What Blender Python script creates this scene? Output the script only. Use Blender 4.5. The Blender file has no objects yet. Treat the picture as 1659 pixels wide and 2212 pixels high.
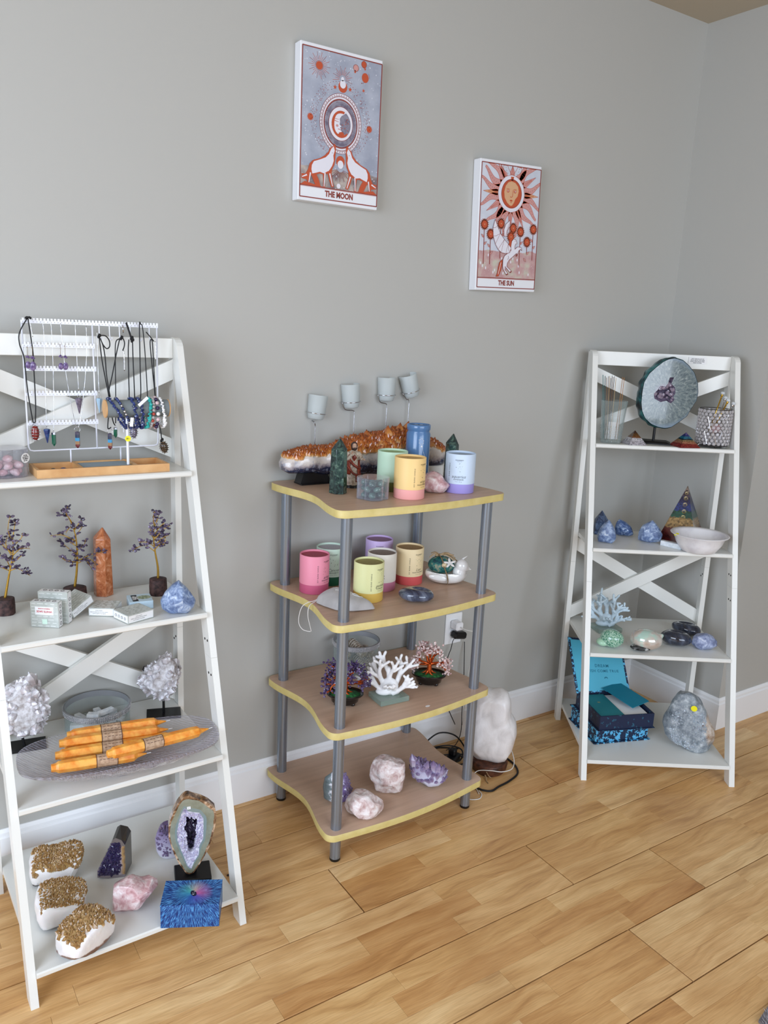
import bpy, bmesh, math, random
from math import sin, cos, pi, radians as rad, atan2, hypot, sqrt
from mathutils import Vector, Matrix, noise

SC = bpy.context.scene
COL = SC.collection

# ---------------------------------------------------------------- camera
cam_data = bpy.data.cameras.new('camera')
cam = bpy.data.objects.new('camera', cam_data)
COL.objects.link(cam)
SC.camera = cam
cam_data.sensor_fit = 'VERTICAL'
cam_data.sensor_height = 24.0
cam_data.lens = 1732.84 / 2212 * 24.0
cam_data.clip_start = 0.02
_y, _p, _r = rad(33.52265), rad(12.85986), rad(2.65398)
_f = Vector((sin(_y) * cos(_p), cos(_y) * cos(_p), -sin(_p)))
_rt = Vector((cos(_y), -sin(_y), 0))
_up = _rt.cross(_f)
_r2 = cos(_r) * _rt + sin(_r) * _up
_u2 = -sin(_r) * _rt + cos(_r) * _up
cam.matrix_world = Matrix(((_r2.x, _u2.x, -_f.x, 0), (_r2.y, _u2.y, -_f.y, -2.15063), (_r2.z, _u2.z, -_f.z, 1.5), (0, 0, 0, 1)))

# ---------------------------------------------------------------- world, lights, exposure
W = bpy.data.worlds.new('overcast_sky')
SC.world = W
W.use_nodes = True
W.node_tree.nodes['Background'].inputs[0].default_value = (0.80, 0.88, 1.0, 1)
W.node_tree.nodes['Background'].inputs[1].default_value = 1.0
SC.view_settings.view_transform = 'Standard'
SC.view_settings.look = 'None'
SC.view_settings.gamma = 1
SC.view_settings.use_curve_mapping = False
SC.view_settings.exposure = -0.06

def area(name, loc, target, sx, sy, power, col):
    l = bpy.data.lights.new(name, 'AREA')
    l.shape = 'RECTANGLE'; l.size = sx; l.size_y = sy; l.energy = power; l.color = col
    o = bpy.data.objects.new(name, l)
    COL.objects.link(o)
    o.location = loc
    o.rotation_euler = (Vector(target) - Vector(loc)).to_track_quat('-Z', 'Y').to_euler()
    return o

# daylight entering through the shop windows of the left wall and of the wall behind the camera
area('daylight_left_window', (-1.75, -1.75, 1.55), (2.2, -.75, .15), 2.0, 1.7, 76, (0.80, 0.92, 1.12))
area('daylight_front_window', (1.15, -4.35, 1.6), (1.35, -.4, -.2), 2.9, 1.7, 82, (0.83, 0.94, 1.10))

# ---------------------------------------------------------------- helpers: colour and materials
def lin(c):
    return tuple(((x / 255) / 12.92 if x / 255 <= 0.04045 else ((x / 255 + 0.055) / 1.055) ** 2.4) for x in c) + (1,)

MATS = {}
class NG:
    def __init__(s, name):
        s.m = bpy.data.materials.new(name); s.m.use_nodes = True
        s.t = s.m.node_tree; s.b = s.t.nodes['Principled BSDF']
    def n(s, kind, ins=None, **props):
        x = s.t.nodes.new('ShaderNode' + kind)
        for k, v in props.items(): setattr(x, k, v)
        for k, v in (ins or {}).items():
            i = x.inputs[k]
            if isinstance(v, bpy.types.NodeSocket): s.t.links.new(v, i)
            else: i.default_value = v
        return x
    def set(s, **kw):
        for k, v in kw.items():
            i = s.b.inputs[k.replace('_', ' ')]
            if isinstance(v, bpy.types.NodeSocket): s.t.links.new(v, i)
            else: i.default_value = v
    def ramp(s, fac, stops, interp='LINEAR'):
        r = s.n('ValToRGB', {'Fac': fac}); r.color_ramp.interpolation = interp
        e = r.color_ramp.elements
        e[0].position, e[0].color = stops[0][0], lin(stops[0][1])
        e[1].position, e[1].color = stops[-1][0], lin(stops[-1][1])
        for p, c in stops[1:-1]:
            q = e.new(p); q.color = lin(c)
        return r.outputs['Color']
    def co(s, scale=(1, 1, 1), loc=(0, 0, 0), src='Object'):
        c = s.n('TexCoord').outputs[src]
        return s.n('Mapping', {'Vector': c, 'Scale': scale, 'Location': loc}).outputs[0]
    def mth(s, op, a, b=0.0, c=0.0):
        return s.n('Math', {0: a, 1: b, 2: c}, operation=op).outputs[0]
    def mix(s, f, a, b, mode='MIX'):
        x = s.n('Mix', data_type='RGBA', blend_type=mode)
        for i, v in ((0, f), (6, a), (7, b)):
            if isinstance(v, bpy.types.NodeSocket): s.t.links.new(v, x.inputs[i])
            else: x.inputs[i].default_value = v
        return x.outputs[2]
    def bump(s, h, strength=.3, dist=.002):
        b = s.n('Bump', {'Height': h, 'Strength': strength, 'Distance': dist})
        s.t.links.new(b.outputs[0], s.b.inputs['Normal'])

def mat(name, col, rough=.5, metal=0, trans=0, ior=1.45, sss=0, coat=0, spec=.5, var=None, vs=10, vd=4, bump=0, bs=40, bd=.002, alpha=1, sssr=.01):
    if name in MATS: return MATS[name]
    g = NG(name)
    if alpha < 0:      # thin clear wall: nearly invisible face-on, denser at grazing angles
        fc = g.n('LayerWeight', {'Blend': .5}).outputs['Facing']
        alpha = g.mth('MULTIPLY_ADD', g.mth('POWER', fc, 2.2), .75, -alpha)
    g.set(Base_Color=lin(col), Roughness=rough, Metallic=metal, IOR=ior, Transmission_Weight=trans, Coat_Weight=coat, Specular_IOR_Level=spec, Alpha=alpha)
    if sss:
        g.set(Subsurface_Weight=sss, Subsurface_Scale=sssr, Subsurface_Radius=(1, .8, .7))
    if var:
        nz = g.n('TexNoise', {'Vector': g.co((vs, vs, vs)), 'Scale': 1, 'Detail': vd, 'Roughness': .6})
        g.set(Base_Color=g.ramp(nz.outputs[0], var))
    if bump:
        nz = g.n('TexNoise', {'Vector': g.co(), 'Scale': bs, 'Detail': 5, 'Roughness': .65})
        g.bump(nz.outputs[0], bump, bd)
    MATS[name] = g.m
    return g.m

# ---------------------------------------------------------------- helpers: objects
def tag(o, label=None, cat=None, group=None, kind=None):
    if label: o['label'] = label
    if cat: o['category'] = cat
    if group: o['group'] = group
    if kind: o['kind'] = kind
    return o

def thing(name, label, cat, loc=(0, 0, 0), rz=0, group=None):
    o = bpy.data.objects.new(name, None); COL.objects.link(o)
    o.empty_display_size = .02
    o.location = loc; o.rotation_euler = (0, 0, rz)
    return tag(o, label, cat, group)

def copy_tree(o, parent=None):
    c = o.copy(); COL.objects.link(c); c.parent = parent
    for ch in [q for q in o.children]: copy_tree(ch, c)
    return c

class MB:
    def __init__(s): s.v = []; s.f = []; s.mi = []; s.sm = []; s.tip = []
    def add(s, vf, mi=0, M=None, smooth=False, tip=None):
        vs, fs = vf; o = len(s.v)
        if M is not None: vs = [M @ Vector(p) for p in vs]
        s.v += [tuple(p) for p in vs]
        s.f += [tuple(i + o for i in f) for f in fs]
        s.mi += [mi] * len(fs); s.sm += [smooth] * len(fs)
        s.tip += tip if tip is not None else [0.0] * len(vs)
        return s
    def mesh(s, name, mats, sharp=None):
        me = bpy.data.meshes.new(name)
        me.from_pydata(s.v, [], s.f)
        for m in (mats if isinstance(mats, (list, tuple)) else [mats]): me.materials.append(m)
        me.polygons.foreach_set('material_index', s.mi)
        me.polygons.foreach_set('use_smooth', s.sm)
        if any(s.tip):
            a = me.attributes.new('tip', 'FLOAT', 'POINT'); a.data.foreach_set('value', s.tip)
        me.update()
        if sharp: me.set_sharp_from_angle(angle=rad(sharp))
        return me
    def build(s, name, mats, parent=None, loc=None, rz=None, sharp=None, kind=None, label=None):
        o = bpy.data.objects.new(name, s.mesh(name, mats, sharp)); COL.objects.link(o)
        o.parent = parent
        if loc: o.location = loc
        if rz is not None: o.rotation_euler = (0, 0, rz)
        if kind: o['kind'] = kind
        if label: o['label'] = label
        return o

def T(x=0, y=0, z=0): return Matrix.Translation((x, y, z))
def RX(a): return Matrix.Rotation(a, 4, 'X')
def RY(a): return Matrix.Rotation(a, 4, 'Y')
def RZ(a): return Matrix.Rotation(a, 4, 'Z')
def S3(x, y, z): return Matrix.Diagonal((x, y, z, 1))
def face(x, y): return -atan2(x, y + 2.15)

def box(x0, x1, y0, y1, z0, z1):
    v = [(x, y, z) for z in (z0, z1) for y in (y0, y1) for x in (x0, x1)]
    return v, [(0, 2, 3, 1), (4, 5, 7, 6), (0, 1, 5, 4), (1, 3, 7, 5), (3, 2, 6, 7), (2, 0, 4, 6)]

def cbox(sx, sy, sz, r=.001, base=False):
    """chamfered box centred on the origin (or standing on z=0)"""
    vs = []; idx = {}
    hx, hy, hz = sx / 2, sy / 2, sz / 2
    for X in (-1, 1):
        for Y in (-1, 1):
            for Z in (-1, 1):
                for a in range(3):
                    idx[(X, Y, Z, a)] = len(vs)
                    p = [X * hx, Y * hy, Z * hz]
                    for b in range(3):
                        if b != a: p[b] -= (X, Y, Z)[b] * r
                    if base: p[2] += hz
                    vs.append(tuple(p))
    fs = []
    for a in range(3):
        b, c = (a + 1) % 3, (a + 2) % 3
        for s in (-1, 1):
            q = []
            for (i, j) in ((-1, -1), (1, -1), (1, 1), (-1, 1)):
                k = [0, 0, 0]; k[a] = s; k[b] = i; k[c] = j
                q.append(idx[(k[0], k[1], k[2], a)])
            fs.append(tuple(q if s > 0 else q[::-1]))
    for a in range(3):          # edges along axis a
        b, c = (a + 1) % 3, (a + 2) % 3
        for i in (-1, 1):
            for j in (-1, 1):
                def K(s, w):
                    k = [0, 0, 0]; k[a] = s; k[b] = i; k[c] = j
                    return idx[(k[0], k[1], k[2], w)]
                q = [K(-1, b), K(1, b), K(1, c), K(-1, c)]
                fs.append(tuple(q if i * j < 0 else q[::-1]))
    for X in (-1, 1):
        for Y in (-1, 1):
            for Z in (-1, 1):
                q = [idx[(X, Y, Z, a)] for a in range(3)]
                fs.append(tuple(q if X * Y * Z > 0 else q[::-1]))
    return vs, fs

def lathe(prof, seg=32, close=False, rfn=None):
    vs = []; fs = []
    n = len(prof)
    for i in range(seg):
        a = 2 * pi * i / seg
        for (r, z) in prof:
            k = rfn(a, z) if rfn else 1
            vs.append((r * k * cos(a), r * k * sin(a), z))
    for i in range(seg):
        j = (i + 1) % seg
        for k in range(n - 1 if not close else n):
            l = (k + 1) % n
            a, b, c, d = i * n + k, j * n + k, j * n + l, i * n + l
            if prof[k][0] < 1e-6 and prof[l][0] < 1e-6: continue
            if prof[k][0] < 1e-6: fs.append((a, c, d))
            elif prof[l][0] < 1e-6: fs.append((a, b, c))
            else: fs.append((a, b, c, d))
    return vs, fs

def prism(poly, z0, z1, axis='z'):
    n = len(poly)
    area2 = sum(poly[i][0] * poly[(i + 1) % n][1] - poly[(i + 1) % n][0] * poly[i][1] for i in range(n))
    if area2 < 0: poly = poly[::-1]
    vs = [(x, y, z0) for x, y in poly] + [(x, y, z1) for x, y in poly]
    fs = [tuple(range(n - 1, -1, -1)), tuple(range(n, 2 * n))] + [(i, (i + 1) % n, n + (i + 1) % n, n + i) for i in range(n)]
    if axis == 'x': vs = [(z, x, y) for x, y, z in vs]           # poly in (y,z)
    if axis == 'y':                                             # poly in (x,z)
        vs = [(x, z, y) for x, y, z in vs]; fs = [f[::-1] for f in fs]
    return vs, fs

def cyl(p0, p1, r0, r1=None, seg=12, caps=True):
    r1 = r0 if r1 is None else r1
    p0, p1 = Vector(p0), Vector(p1); d = (p1 - p0)
    q = d.to_track_quat('Z', 'Y').to_matrix()
    vs = []
    for p, r in ((p0, r0), (p1, r1)):
        for i in range(seg):
            a = 2 * pi * i / seg
            vs.append(tuple(p + q @ Vector((r * cos(a), r * sin(a), 0))))
    fs = [(i, (i + 1) % seg, seg + (i + 1) % seg, seg + i) for i in range(seg)]
    if caps: fs += [tuple(range(seg - 1, -1, -1)), tuple(range(seg, 2 * seg))]
    return vs, fs

def smooth_path(pts, n=6):
    pts = [Vector(p) for p in pts]
    if len(pts) < 3: return pts
    out = []
    P = [pts[0]] + pts + [pts[-1]]
    for i in range(1, len(P) - 2):
        a, b, c, d = P[i - 1], P[i], P[i + 1], P[i + 2]
        for k in range(n):
            t = k / n
            out.append(.5 * ((2 * b) + (c - a) * t + (2 * a - 5 * b + 4 * c - d) * t * t + (3 * b - a - 3 * c + d) * t ** 3))
    out.append(pts[-1])
    return out

def tube(path, r, seg=6, closed=False, flat=1.0):
    pts = [Vector(p) for p in path]; n = len(pts)
    rr = r if callable(r) else (lambda t: r)
    vs = []; up = None
    for i, p in enumerate(pts):
        a = pts[(i - 1) % n] if (closed or i > 0) else p
        b = pts[(i + 1) % n] if (closed or i < n - 1) else p
        d = (b - a); d = d.normalized() if d.length > 1e-9 else Vector((0, 0, 1))
        if up is None: up = d.orthogonal().normalized()
        else:
            up = (up - d * up.dot(d)); up = up.normalized() if up.length > 1e-6 else d.orthogonal().normalized()
        s = d.cross(up); R = rr(i / max(1, n - 1))
        for k in range(seg):
            t = 2 * pi * k / seg
            vs.append(tuple(p + up * (R * cos(t)) + s * (R * flat * sin(t))))
    fs = []
    for i in range(n if closed else n - 1):
        j = (i + 1) % n
        for k in range(seg):
            l = (k + 1) % seg
            fs.append((i * seg + k, i * seg + l, j * seg + l, j * seg + k))
    if not closed: fs += [tuple(range(seg - 1, -1, -1)), tuple(range((n - 1) * seg, n * seg))]
    return vs, fs

_ICO = {}
def ico(sub=2, r=1.0):
    if sub not in _ICO:
        bm = bmesh.new(); bmesh.ops.create_icosphere(bm, subdivisions=sub, radius=1)
        _ICO[sub] = ([tuple(v.co) for v in bm.verts], [tuple(v.index for v in f.verts) for f in bm.faces]); bm.free()
    v, f = _ICO[sub]
    return [(x * r, y * r, z * r) for x, y, z in v], f

def torus(R, r, seg=32, rs=8):
    return tube([(R * cos(2 * pi * i / seg), R * sin(2 * pi * i / seg), 0) for i in range(seg)], r, rs, closed=True)

def crystal(p, d, r, l, rnd, sides=6, tipf=.35):
    """hexagonal prism with a pointed end; returns vf and tip attribute"""
    p = Vector(p); q = Vector(d).to_track_quat('Z', 'Y').to_matrix()
    ph = rnd.random() * 6; vs = []; tp = []
    ks = [rnd.uniform(.8, 1.15) for _ in range(sides)]
    for z, k, t in ((0, .92, 0.0), (l * (1 - tipf), 1, .55)):
        for i in range(sides):
            a = ph + 2 * pi * i / sides
            zz = z + (rnd.uniform(-.07, .07) * l if z else 0)
            vs.append(p + q @ Vector((r * k * ks[i] * cos(a), r * k * ks[i] * sin(a), zz))); tp.append(t)
    vs.append(p + q @ Vector((rnd.uniform(-.3, .3) * r, rnd.uniform(-.3, .3) * r, l))); tp.append(1.0)
    fs = [(i, (i + 1) % sides, sides + (i + 1) % sides, sides + i) for i in range(sides)]
    fs += [(sides + i, sides + (i + 1) % sides, 2 * sides) for i in range(sides)]
    return ([tuple(v) for v in vs], fs), tp

def polyR(poly, c, phi):
    dx, dz = cos(phi), sin(phi); best = 1e9
    n = len(poly)
    for i in range(n):
        ax, az = poly[i][0] - c[0], poly[i][1] - c[1]
        bx, bz = poly[(i + 1) % n][0] - c[0], poly[(i + 1) % n][1] - c[1]
        ex, ez = bx - ax, bz - az
        den = dx * ez - dz * ex
        if abs(den) < 1e-12: continue
        t = (ax * ez - az * ex) / den
        u = (ax * dz - az * dx) / den
        if t > 0 and -1e-6 <= u <= 1 + 1e-6: best = min(best, t)
    return best if best < 1e8 else .01

def rock_long(P, depth, nx=110, nr=40, seed=0, nz=.004, ns=30, endp=.45):
    """elongated stone lofted along x between the lower and upper outline of P"""
    x0, x1 = min(p[0] for p in P), max(p[0] for p in P); vs = []; n = len(P)
    def span(x):
        zs = []
        for i in range(n):
            (a, b), (c, d) = P[i], P[(i + 1) % n]
            if (a - x) * (c - x) <= 0 and a != c: zs.append(b + (d - b) * (x - a) / (c - a))
        return (min(zs), max(zs)) if zs else (0, 0)
    off = Vector((seed * 3.1, 0, 0))
    for i in range(nx):
        t = (i + .5) / nx; x = x0 + (x1 - x0) * (.5 - .5 * cos(pi * t)); lo, hi = span(x)
        e = min(1, min(x - x0, x1 - x) / .05) ** endp; cz, hz = (lo + hi) / 2, (hi - lo) / 2
        for k in range(nr):
            a = 2 * pi * k / nr; ca, sa = cos(a), sin(a)
            p = Vector((x, depth / 2 * e * (abs(ca) ** .75) * (1 if ca > 0 else -1), cz + hz * (abs(sa) ** .75) * (1 if sa > 0 else -1)))
            p += Vector((0, ca, sa)) * noise.noise(p * ns + off) * nz
            vs.append(tuple(p))
    fs = [(i * nr + k, i * nr + (k + 1) % nr, (i + 1) * nr + (k + 1) % nr, (i + 1) * nr + k) for i in range(nx - 1) for k in range(nr)]
    fs += [tuple(range(nr - 1, -1, -1)), tuple(range((nx - 1) * nr, nx * nr))]
    return vs, fs

def rock(poly, depth, seed=0, sub=4, planes=22, clip=(.84, .97), nz=.004, ns=25, sq=.75, fine=0, zmin=0, lean=0.0, keep=False):
    """stone whose silhouette seen along y is poly (x,z); depth along y"""
    rnd = random.Random(seed)
    n = len(poly)
    cx = sum(p[0] for p in poly) / n; cz = sum(p[1] for p in poly) / n
    R = [polyR(poly, (cx, cz), 2 * pi * i / 120) for i in range(120)]
    vs, fs = ico(sub)
    out = []
    for x, y, z in vs:
        s = hypot(x, z); phi = atan2(z, x) % (2 * pi)
        k = phi / (2 * pi) * 120; i = int(k) % 120; f = k - int(k)
        r = R[i] * (1 - f) + R[(i + 1) % 120] * f
        ss = s ** sq
        yy = (abs(y) ** .9) * (1 if y > 0 else -1) * depth / 2
        out.append(Vector((cx + r * ss * cos(phi), yy, cz + r * ss * sin(phi))))
    c = Vector((cx, 0, cz))
    for _ in range(planes):
        nn = Vector((rnd.gauss(0, 1), rnd.gauss(0, 1.2), rnd.gauss(0, 1))).normalized()
        if keep and nn.z > .55: nn.z = -nn.z
        h = max((p - c).dot(nn) for p in out) * rnd.uniform(*clip)
        for p in out:
            e = (p - c).dot(nn) - h
            if e > 0: p -= nn * e
    off = Vector((seed * 3.7, seed * 1.3, 0))
    for p in out:
        d = (p - c); d = d.normalized() if d.length else d
        p += d * (noise.noise(p * ns + off) * nz)
        if fine: p += d * (noise.noise(p * ns * 6 + off) * fine)
        p.y += lean * p.z
        if zmin is not None and p.z < zmin: p.z = zmin
    return [tuple(p) for p in out], fs

def surf(vf, rnd, n, filt):
    """n random surface spots (centre, outward normal) of a mesh accepted by filt"""
    vs, fs = vf; c = Vector((0, 0, 0))
    V = [Vector(v) for v in vs]
    for v in V: c += v
    c /= len(V)
    res = []; tries = 0
    while len(res) < n and tries < n * 60:
        tries += 1
        f = rnd.choice(fs)
        a, b, d = V[f[0]], V[f[1]], V[f[2]]
        nn = (b - a).cross(d - a)
        if nn.length < 1e-12: continue
        nn.normalize(); p = (a + b + d) / 3
        if nn.dot(p - c) < 0: nn = -nn
        if filt(p, nn): res.append((p, nn))
    return res

def text_vf(s, size=.01, align='CENTER', bold=0.0, shear=0.0, spacing=1.0):
    cu = bpy.data.curves.new('t', 'FONT'); cu.body = s; cu.size = size; cu.align_x = align; cu.align_y = 'CENTER'
    cu.offset = bold; cu.shear = shear; cu.space_character = spacing; cu.resolution_u = 2; cu.fill_mode = 'FRONT'
    o = bpy.data.objects.new('t', cu)
    me = o.to_mesh()
    v = [tuple(p.co) for p in me.vertices]; f = [tuple(p.vertices) for p in me.polygons]
    o.to_mesh_clear(); bpy.data.objects.remove(o); bpy.data.curves.remove(cu)
    return v, f
# a text (flat in its own xy plane) stood upright, facing -y
STAND = RX(pi / 2)

# ---------------------------------------------------------------- materials of the room and the furniture
M_wall = mat('wall_paint', (181, 180, 174), .62, bump=.12, bs=260, bd=.0006)
M_ceil = mat('ceiling_paint', (182, 170, 150), .8, bump=.15, bs=120, bd=.001)
M_base = mat('baseboard_paint', (242, 243, 244), .35)
M_white = mat('ladder_white_paint', (229, 229, 223), .33, coat=.15)
M_dark = mat('dark_gap', (28, 20, 14), .8)
M_black = mat('black_metal', (14, 14, 16), .38)
M_blackcable = mat('black_rubber', (16, 16, 18), .5)
M_steel = mat('steel', (180, 180, 182), .22, metal=1)
M_chrome = mat('chrome', (215, 215, 218), .12, metal=1)
M_pole = mat('silver_painted_pole', (146, 156, 168), .27, metal=.72)
M_paper = mat('white_paper', (238, 238, 238), .6)
M_ink = mat('black_ink', (30, 28, 30), .6)
M_yellowdot = mat('yellow_sticker', (244, 236, 30), .5)

def wood_mat():
    g = NG('oak_strip')
    oi = g.n('ObjectInfo').outputs['Random']
    geo = g.n('NewGeometry').outputs['Position']
    off = g.n('CombineXYZ', {0: g.mth('MULTIPLY', oi, 37.0), 1: g.mth('MULTIPLY', oi, 91.0), 2: 0.0}).outputs[0]
    p = g.n('VectorMath', {0: geo, 1: off}, operation='ADD').outputs[0]
    warp = g.n('TexNoise', {'Vector': p, 'Scale': 3.5, 'Detail': 2}).outputs[1]
    wv = g.n('VectorMath', {0: warp, 1: (.10, .10, 0)}, operation='MULTIPLY').outputs[0]
    p2 = g.n('VectorMath', {0: p, 1: wv}, operation='ADD').outputs[0]
    m1 = g.n('Mapping', {'Vector': p2, 'Scale': (1.6, 22, 1)}).outputs[0]
    grain = g.n('TexNoise', {'Vector': m1, 'Scale': 1.5, 'Detail': 6, 'Roughness': .62}).outputs[0]
    m2 = g.n('Mapping', {'Vector': p, 'Scale': (14, 330, 1)}).outputs[0]
    fib = g.n('TexNoise', {'Vector': m2, 'Scale': 1, 'Detail': 3}).outputs[0]
    base = g.ramp(oi, [(0, (216, 166, 108)), (.2, (228, 184, 124)), (.5, (238, 198, 142)), (.75, (232, 190, 130)), (1, (246, 212, 158))])
    dark = g.ramp(grain, [(.30, (176, 142, 104)), (.46, (232, 218, 200)), (.60, (255, 255, 255))])
    c = g.mix(.6, base, dark, 'MULTIPLY')
    f2 = g.ramp(fib, [(.35, (196, 180, 160)), (.6, (255, 255, 255))])
    c = g.mix(.3, c, f2, 'MULTIPLY')
    blot = g.n('TexNoise', {'Vector': geo, 'Scale': 4.0, 'Detail': 3}).outputs[0]
    c = g.mix(.35, c, g.ramp(blot, [(.35, (205, 180, 150)), (.6, (255, 255, 255))]), 'MULTIPLY')
    g.set(Base_Color=c, Roughness=g.mth('MULTIPLY_ADD', grain, .25, .24), Specular_IOR_Level=.5)
    g.bump(fib, .08, .0006)
    return g.m
M_wood = wood_mat()

# ---------------------------------------------------------------- room shell
XL, XR, YF, XC, YC, H = -1.8, 4.4, -4.4, 2.768, -0.440, 2.658
def slab(name, b, m):
    o = MB().add(box(*b)).build(name, m); o['kind'] = 'structure'; return o
slab('wall_back', (XL - .1, XC + .1, 0, .1, -.02, H), M_wall)
slab('wall_right', (XC, XC + .1, YC + .1, 0, -.02, H), M_wall)
slab('wall_alcove', (XC, XR, YC, YC + .1, -.02, H), M_wall)
slab('wall_far_right', (XR, XR + .1, YF - .1, YC + .1, -.02, H), M_wall)
slab('ceiling', (XL - .1, XR + .1, YF - .1, .1, H, H + .1), M_ceil)

def holed_wall(name, axis, pos, a0, a1, h0, h1, z0, z1):
    m = MB()
    def bx(a, b, c, d):
        m.add(box(pos, pos - .1, a, b, c, d) if axis == 'x' else box(a, b, pos - .1, pos, c, d))
    bx(a0, h0, -.02, H); bx(h1, a1, -.02, H); bx(h0, h1, -.02, z0); bx(h0, h1, z1, H)
    o = m.build(name, M_wall); o['kind'] = 'structure'; return o
holed_wall('wall_left', 'x', XL, YF, 0, -2.75, -.75, .45, 2.4)
holed_wall('wall_front', 'y', YF, XL - .1, XR, -.3, 2.6, .45, 2.4)
def window(name, axis, pos, a0, a1, z0, z1):
    w = MB(); t = .05
    def bx(m, a, b, c, d, e=.03, f=.07):
        m.add(box(pos - f, pos - e, a, b, c, d) if axis == 'x' else box(a, b, pos - f, pos - e, c, d))
    bx(w, a0, a1, z0, z0 + t); bx(w, a0, a1, z1 - t, z1); bx(w, a0, a0 + t, z0 + t, z1 - t); bx(w, a1 - t, a1, z0 + t, z1 - t)
    mid = (a0 + a1) / 2; bx(w, mid - .025, mid + .025, z0 + t, z1 - t)
    o = w.build(name, M_base); o['kind'] = 'structure'
    s = MB(); bx(s, a0 - .03, a1 + .03, z0 - .03, z0, -.05, .03); s.build('window_sill', M_base, o)
window('window_1', 'x', XL, -2.75, -.75, .45, 2.4)
window('window_2', 'y', YF, -.3, 2.6, .45, 2.4)

# baseboards: a board with a stepped, sloping cap
prof = [(0, 0), (.013, 0), (.013, .108), (.009, .112), (.009, .122), (.003, .131), (0, .131)]
def baseboard(name, p0, p1, nrm, m0=0, m1=0):
    """sweep of the profile from p0 to p1, sticking out along nrm; m0/m1 mitre lengths per unit depth"""
    d = Vector((p1[0] - p0[0], p1[1] - p0[1], 0)); d.normalize(); n = Vector((nrm[0], nrm[1], 0))
    vs = []
    for P, mm in ((p0, m0), (p1, m1)):
        for q, z in prof: vs.append(tuple(Vector((P[0], P[1], z)) + n * q + d * (q * mm)))
    k = len(prof)
    fs = [(i, (i + 1) % k, k + (i + 1) % k, k + i) for i in range(k)] + [tuple(range(k)), tuple(range(2 * k - 1, k - 1, -1))]
    o = MB().add((vs, fs)).build(name, M_base); o['kind'] = 'structure'
baseboard('baseboard_back', (XL, 0), (XC, 0), (0, -1), 0, -1)
baseboard('baseboard_right', (XC, 0), (XC, YC), (-1, 0), 1, 1)
baseboard('baseboard_alcove', (XC, YC), (XR, YC), (0, -1), -1, 0)
baseboard('baseboard_left', (XL, YF), (XL, 0), (1, 0))

# floor: three-strip boards with open joints, each strip a block of its own
rnd = random.Random(7)
floor = MB().add(box(XL - .1, XR + .1, YF - .1, .1, -.05, -.009)).build('floor', M_dark); floor['kind'] = 'structure'
def strip_mesh(x0, x1, y0, y1, dx=.00025, dy=.0002):
    v, f = cbox(x1 - x0 - 2 * dx, y1 - y0 - 2 * dy, .008, .0004)
    me = MB().add(v and (v, f)).mesh('wood_strip', M_wood); return me
rows = [(0.0, -.031, .6)]
y = -.031
joints = [.35, 1.914, 1.007, 1.578, 1.898, 1.573, 1.2, .5, 1.7, 1.0, .3]
for j in joints:
    rows.append((y, y - .1985, j)); y -= .1985
BL = 2.25
for (ya, yb, jx) in rows:
    ks = range(-2, 3)
    for k in ks:
        xa, xb = jx + k * BL, jx + (k + 1) * BL
        if xb < -.35 or xa > 3.9: continue
        gap = .0017
        bo = MB().add(box(xa + gap, xb - gap, yb + gap, ya - gap, -.0088, -.0082)).build('floor_board', M_dark, floor)
        n = 3 if ya - yb > .1 else 1
        for s in range(n):
            s0 = ya - (ya - yb) * s / n; s1 = ya - (ya - yb) * (s + 1) / n
            s0 -= gap if s == 0 else 0; s1 += gap if s == n - 1 else 0
            x = xa + gap
            while x < xb - gap - 1e-6:
                L = rnd.uniform(.24, .55)
                x2 = min(xb - gap, x + L)
                if xb - x2 < .15: x2 = xb - gap
                o = bpy.data.objects.new('wood_strip', strip_mesh(x, x2, s1, s0)); COL.objects.link(o)
                o.location = ((x + x2) / 2, (s0 + s1) / 2, -.004); o.parent = bo
                x = x2
# the boards beyond the pictured part of the room, joined
far = MB()
yy = rows[-1][1]
def far_region(xa, xb, ya, yb):
    y = ya
    while y > yb + .01:
        y2 = max(yb, y - .1985 / 3); x = xa
        while x < xb - .01:
            x2 = min(xb, x + rnd.uniform(.5, 1.1))
            v, f = box(x + .0003, x2 - .0003, y2 + .0003, y - .0003, -.008, 0); far.add((v, f)); x = x2
        y = y2
xmin = min(jx + k * BL for (_, _, jx) in rows for k in range(-2, 3) if jx + (k + 1) * BL >= -.35)
far_region(XL, XR, yy, YF)
for (ya, yb, jx) in rows:
    ks = [k for k in range(-2, 3) if not (jx + (k + 1) * BL < -.35 or jx + k * BL > 3.9)]
    far_region(XL, jx + ks[0] * BL, ya, yb) if jx + ks[0] * BL > XL else None
    e = jx + (ks[-1] + 1) * BL
    if e < XR: far_region(e, XR, min(ya, YC), yb) if yb < YC else None
far.build('distant_floor_strips', M_wood, floor, kind='stuff')

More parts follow.
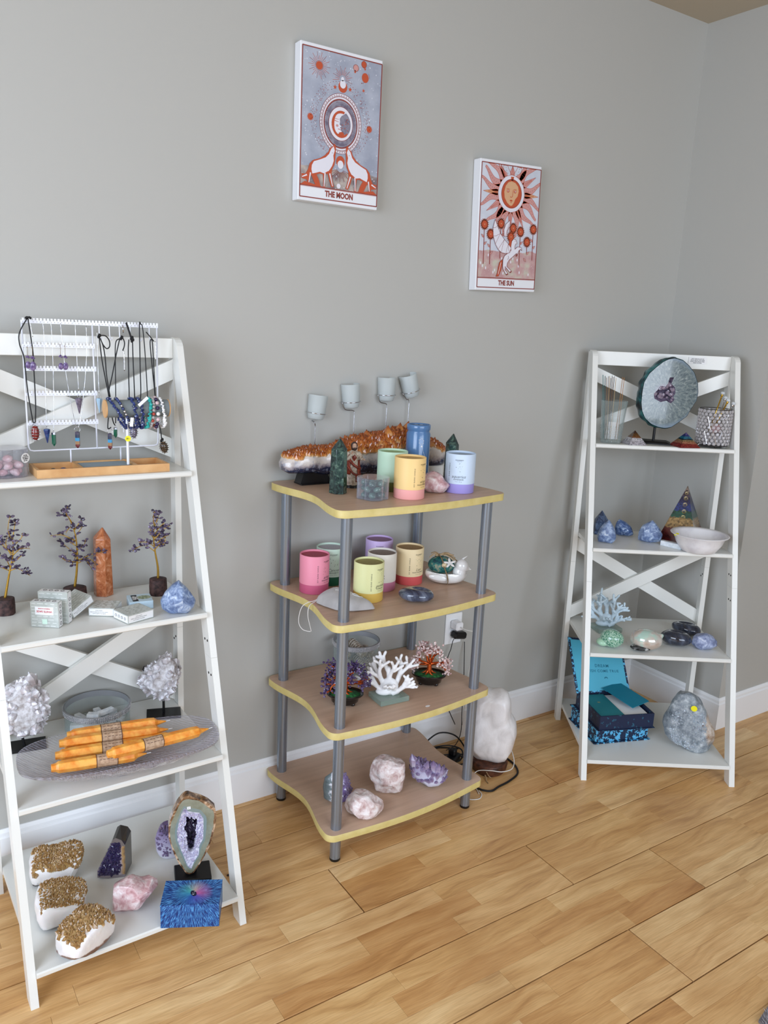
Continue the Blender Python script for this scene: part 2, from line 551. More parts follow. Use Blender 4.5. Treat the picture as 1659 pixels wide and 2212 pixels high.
# rug corner at the lower right edge of the picture
def rug():
    r = random.Random(3)
    pts = [(1.60, -1.374), (1.70, -1.352), (2.30, -1.33), (2.9, -1.34), (2.93, -1.9), (2.9, -2.6), (1.63, -2.6), (1.59, -2.0)]
    root = thing('shaggy_rug', 'grey shaggy rug corner lying on the wooden floor', 'rug', (0, 0, .0002))
    MB().add(prism(pts, 0, .006)).build('rug_backing', mat('rug_back', (120, 115, 118), .95), root)
    m = MB()
    for _ in range(14000):
        x, y = r.uniform(1.59, 2.2), r.uniform(-2.0, -1.34)
        if y > -1.374 + (x - 1.60) * .12: continue
        a = r.uniform(0, 6.28); l = r.uniform(.012, .026); dx, dy = cos(a) * l * .6, sin(a) * l * .6; w = .0013
        m.add(([(x - w, y, .005), (x + w, y, .005), (x + dx, y + dy, .005 + l * .8)], [(0, 1, 2)]))
    m.build('rug_pile', mat('rug_pile', (176, 170, 176), .9, var=[(.3, (140, 134, 142)), (.7, (205, 200, 206))], vs=60), root, kind='stuff')
rug()

# ---------------------------------------------------------------- white ladder shelves
def ladder(label, X, Y, th, W, t, a, h, p, zs, bs, rb, rt):
    root = thing('ladder_shelf', label, 'shelf', (X, Y, 0), th)
    D = .042
    vf = lambda z: a * z / h
    # front posts: two lengths joined at z=.68, rounded top
    zj = .66
    low = [(0, 0), (D, 0), (vf(zj) + D, zj - .0005), (vf(zj), zj - .0005)]
    arc = [(vf(h - .03) + .032 * (1 - cos(k * pi / 10)) * 1.0 + .006 * k / 5, h - .03 + .03 * sin(k * pi / 10)) for k in range(6)]
    up = [(vf(zj), zj), (vf(zj) + D, zj), (a + D, h - .004), (a + D - .004, h)] + arc[::-1]
    for u0 in (0, W - t):
        post = MB().add(prism(low, u0, u0 + t, 'x')).add(prism(up, u0, u0 + t, 'x')).build('front_post', M_white, root)
        for zz in (.615, .70):
            for dv in (.012, .028):
                u = u0 + t if u0 == 0 else u0
                s = 1 if u0 == 0 else -1
                MB().add(cyl((u - .0005 * s, vf(zz) + dv, zz), (u + .0006 * s, vf(zz) + dv, zz), .0033)).build('screw_cap', M_dark, post)
    lt = h - .006
    q = lambda z: rb + (rt - rb) * z / h
    for u0 in (0, W - t):
        leg = [(q(0), 0), (q(0) + .034, 0), (q(zj) + .034, zj - .0005), (q(zj), zj - .0005)]
        leg2 = [(q(zj), zj), (q(zj) + .034, zj), (q(lt) + .034, lt), (q(lt), lt)]
        rp = MB().add(prism(leg, u0 + .0004, u0 + t - .0004, 'x')).add(prism(leg2, u0 + .0004, u0 + t - .0004, 'x')).build('rear_post', M_white, root)
        u = u0 + t if u0 == 0 else u0
        s = 1 if u0 == 0 else -1
        for zz, dv in ((.63, .011), (.62, .024), (.705, .011), (.715, .024)):
            MB().add(cyl((u - .0008 * s, q(zz) + dv, zz), (u + .0006 * s, q(zz) + dv, zz), .003)).build('screw_cap', M_dark, rp)
    # top rail
    MB().add(cbox(W - 2 * t, .016, .050, .0012), M=T(W / 2, q(h) + .009, h - .028)).build('top_rail', M_white, root)
    # crossed braces
    def braces(z0, z1, wv):
        for k, (za, zb) in enumerate(((z0, z1 - wv), (z1 - wv, z0))):
            pl = [(t, za), (t, za + wv), (W - t, zb + wv), (W - t, zb)]
            vs, fs = prism(pl, 0, .014, 'y')
            vs = [(x, y + q(z) + (.004 if k == 0 else .0065 + .0135 * 0), z) for x, y, z in vs]
            if k == 1: vs = [(x, y + .0145, z) for x, y, z in vs]
            MB().add((vs, fs)).build('cross_brace', M_white, root)
    braces(zs[0] + .012, h - .056, .052)
    braces(zs[2] + .008, zs[1] - .022, .052)
    # shelf boards, notched between the posts, softened front edge
    for z, b in zip(zs, bs):
        v0 = vf(z) - p; th_ = .0145; L = W - 2 * t - .0008
        r = .003
        pr = [(v0 + r, z), (v0, z - r), (v0, z - th_ + r), (v0 + r, z - th_), (b, z - th_), (b, z)]
        MB().add(prism(pr, t + .0004, W - t - .0004, 'x')).build('shelf_board', M_white, root)
    return root

LZ = (1.125, .7754, .4255, .0773)
RZs = (1.134, .776, .423, .070)
ladL = ladder('white ladder shelf on the left holding the jewelry stand, gem trees and geodes', .2073, -.5228, .0232, .5156, .0172, .4124, 1.4537, .011, LZ, (.50, .498, .503, .479), .4287, .4333)
ladR = ladder('white ladder shelf on the right in the corner, holding the big round agate slice', 2.0, -.4501, -.5836, .5351, .0190, .4426, 1.4596, .008, RZs, (.525, .514, .5066, .4958), .4418, .4724)

# paper label stuck upside down on the right ladder's top rail
g_ = MB().add(cbox(.066, .0006, .024, .0002))
g_.build('paper_label', M_paper, ladR, loc=(.392, .4724 - .0006, 1.4596 - .022), label='white paper label with small black print, upside down')
lm = MB()
for i, s_ in enumerate(('MADE IN CHINA', 'ITEM LADDER SHELF WHITE', 'KEEP AWAY FROM WATER', 'DO NOT EXCEED LOAD')):
    lm.add(text_vf(s_, .0042, bold=.0001), M=T(0, 0, .008 - i * .0048) @ STAND)
lo = lm.build('label_print', M_ink, ladR); lo.location = (.392, .4724 - .0012, 1.4596 - .022); lo.rotation_euler = (0, pi, 0)

# ---------------------------------------------------------------- four-tier rack with metal poles
def laminate():
    g = NG('beech_laminate')
    p = g.co((3, 60, 3)); n1 = g.n('TexNoise', {'Vector': p, 'Scale': 1.0, 'Detail': 5, 'Roughness': .6}).outputs[0]
    g.set(Base_Color=g.ramp(n1, [(.3, (190, 158, 134)), (.7, (208, 176, 150))]), Roughness=.38)
    return g.m
M_lam = laminate()
M_band = mat('yellow_edge_band', (212, 192, 122), .45, var=[(.3, (206, 186, 114)), (.7, (218, 200, 134))], vs=30)
def rack():
    root = thing('tiered_rack', 'four-tier rack with curved wooden shelves and silver metal poles', 'shelf', (1.045, -.400, 0))
    ox, oy = 1.045, -.400
    def side(p, q, bow, axis, n=14):
        out = []
        for i in range(n):
            t = i / n
            x = p[0] + (q[0] - p[0]) * t; y = p[1] + (q[1] - p[1]) * t
            b = bow * ((1 - cos(2 * pi * t)) / 2 if axis == 0 else sin(pi * t))
            if axis == 0: x += b
            else: y += b
            out.append((x, y))
        return out
    def corner(cx, cy, r, a0, a1, n=7):
        return [(cx + r * cos(rad(a0 + (a1 - a0) * i / n)), cy + r * sin(rad(a0 + (a1 - a0) * i / n))) for i in range(n + 1)]
    r = .028
    x0, x1, y0, y1 = 1.004, 1.587, -.434, -.006
    yfR = -.412
    out = corner(x0 + r, y0 + r, r, 180, 270) + side((x0 + r, y0), (x1 - r, yfR), -.022, 1)[1:] + corner(x1 - r, yfR + r, r, 270, 360) \
        + side((x1, yfR + r), (x1, y1 - r), -.022, 0)[1:] + corner(x1 - r, y1 - r, r, 0, 90) + [(1.3, y1)] + corner(x0 + r, y1 - r, r, 90, 180) \
        + side((x0, y1 - r), (x0, y0 + r), .030, 0)[1:]
    def inset(poly, d):
        n = len(poly); res = []
        for i in range(n):
            a, b, c = Vector(poly[i - 1]), Vector(poly[i]), Vector(poly[(i + 1) % n])
            t = (c - a).normalized(); res.append((b.x - t.y * d, b.y + t.x * d))
        return res
    out = [(x - ox, y - oy) for x, y in out]
    core = inset(out, .0012)
    for z in (.102, .418, .730, 1.042):
        b = MB().add(prism(core, z - .0205, z)).build('shelf_board', M_lam, root)
        n = len(out)
        vs = [(x, y, z - .001) for x, y in out] + [(x, y, z - .020) for x, y in out] + [(x, y, z + .0002) for x, y in core] + [(x, y, z - .0207) for x, y in core]
        fs = []
        for i in range(n):
            j = (i + 1) % n
            fs += [(i, n + i, n + j, j), (2 * n + i, i, j, 2 * n + j), (n + i, 3 * n + i, 3 * n + j, n + j)]
        MB().add((vs, fs), smooth=True).build('edge_band', M_band, b, sharp=50, label='yellow edge banding')
    for (px, py) in ((1.045, -.400), (1.5425, -.3755), (1.043, -.050), (1.545, -.028)):
        po = MB().add(lathe([(.0001, .008), (.0155, .008), (.0155, 1.0215), (.0001, 1.0215)], 28), smooth=True).build('pole', M_pole, root, loc=(px - ox, py - oy, 0), sharp=40)
        MB().add(lathe([(.0001, 0), (.0145, 0), (.0158, .002), (.0158, .0085), (.0001, .0085)], 24), smooth=True).build('foot_cap', M_black, po, sharp=40, label='black plastic foot')
        for z in (.0815, .3975, .7095):
            MB().add(lathe([(.0156, z - .006), (.0172, z - .005), (.0172, z - .0008), (.0156, z - .0008)], 24), smooth=True).build('collar', M_pole, po)
    return root
rack()

# ---------------------------------------------------------------- printed canvases
M_canvas = mat('canvas_white', (232, 234, 238), .65)
M_orange = mat('print_rust', (190, 82, 48), .6)
M_rust = mat('print_darkrust', (142, 62, 52), .6)
M_pwhite = mat('print_white', (228, 226, 234), .6)
M_ochre = mat('print_ochre', (214, 168, 128), .6)
M_pinkp = mat('print_pink', (205, 150, 145), .6)
def mottled(name, a, b, low, zcut, spk):
    g = NG(name)
    co = g.co()
    n1 = g.n('TexNoise', {'Vector': co, 'Scale': 18, 'Detail': 4}).outputs[0]
    c = g.ramp(n1, [(.35, a), (.65, b)])
    n3 = g.n('TexNoise', {'Vector': co, 'Scale': 30, 'Detail': 5}).outputs[0]
    lowc = g.ramp(n3, [(.35, low[0]), (.5, low[1]), (.65, low[2])])
    z = g.n('SeparateXYZ', {0: co}).outputs[2]
    zz = g.mth('MULTIPLY_ADD', n1, .03, z)
    f = g.mth('GREATER_THAN', zcut, zz)
    c = g.mix(f, c, lowc)
    n2 = g.n('TexVoronoi', {'Vector': co, 'Scale': 130}).outputs[0]
    n4 = g.n('TexNoise', {'Vector': co, 'Scale': 60}).outputs[0]
    sp = g.mth('LESS_THAN', g.mth('ADD', n2, n4), spk)
    c = g.mix(g.mth('MULTIPLY', sp, .6), c, lin((226, 228, 235)))
    g.set(Base_Color=c, Roughness=.6)
    return g.m
M_moonbg = mottled('moon_print_background', (152, 158, 174), (176, 182, 196), ((120, 108, 112), (160, 150, 146), (190, 178, 168)), -.095, .62)
M_sunbg = mottled('sun_print_background', (196, 202, 214), (212, 216, 226), ((186, 146, 146), (196, 160, 158), (196, 192, 176)), -.06, .52)
PM = [M_canvas, M_orange, M_rust, M_pwhite, M_ochre, M_pinkp]
class Draw:
    def __init__(s, y0): s.m = MB(); s.y = y0; s.k = 0
    def poly(s, pts, c, lift=1):
        y = s.y - .00025 * lift
        n = len(pts); a = sum(pts[i][0] * pts[(i + 1) % n][1] - pts[(i + 1) % n][0] * pts[i][1] for i in range(n))
        if a < 0: pts = pts[::-1]
        from mathutils.geometry import tessellate_polygon
        tri = tessellate_polygon([[Vector((x, z, 0)) for x, z in pts]])
        fs = []
        for t in tri:
            a_, b_, c_ = (pts[i] for i in t)
            k = (b_[0] - a_[0]) * (c_[1] - a_[1]) - (c_[0] - a_[0]) * (b_[1] - a_[1])
            if abs(k) > 1e-12: fs.append(tuple(t) if k > 0 else tuple(t)[::-1])
        s.m.add(([(x, y, z) for x, z in pts], fs), c)
    def ell(s, cx, cz, rx, rz, c, lift=1, n=24, rot=0): s.poly([(cx + rx * cos(2 * pi * i / n + rot), cz + rz * sin(2 * pi * i / n + rot)) for i in range(n)], c, lift)
    def line(s, p, q, w, c, lift=1, w2=None):
        w2 = w if w2 is None else w2
        dx, dz = q[0] - p[0], q[1] - p[1]; L = hypot(dx, dz) or 1; nx, nz = -dz / L, dx / L
        pts = [(p[0] + nx * w / 2, p[1] + nz * w / 2), (p[0] - nx * w / 2, p[1] - nz * w / 2), (q[0] - nx * w2 / 2, q[1] - nz * w2 / 2), (q[0] + nx * w2 / 2, q[1] + nz * w2 / 2)]
        s.m.add(([(x, s.y - .00025 * lift, z) for x, z in pts], [(0, 1, 2, 3)]), c)
    def path(s, pts, w, c, lift=1, closed=False):
        n = len(pts)
        for i in range(n if closed else n - 1): s.line(pts[i], pts[(i + 1) % n], w, c, lift)
    def ring(s, cx, cz, r, w, c, lift=1, n=40): s.path([(cx + r * cos(2 * pi * i / n), cz + r * sin(2 * pi * i / n)) for i in range(n)], w, c, lift, True)
    def star(s, cx, cz, r, c, lift=1, n=5, k=.42): s.poly([(cx + (r if i % 2 == 0 else r * k) * sin(pi * i / n), cz + (r if i % 2 == 0 else r * k) * cos(pi * i / n)) for i in range(2 * n)], c, lift)
    def text(s, t, size, cx, cz, c, bold=0, lift=2, sx=1):
        s.m.add(text_vf(t, size, bold=bold), c, M=T(cx, s.y - .00025 * lift, cz) @ STAND @ S3(sx, 1, 1))
def canvas(label, loc, ry, bg, cut, draw, title):
    w, h, d = .26, .40, .034
    root = thing('canvas_print', label, 'picture', loc); root.rotation_euler = (0, ry, 0)
    MB().add(cbox(w, d, h, .0015), M=T(0, -d / 2 - .001, 0)).build('canvas_frame', M_canvas, root)
    y = -d - .001
    z0 = -.160
    bgm = MB().add(box(-.1235, .1265, y - .0003, y, z0, .1885)).build('print_background', bg, root)
    D = Draw(y - .0003)
    def rect(x0, z0, x1, z1, w_, c):
        D.path([(x0, z0), (x1, z0), (x1, z1), (x0, z1)], w_, c, 3, True)
    rect(-.1245, -.1905, .1275, .1895, .0028, 2); D.line((-.1245, -.160), (.1275, -.160), .0028, 2, 3)
    D.line((-.1225, -.1625), (.1255, -.1625), .001, 5, 3)
    draw(D)
    D.m.build('printed_drawing', PM, root)
    L = Draw(y - .0002)
    L.text(title, .0215, .001, -.1755, 0, bold=.0009, sx=.80)
    L.m.build('printed_title', M_rust, root)
    return root

def moon(D):
    r = random.Random(5)
    mirror = lambda P: [(.0025 - x, z) for x, z in P]
    # upper-left sun with rays
    def sun(cx, cz, r0, r1, n, w=.0009, half=None):
        for i in range(n):
            a = 2 * pi * i / n if half is None else half[0] + (half[1] - half[0]) * i / (n - 1)
            k = r1 * (1 if i % 2 == 0 else .72)
            D.line((cx + r0 * cos(a), cz + r0 * sin(a)), (cx + k * cos(a), cz + k * sin(a)), w, 2 if i % 4 == 0 else 1, 1)
    D.ell(-.0726, .1484, .0105, .0105, 1, 2); D.ring(-.0726, .1484, .012, .0009, 2, 2); sun(-.0726, .1484, .014, .034, 28)
    # rays, crescent and stars above the great ring
    sun(.0008, .128, .010, .032, 15, half=(rad(-12), rad(192))); D.ell(.0008, .128, .0048, .0055, 3, 2)
    D.ell(.0023, .1086, .0142, .0150, 1, 1); D.ell(.0023, .1150, .0095, .0105, 3, 2)
    D.star(-.0223, .1038, .0068, 1); D.star(.0259, .106, .0068, 1); D.star(.0693, .1109, .0055, 1, n=6)
    # planets
    D.ell(.0423, .164, .0080, .0085, 5, 1); D.ring(.0423, .164, .0084, .0012, 2, 2); D.ell(.040, .1545, .0028, .004, 1, 1)
    D.ell(.0679, .1776, .0075, .0095, 1, 1); D.ring(.0679, .1776, .0082, .0010, 2, 2); D.ell(.072, .1665, .0025, .003, 1, 1)
    D.ell(.0735, .1444, .0112, .0125, 1, 1); D.path([(.0845 + .001 * i, .157 - .004 * i) for i in range(4)], .0009, 2); D.path([(.064, .131), (.060, .128), (.064, .128), (.070, .132)], .0009, 2)
    for cx, cz in ((-.0966, .0166), (.0929, .014)):
        D.star(cx, cz, .0105, 1, n=14, k=.72)
    # the great ring of triangles around the crescent moon with a face
    cx, cz = -.001, .013
    D.ell(cx, cz, .0665, .0775, 3, 1, n=48); D.path([(cx + .0665 * cos(i * pi / 30), cz + .0775 * sin(i * pi / 30)) for i in range(60)], .0011, 2, 3, True)
    D.path([(cx + .0585 * cos(i * pi / 30), cz + .0690 * sin(i * pi / 30)) for i in range(60)], .0008, 2, 3, True)
    for i in range(52):
        a = 2 * pi * i / 52; e = lambda r_, t: (cx + r_ * cos(t), cz + r_ * 1.165 * sin(t))
        D.path([e(.0600, a - .045), e(.0645, a), e(.0600, a + .045)], .0009, 2, 2, True)
    D.ell(cx, cz, .0545, .0640, 2, 2, n=48)
    m2 = mat('moon_ring_slate', (118, 112, 128), .6, var=[(.4, (108, 100, 118)), (.6, (142, 138, 152))], vs=60)
    D.m.mats = None
    D.ell(cx, cz, .0515, .0605, 6, 3, n=48)
    for i in range(70):
        a = 2 * pi * i / 70; D.ell(cx + .0495 * cos(a), cz + .058 * sin(a), .0008, .0008, 3, 4, n=5)
    D.ell(cx, cz, .0385, .0440, 3, 4, n=40); D.path([(cx + .0385 * cos(i * pi / 20), cz + .044 * sin(i * pi / 20)) for i in range(40)], .0013, 2, 5, True)
    D.ell(cx + .001, cz - .001, .0305, .0350, 6, 5, n=36)
    # crescent with profile
    outer = [(cx + .001 + .0305 * cos(rad(a)), cz - .001 + .035 * sin(rad(a))) for a in range(62, 320, 12)]
    prof_ = [(cx + .020, cz - .025), (cx + .008, cz - .026), (cx + .002, cz - .022), (cx + .0035, cz - .018), (cx - .001, cz - .016), (cx + .001, cz - .012), (cx - .003, cz - .010), (cx + .002, cz - .006), (cx - .004, cz - .002), (cx - .003, cz + .006), (cx - .004, cz + .013), (cx + .002, cz + .021), (cx + .010, cz + .026)]
    D.poly(outer + prof_, 3, 6)
    shade = [(cx + .001 + .0305 * cos(rad(a)), cz - .001 + .035 * sin(rad(a))) for a in range(70, 316, 12)]
    inn = [(cx + .001 + (.0305 - .0075 * sin((a - 70) / 246 * pi) - .001 * sin(a)) * cos(rad(a)), cz - .001 + (.035 - .007) * sin(rad(a))) for a in range(315, 69, -12)]
    D.poly(shade + inn, 1, 7)
    D.line((cx - .020, cz + .006), (cx - .007, cz + .004), .0016, 1, 8, .0006); D.line((cx - .019, cz + .011), (cx - .006, cz + .011), .0012, 1, 8, .0005)
    D.line((cx - .009, cz - .014), (cx - .001, cz - .0145), .0014, 1, 8); D.ell(cx - .012, cz - .006, .004, .0035, 5, 8, n=10); D.poly([(cx - .004, cz - .022), (cx + .006, cz - .020), (cx + .012, cz - .026), (cx + .004, cz - .031), (cx - .008, cz - .028)], 1, 8)
    for _ in range(9): D.ell(cx + r.uniform(.004, .024), cz + r.uniform(-.018, .016), .0014, .0017, 1, 7, n=6)
    # dotted fields left and right
    for i in range(64):
        a = 2 * pi * i / 64
        if abs(cos(a)) < .08: continue
        if sin(a) < -.86: continue
        D.ell(cx + .094 * cos(a), cz + .009 + .094 * 1.05 * sin(a), .0010, .0012, 2, 1, n=6)
    for i in range(260):
        a = r.uniform(0, 2 * pi); k = r.uniform(.074, .091)
        if abs(cos(a)) < .35: continue
        D.ell(cx + k * cos(a), cz + .006 + k * 1.10 * sin(a), .0009, .0011, 2 if i % 3 else 1, 1, n=5)
    # two howling wolves
    out = [(-0.0187, -0.04), (-0.015, -0.0483), (-0.0153, -0.0648), (-0.0162, -0.0804), (-0.0182, -0.0962), (-0.025, -0.1083), (-0.0271, -0.122), (-0.0221, -0.1415), (-0.0174, -0.1544), (-0.0255, -0.1566), (-0.0331, -0.1407), (-0.0379, -0.1235), (-0.0434, -0.122), (-0.0481, -0.1382), (-0.0459, -0.1581), (-0.0519, -0.1589), (-0.0521, -0.141), (-0.054, -0.1256), (-0.0635, -0.1247), (-0.0741, -0.1283), (-0.066, -0.142), (-0.060, -0.1585), (-0.076, -0.1585), (-0.0899, -0.1327), (-0.0976, -0.1403), (-0.0946, -0.151), (-0.0997, -0.1561), (-0.104, -0.1456), (-0.1133, -0.1446), (-0.1207, -0.1434), (-0.1211, -0.1314), (-0.1085, -0.1308), (-0.101, -0.1188), (-0.0963, -0.1028), (-0.0861, -0.0926), (-0.0651, -0.0852), (-0.0494, -0.0753), (-0.0378, -0.0637), (-0.0342, -0.0544), (-0.025, -0.0486)]
    inn = [(-0.0223, -0.0482), (-0.0183, -0.0586), (-0.0226, -0.0725), (-0.0206, -0.0855), (-0.0254, -0.0995), (-0.0318, -0.1092), (-0.0356, -0.1142), (-0.0422, -0.1174), (-0.0501, -0.1229), (-0.0637, -0.1203), (-0.0742, -0.1239), (-0.0874, -0.1279), (-0.0904, -0.1173), (-0.0895, -0.1062), (-0.0833, -0.0955), (-0.0649, -0.0885), (-0.0465, -0.0803), (-0.0362, -0.0701), (-0.0301, -0.056)]
    for f in (lambda P: P, mirror):
        D.poly(f(out), 1, 8); D.poly(f(inn), 3, 9)
        for p, q in (((-.0474, -.1215), (-.0494, -.157)), ((-.0325, -.1205), (-.0222, -.153)), ((-.0930, -.126), (-.0975, -.152)), ((-.104, -.133), (-.119, -.140))):
            D.line(f([p])[0], f([q])[0], .0042, 3, 9, .0022)
        D.poly(f([(-.124, -.1595), (-.11, -.150), (-.08, -.155), (-.05, -.1588), (-.03, -.1595)]), 1, 7)
        D.line(f([(-.0275, -.0655)])[0], f([(-.0245, -.066)])[0], .001, 2, 10)
    # lower crescent and rays
    D.ell(.0011, -.0850, .0135, .0150, 1, 6); D.ell(.0015, -.0930, .0095, .0110, 3, 7)
    for i in range(13):
        a = rad(-160 + 140 * i / 12); k = .036 if i % 2 == 0 else .026
        D.line((.0015 + .010 * cos(a), -.1035 + .010 * sin(a)), (.0015 + k * cos(a), -.1035 + k * sin(a)), .0009, 2, 5)
    D.ell(-.002, -.150, .0065, .0065, 3, 4)
PM.append(mat('moon_ring_slate', (118, 112, 128), .6, var=[(.4, (108, 100, 118)), (.6, (142, 138, 152))], vs=60))
canvas('larger canvas print of a crescent moon above two howling wolves, titled THE MOON', (1.197, 0, 2.038), 0, M_moonbg, .2, moon, 'THE MOON')

def sunp(D):
    r = random.Random(9)
    cx, cz = .0033, .1048
    D.ell(cx, cz, .0555, .0560, 3, 1, n=40)
    zt, zb = .1880, -.159
    def clipx(x): return max(-.1235, min(.1255, x))
    for i in range(24):
        a = rad(i * 15); ca, sa = cos(a), sin(a)
        if i % 3 != 1 or abs(sa) < .2 or abs(ca) < .2:
            wavy = i % 2 == 1
        else: wavy = True
        if wavy:
            pts = []; n = 10
            for side in (1, -1):
                row = []
                for k in range(n + 1):
                    t = k / n; rr = .056 + .078 * t; w = (.0100 * (1 - t) + .003) * side
                    off = .008 * sin(t * 4.6) * (1 if (i // 2) % 2 else -1)
                    x = cx + ca * rr - sa * (w + off); z = cz + sa * rr + ca * (w + off)
                    row.append((clipx(x), min(zt, z)))
                pts += row if side == 1 else row[::-1]
            q = [pts[0]]
            for p in pts[1:]:
                if hypot(p[0] - q[-1][0], p[1] - q[-1][1]) > 1e-4: q.append(p)
            if len(q) > 3:
                try: D.poly(q, 5, 2)
                except Exception: pass
            D.path(q, .0010, 1, 3, True)
            for k in range(7):
                t = .1 + k * .12; rr = .056 + .078 * t
                x = cx + ca * rr - sa * .008 * sin(t * 4.6) * (1 if (i // 2) % 2 else -1); z = cz + sa * rr + ca * .008 * sin(t * 4.6) * (1 if (i // 2) % 2 else -1)
                if abs(x) < .12 and z < zt - .002: D.ell(x, z, .0012, .0012, 2, 4, n=5)
        else:
            def P(rr, o): return (clipx(cx + ca * rr - sa * o), min(zt, cz + sa * rr + ca * o))
            D.poly([P(.057, .0085), P(.066, .0095), P(.118, 0), P(.066, -.0095), P(.057, -.0085)], 4 if i % 12 == 0 else 5, 2)
            D.path([P(.057, .0085), P(.066, .0095), P(.118, 0), P(.066, -.0095), P(.057, -.0085)], .0010, 1, 3, True)
            for o in (-.004, 0, .004): D.line(P(.058, o), P(.098, o * .3), .0008, 1, 3)
    D.ell(cx, cz, .0515, .0520, 3, 4, n=40)
    D.ell(cx, cz, .0435, .0450, 1, 5, n=40); D.ring(cx, cz, .0430, .0016, 2, 6)
    D.poly([(cx - .006, cz + .052), (cx + .007, cz + .052), (cx + .005, cz + .040), (cx - .004, cz + .040)], 1, 5)
    fc = [(cx - .002, cz + .038), (cx - .016, cz + .034), (cx - .027, cz + .022), (cx - .032, cz + .004), (cx - .029, cz - .014), (cx - .018, cz - .028), (cx - .004, cz - .037), (cx + .004, cz - .036), (cx + .012, cz - .026), (cx + .016, cz - .016), (cx + .026, cz - .006), (cx + .030, cz + .010), (cx + .026, cz + .024), (cx + .014, cz + .034)]
    D.poly(fc, 4, 7)
    for s in (-1, 1):
        ex = cx - .001 + s * .0150
        D.ell(ex, cz + .007, .0052, .0042, 1, 8, n=14); D.ell(ex + s * .0005, cz + .0075, .0022, .0018, 3, 9, n=8)
        D.path([(ex - .007, cz + .0125), (ex, cz + .0145), (ex + .007, cz + .0125)], .0015, 1, 8)
    D.path([(cx + .006, cz + .012), (cx + .004, cz - .004), (cx + .003, cz - .0095), (cx - .003, cz - .011), (cx - .006, cz - .009)], .0018, 1, 8)
    D.ell(cx - .001, cz - .021, .0062, .0026, 1, 8, n=12); D.ell(cx - .001, cz - .0265, .0028, .0013, 1, 8, n=10)
    # sunflowers
    fl = [(-.104, .0038), (-.0348, .0106), (.0183, -.0002), (.0509, -.0094), (.1075, .0016), (.0818, -.04), (-.0771, -.0246), (.010, -.028)]
    for k, (x, z) in enumerate(fl):
        zb2 = -.118 + .02 * (k % 3)
        D.line((x, z), (x + .002, zb2), .0028, 2, 2)
        for q in range(2):
            zz = z - .035 - .022 * q; s = 1 if (k + q) % 2 else -1
            D.poly([(x, zz - .006), (x + s * .007, zz - .004), (x + s * .012, zz + .005), (x + s * .004, zz + .003)], 5, 3)
            D.path([(x, zz - .006), (x + s * .007, zz - .004), (x + s * .012, zz + .005), (x + s * .004, zz + .003)], .0008, 2, 4, True)
        D.star(x, z, .0185, 5, 5, n=16, k=.75); D.ell(x, z, .0165, .0165, 3, 5, n=20)
        for i in range(18):
            a = 2 * pi * i / 18; D.line((x + .0105 * cos(a), z + .0105 * sin(a)), (x + .0185 * cos(a), z + .0185 * sin(a)), .0022, 1, 6, .0008)
        D.ell(x, z, .0108, .0108, 1, 7, n=18); D.star(x, z, .003, 4, 8, n=6)
    for _ in range(16): D.ell(r.uniform(-.115, .12), r.uniform(-.15, -.08), .0025, .005, 3, 2, n=8)
    # winged horse
    wing2 = [(.0018, .0233), (-.0152, .0099), (-.022, -.0069), (-.0201, -.0273), (-.0087, -.0286), (-.0077, -.0101), (.002, .007)]
    D.poly(wing2, 3, 9); D.path(wing2, .0012, 2, 10, True); D.line((-.014, -.026), (-.002, .012), .001, 2, 10)
    tail = [(-.0218, -.0995), (-.0348, -.1105), (-.0389, -.1272), (-.0416, -.1439), (-.0475, -.1555), (-.0364, -.1541), (-.027, -.1351), (-.0229, -.1183)]
    D.poly(tail, 1, 9); D.path(tail, .001, 2, 10, True); D.line((-.028, -.11), (-.038, -.148), .0018, 3, 10)
    mane = [(.0138, -.0388), (.024, -.0270), (.010, -.030), (.004, -.040), (.002, -.052), (.007, -.062), (.012, -.056)]
    D.poly(mane, 1, 9)
    horse = [(.0215, -.033), (.0319, -.0366), (.0374, -.0478), (.0303, -.0492), (.0283, -.0576), (.0291, -.0659), (.0412, -.0569), (.0574, -.0592), (.0598, -.0686), (.0540, -.0640), (.0467, -.0692), (.0408, -.0821), (.0375, -.0781), (.0307, -.0826), (.0201, -.0914), (.0066, -.1004), (-.0009, -.1111), (-.0027, -.1217), (.0186, -.1356), (.0134, -.141), (-.0052, -.1259), (-.0098, -.1219), (-.0103, -.1324), (.0037, -.1445), (-.003, -.1489), (-.0175, -.1306), (-.0199, -.1202), (-.0202, -.1016), (-.0143, -.0888), (.0016, -.0777), (.0124, -.0709), (.0112, -.0585), (.0138, -.0418)]
    D.poly(horse, 3, 10); D.path(horse, .0013, 2, 11, True)
    for p, q in (((.0186, -.1356), (.0134, -.141)), ((.0037, -.1445), (-.003, -.1489)), ((.0408, -.0821), (.036, -.088))): D.line(p, q, .0045, 2, 12)
    D.ell(.028, -.0405, .0012, .0010, 2, 12, n=6); D.path([(-.0009, -.1), (.004, -.094), (.001, -.088)], .001, 2, 12)
    wing = [(-.0621, .0218), (-.0694, -.0039), (-.067, -.0301), (-.0566, -.0539), (-.0441, -.0697), (-.0293, -.0792), (-.0094, -.0814), (.0073, -.0774), (.0116, -.0627), (-.0009, -.0509), (-.0191, -.0375), (-.0375, -.0202), (-.0506, .0014)]
    D.poly(wing, 3, 12); D.path(wing, .0013, 2, 13, True)
    for k in range(1, 8):
        a = wing[min(k, 7)]; b = wing[max(12 - k // 2, 8)]
        m = ((a[0] + b[0]) / 2 - .002, (a[1] + b[1]) / 2 - .003)
        D.path([a, m, b], .0010, 2, 13)
canvas('smaller-looking canvas print of a sun face, sunflowers and winged horse, titled THE SUN', (1.8405, 0, 1.841), -.033, M_sunbg, .2, sunp, 'THE SUN')

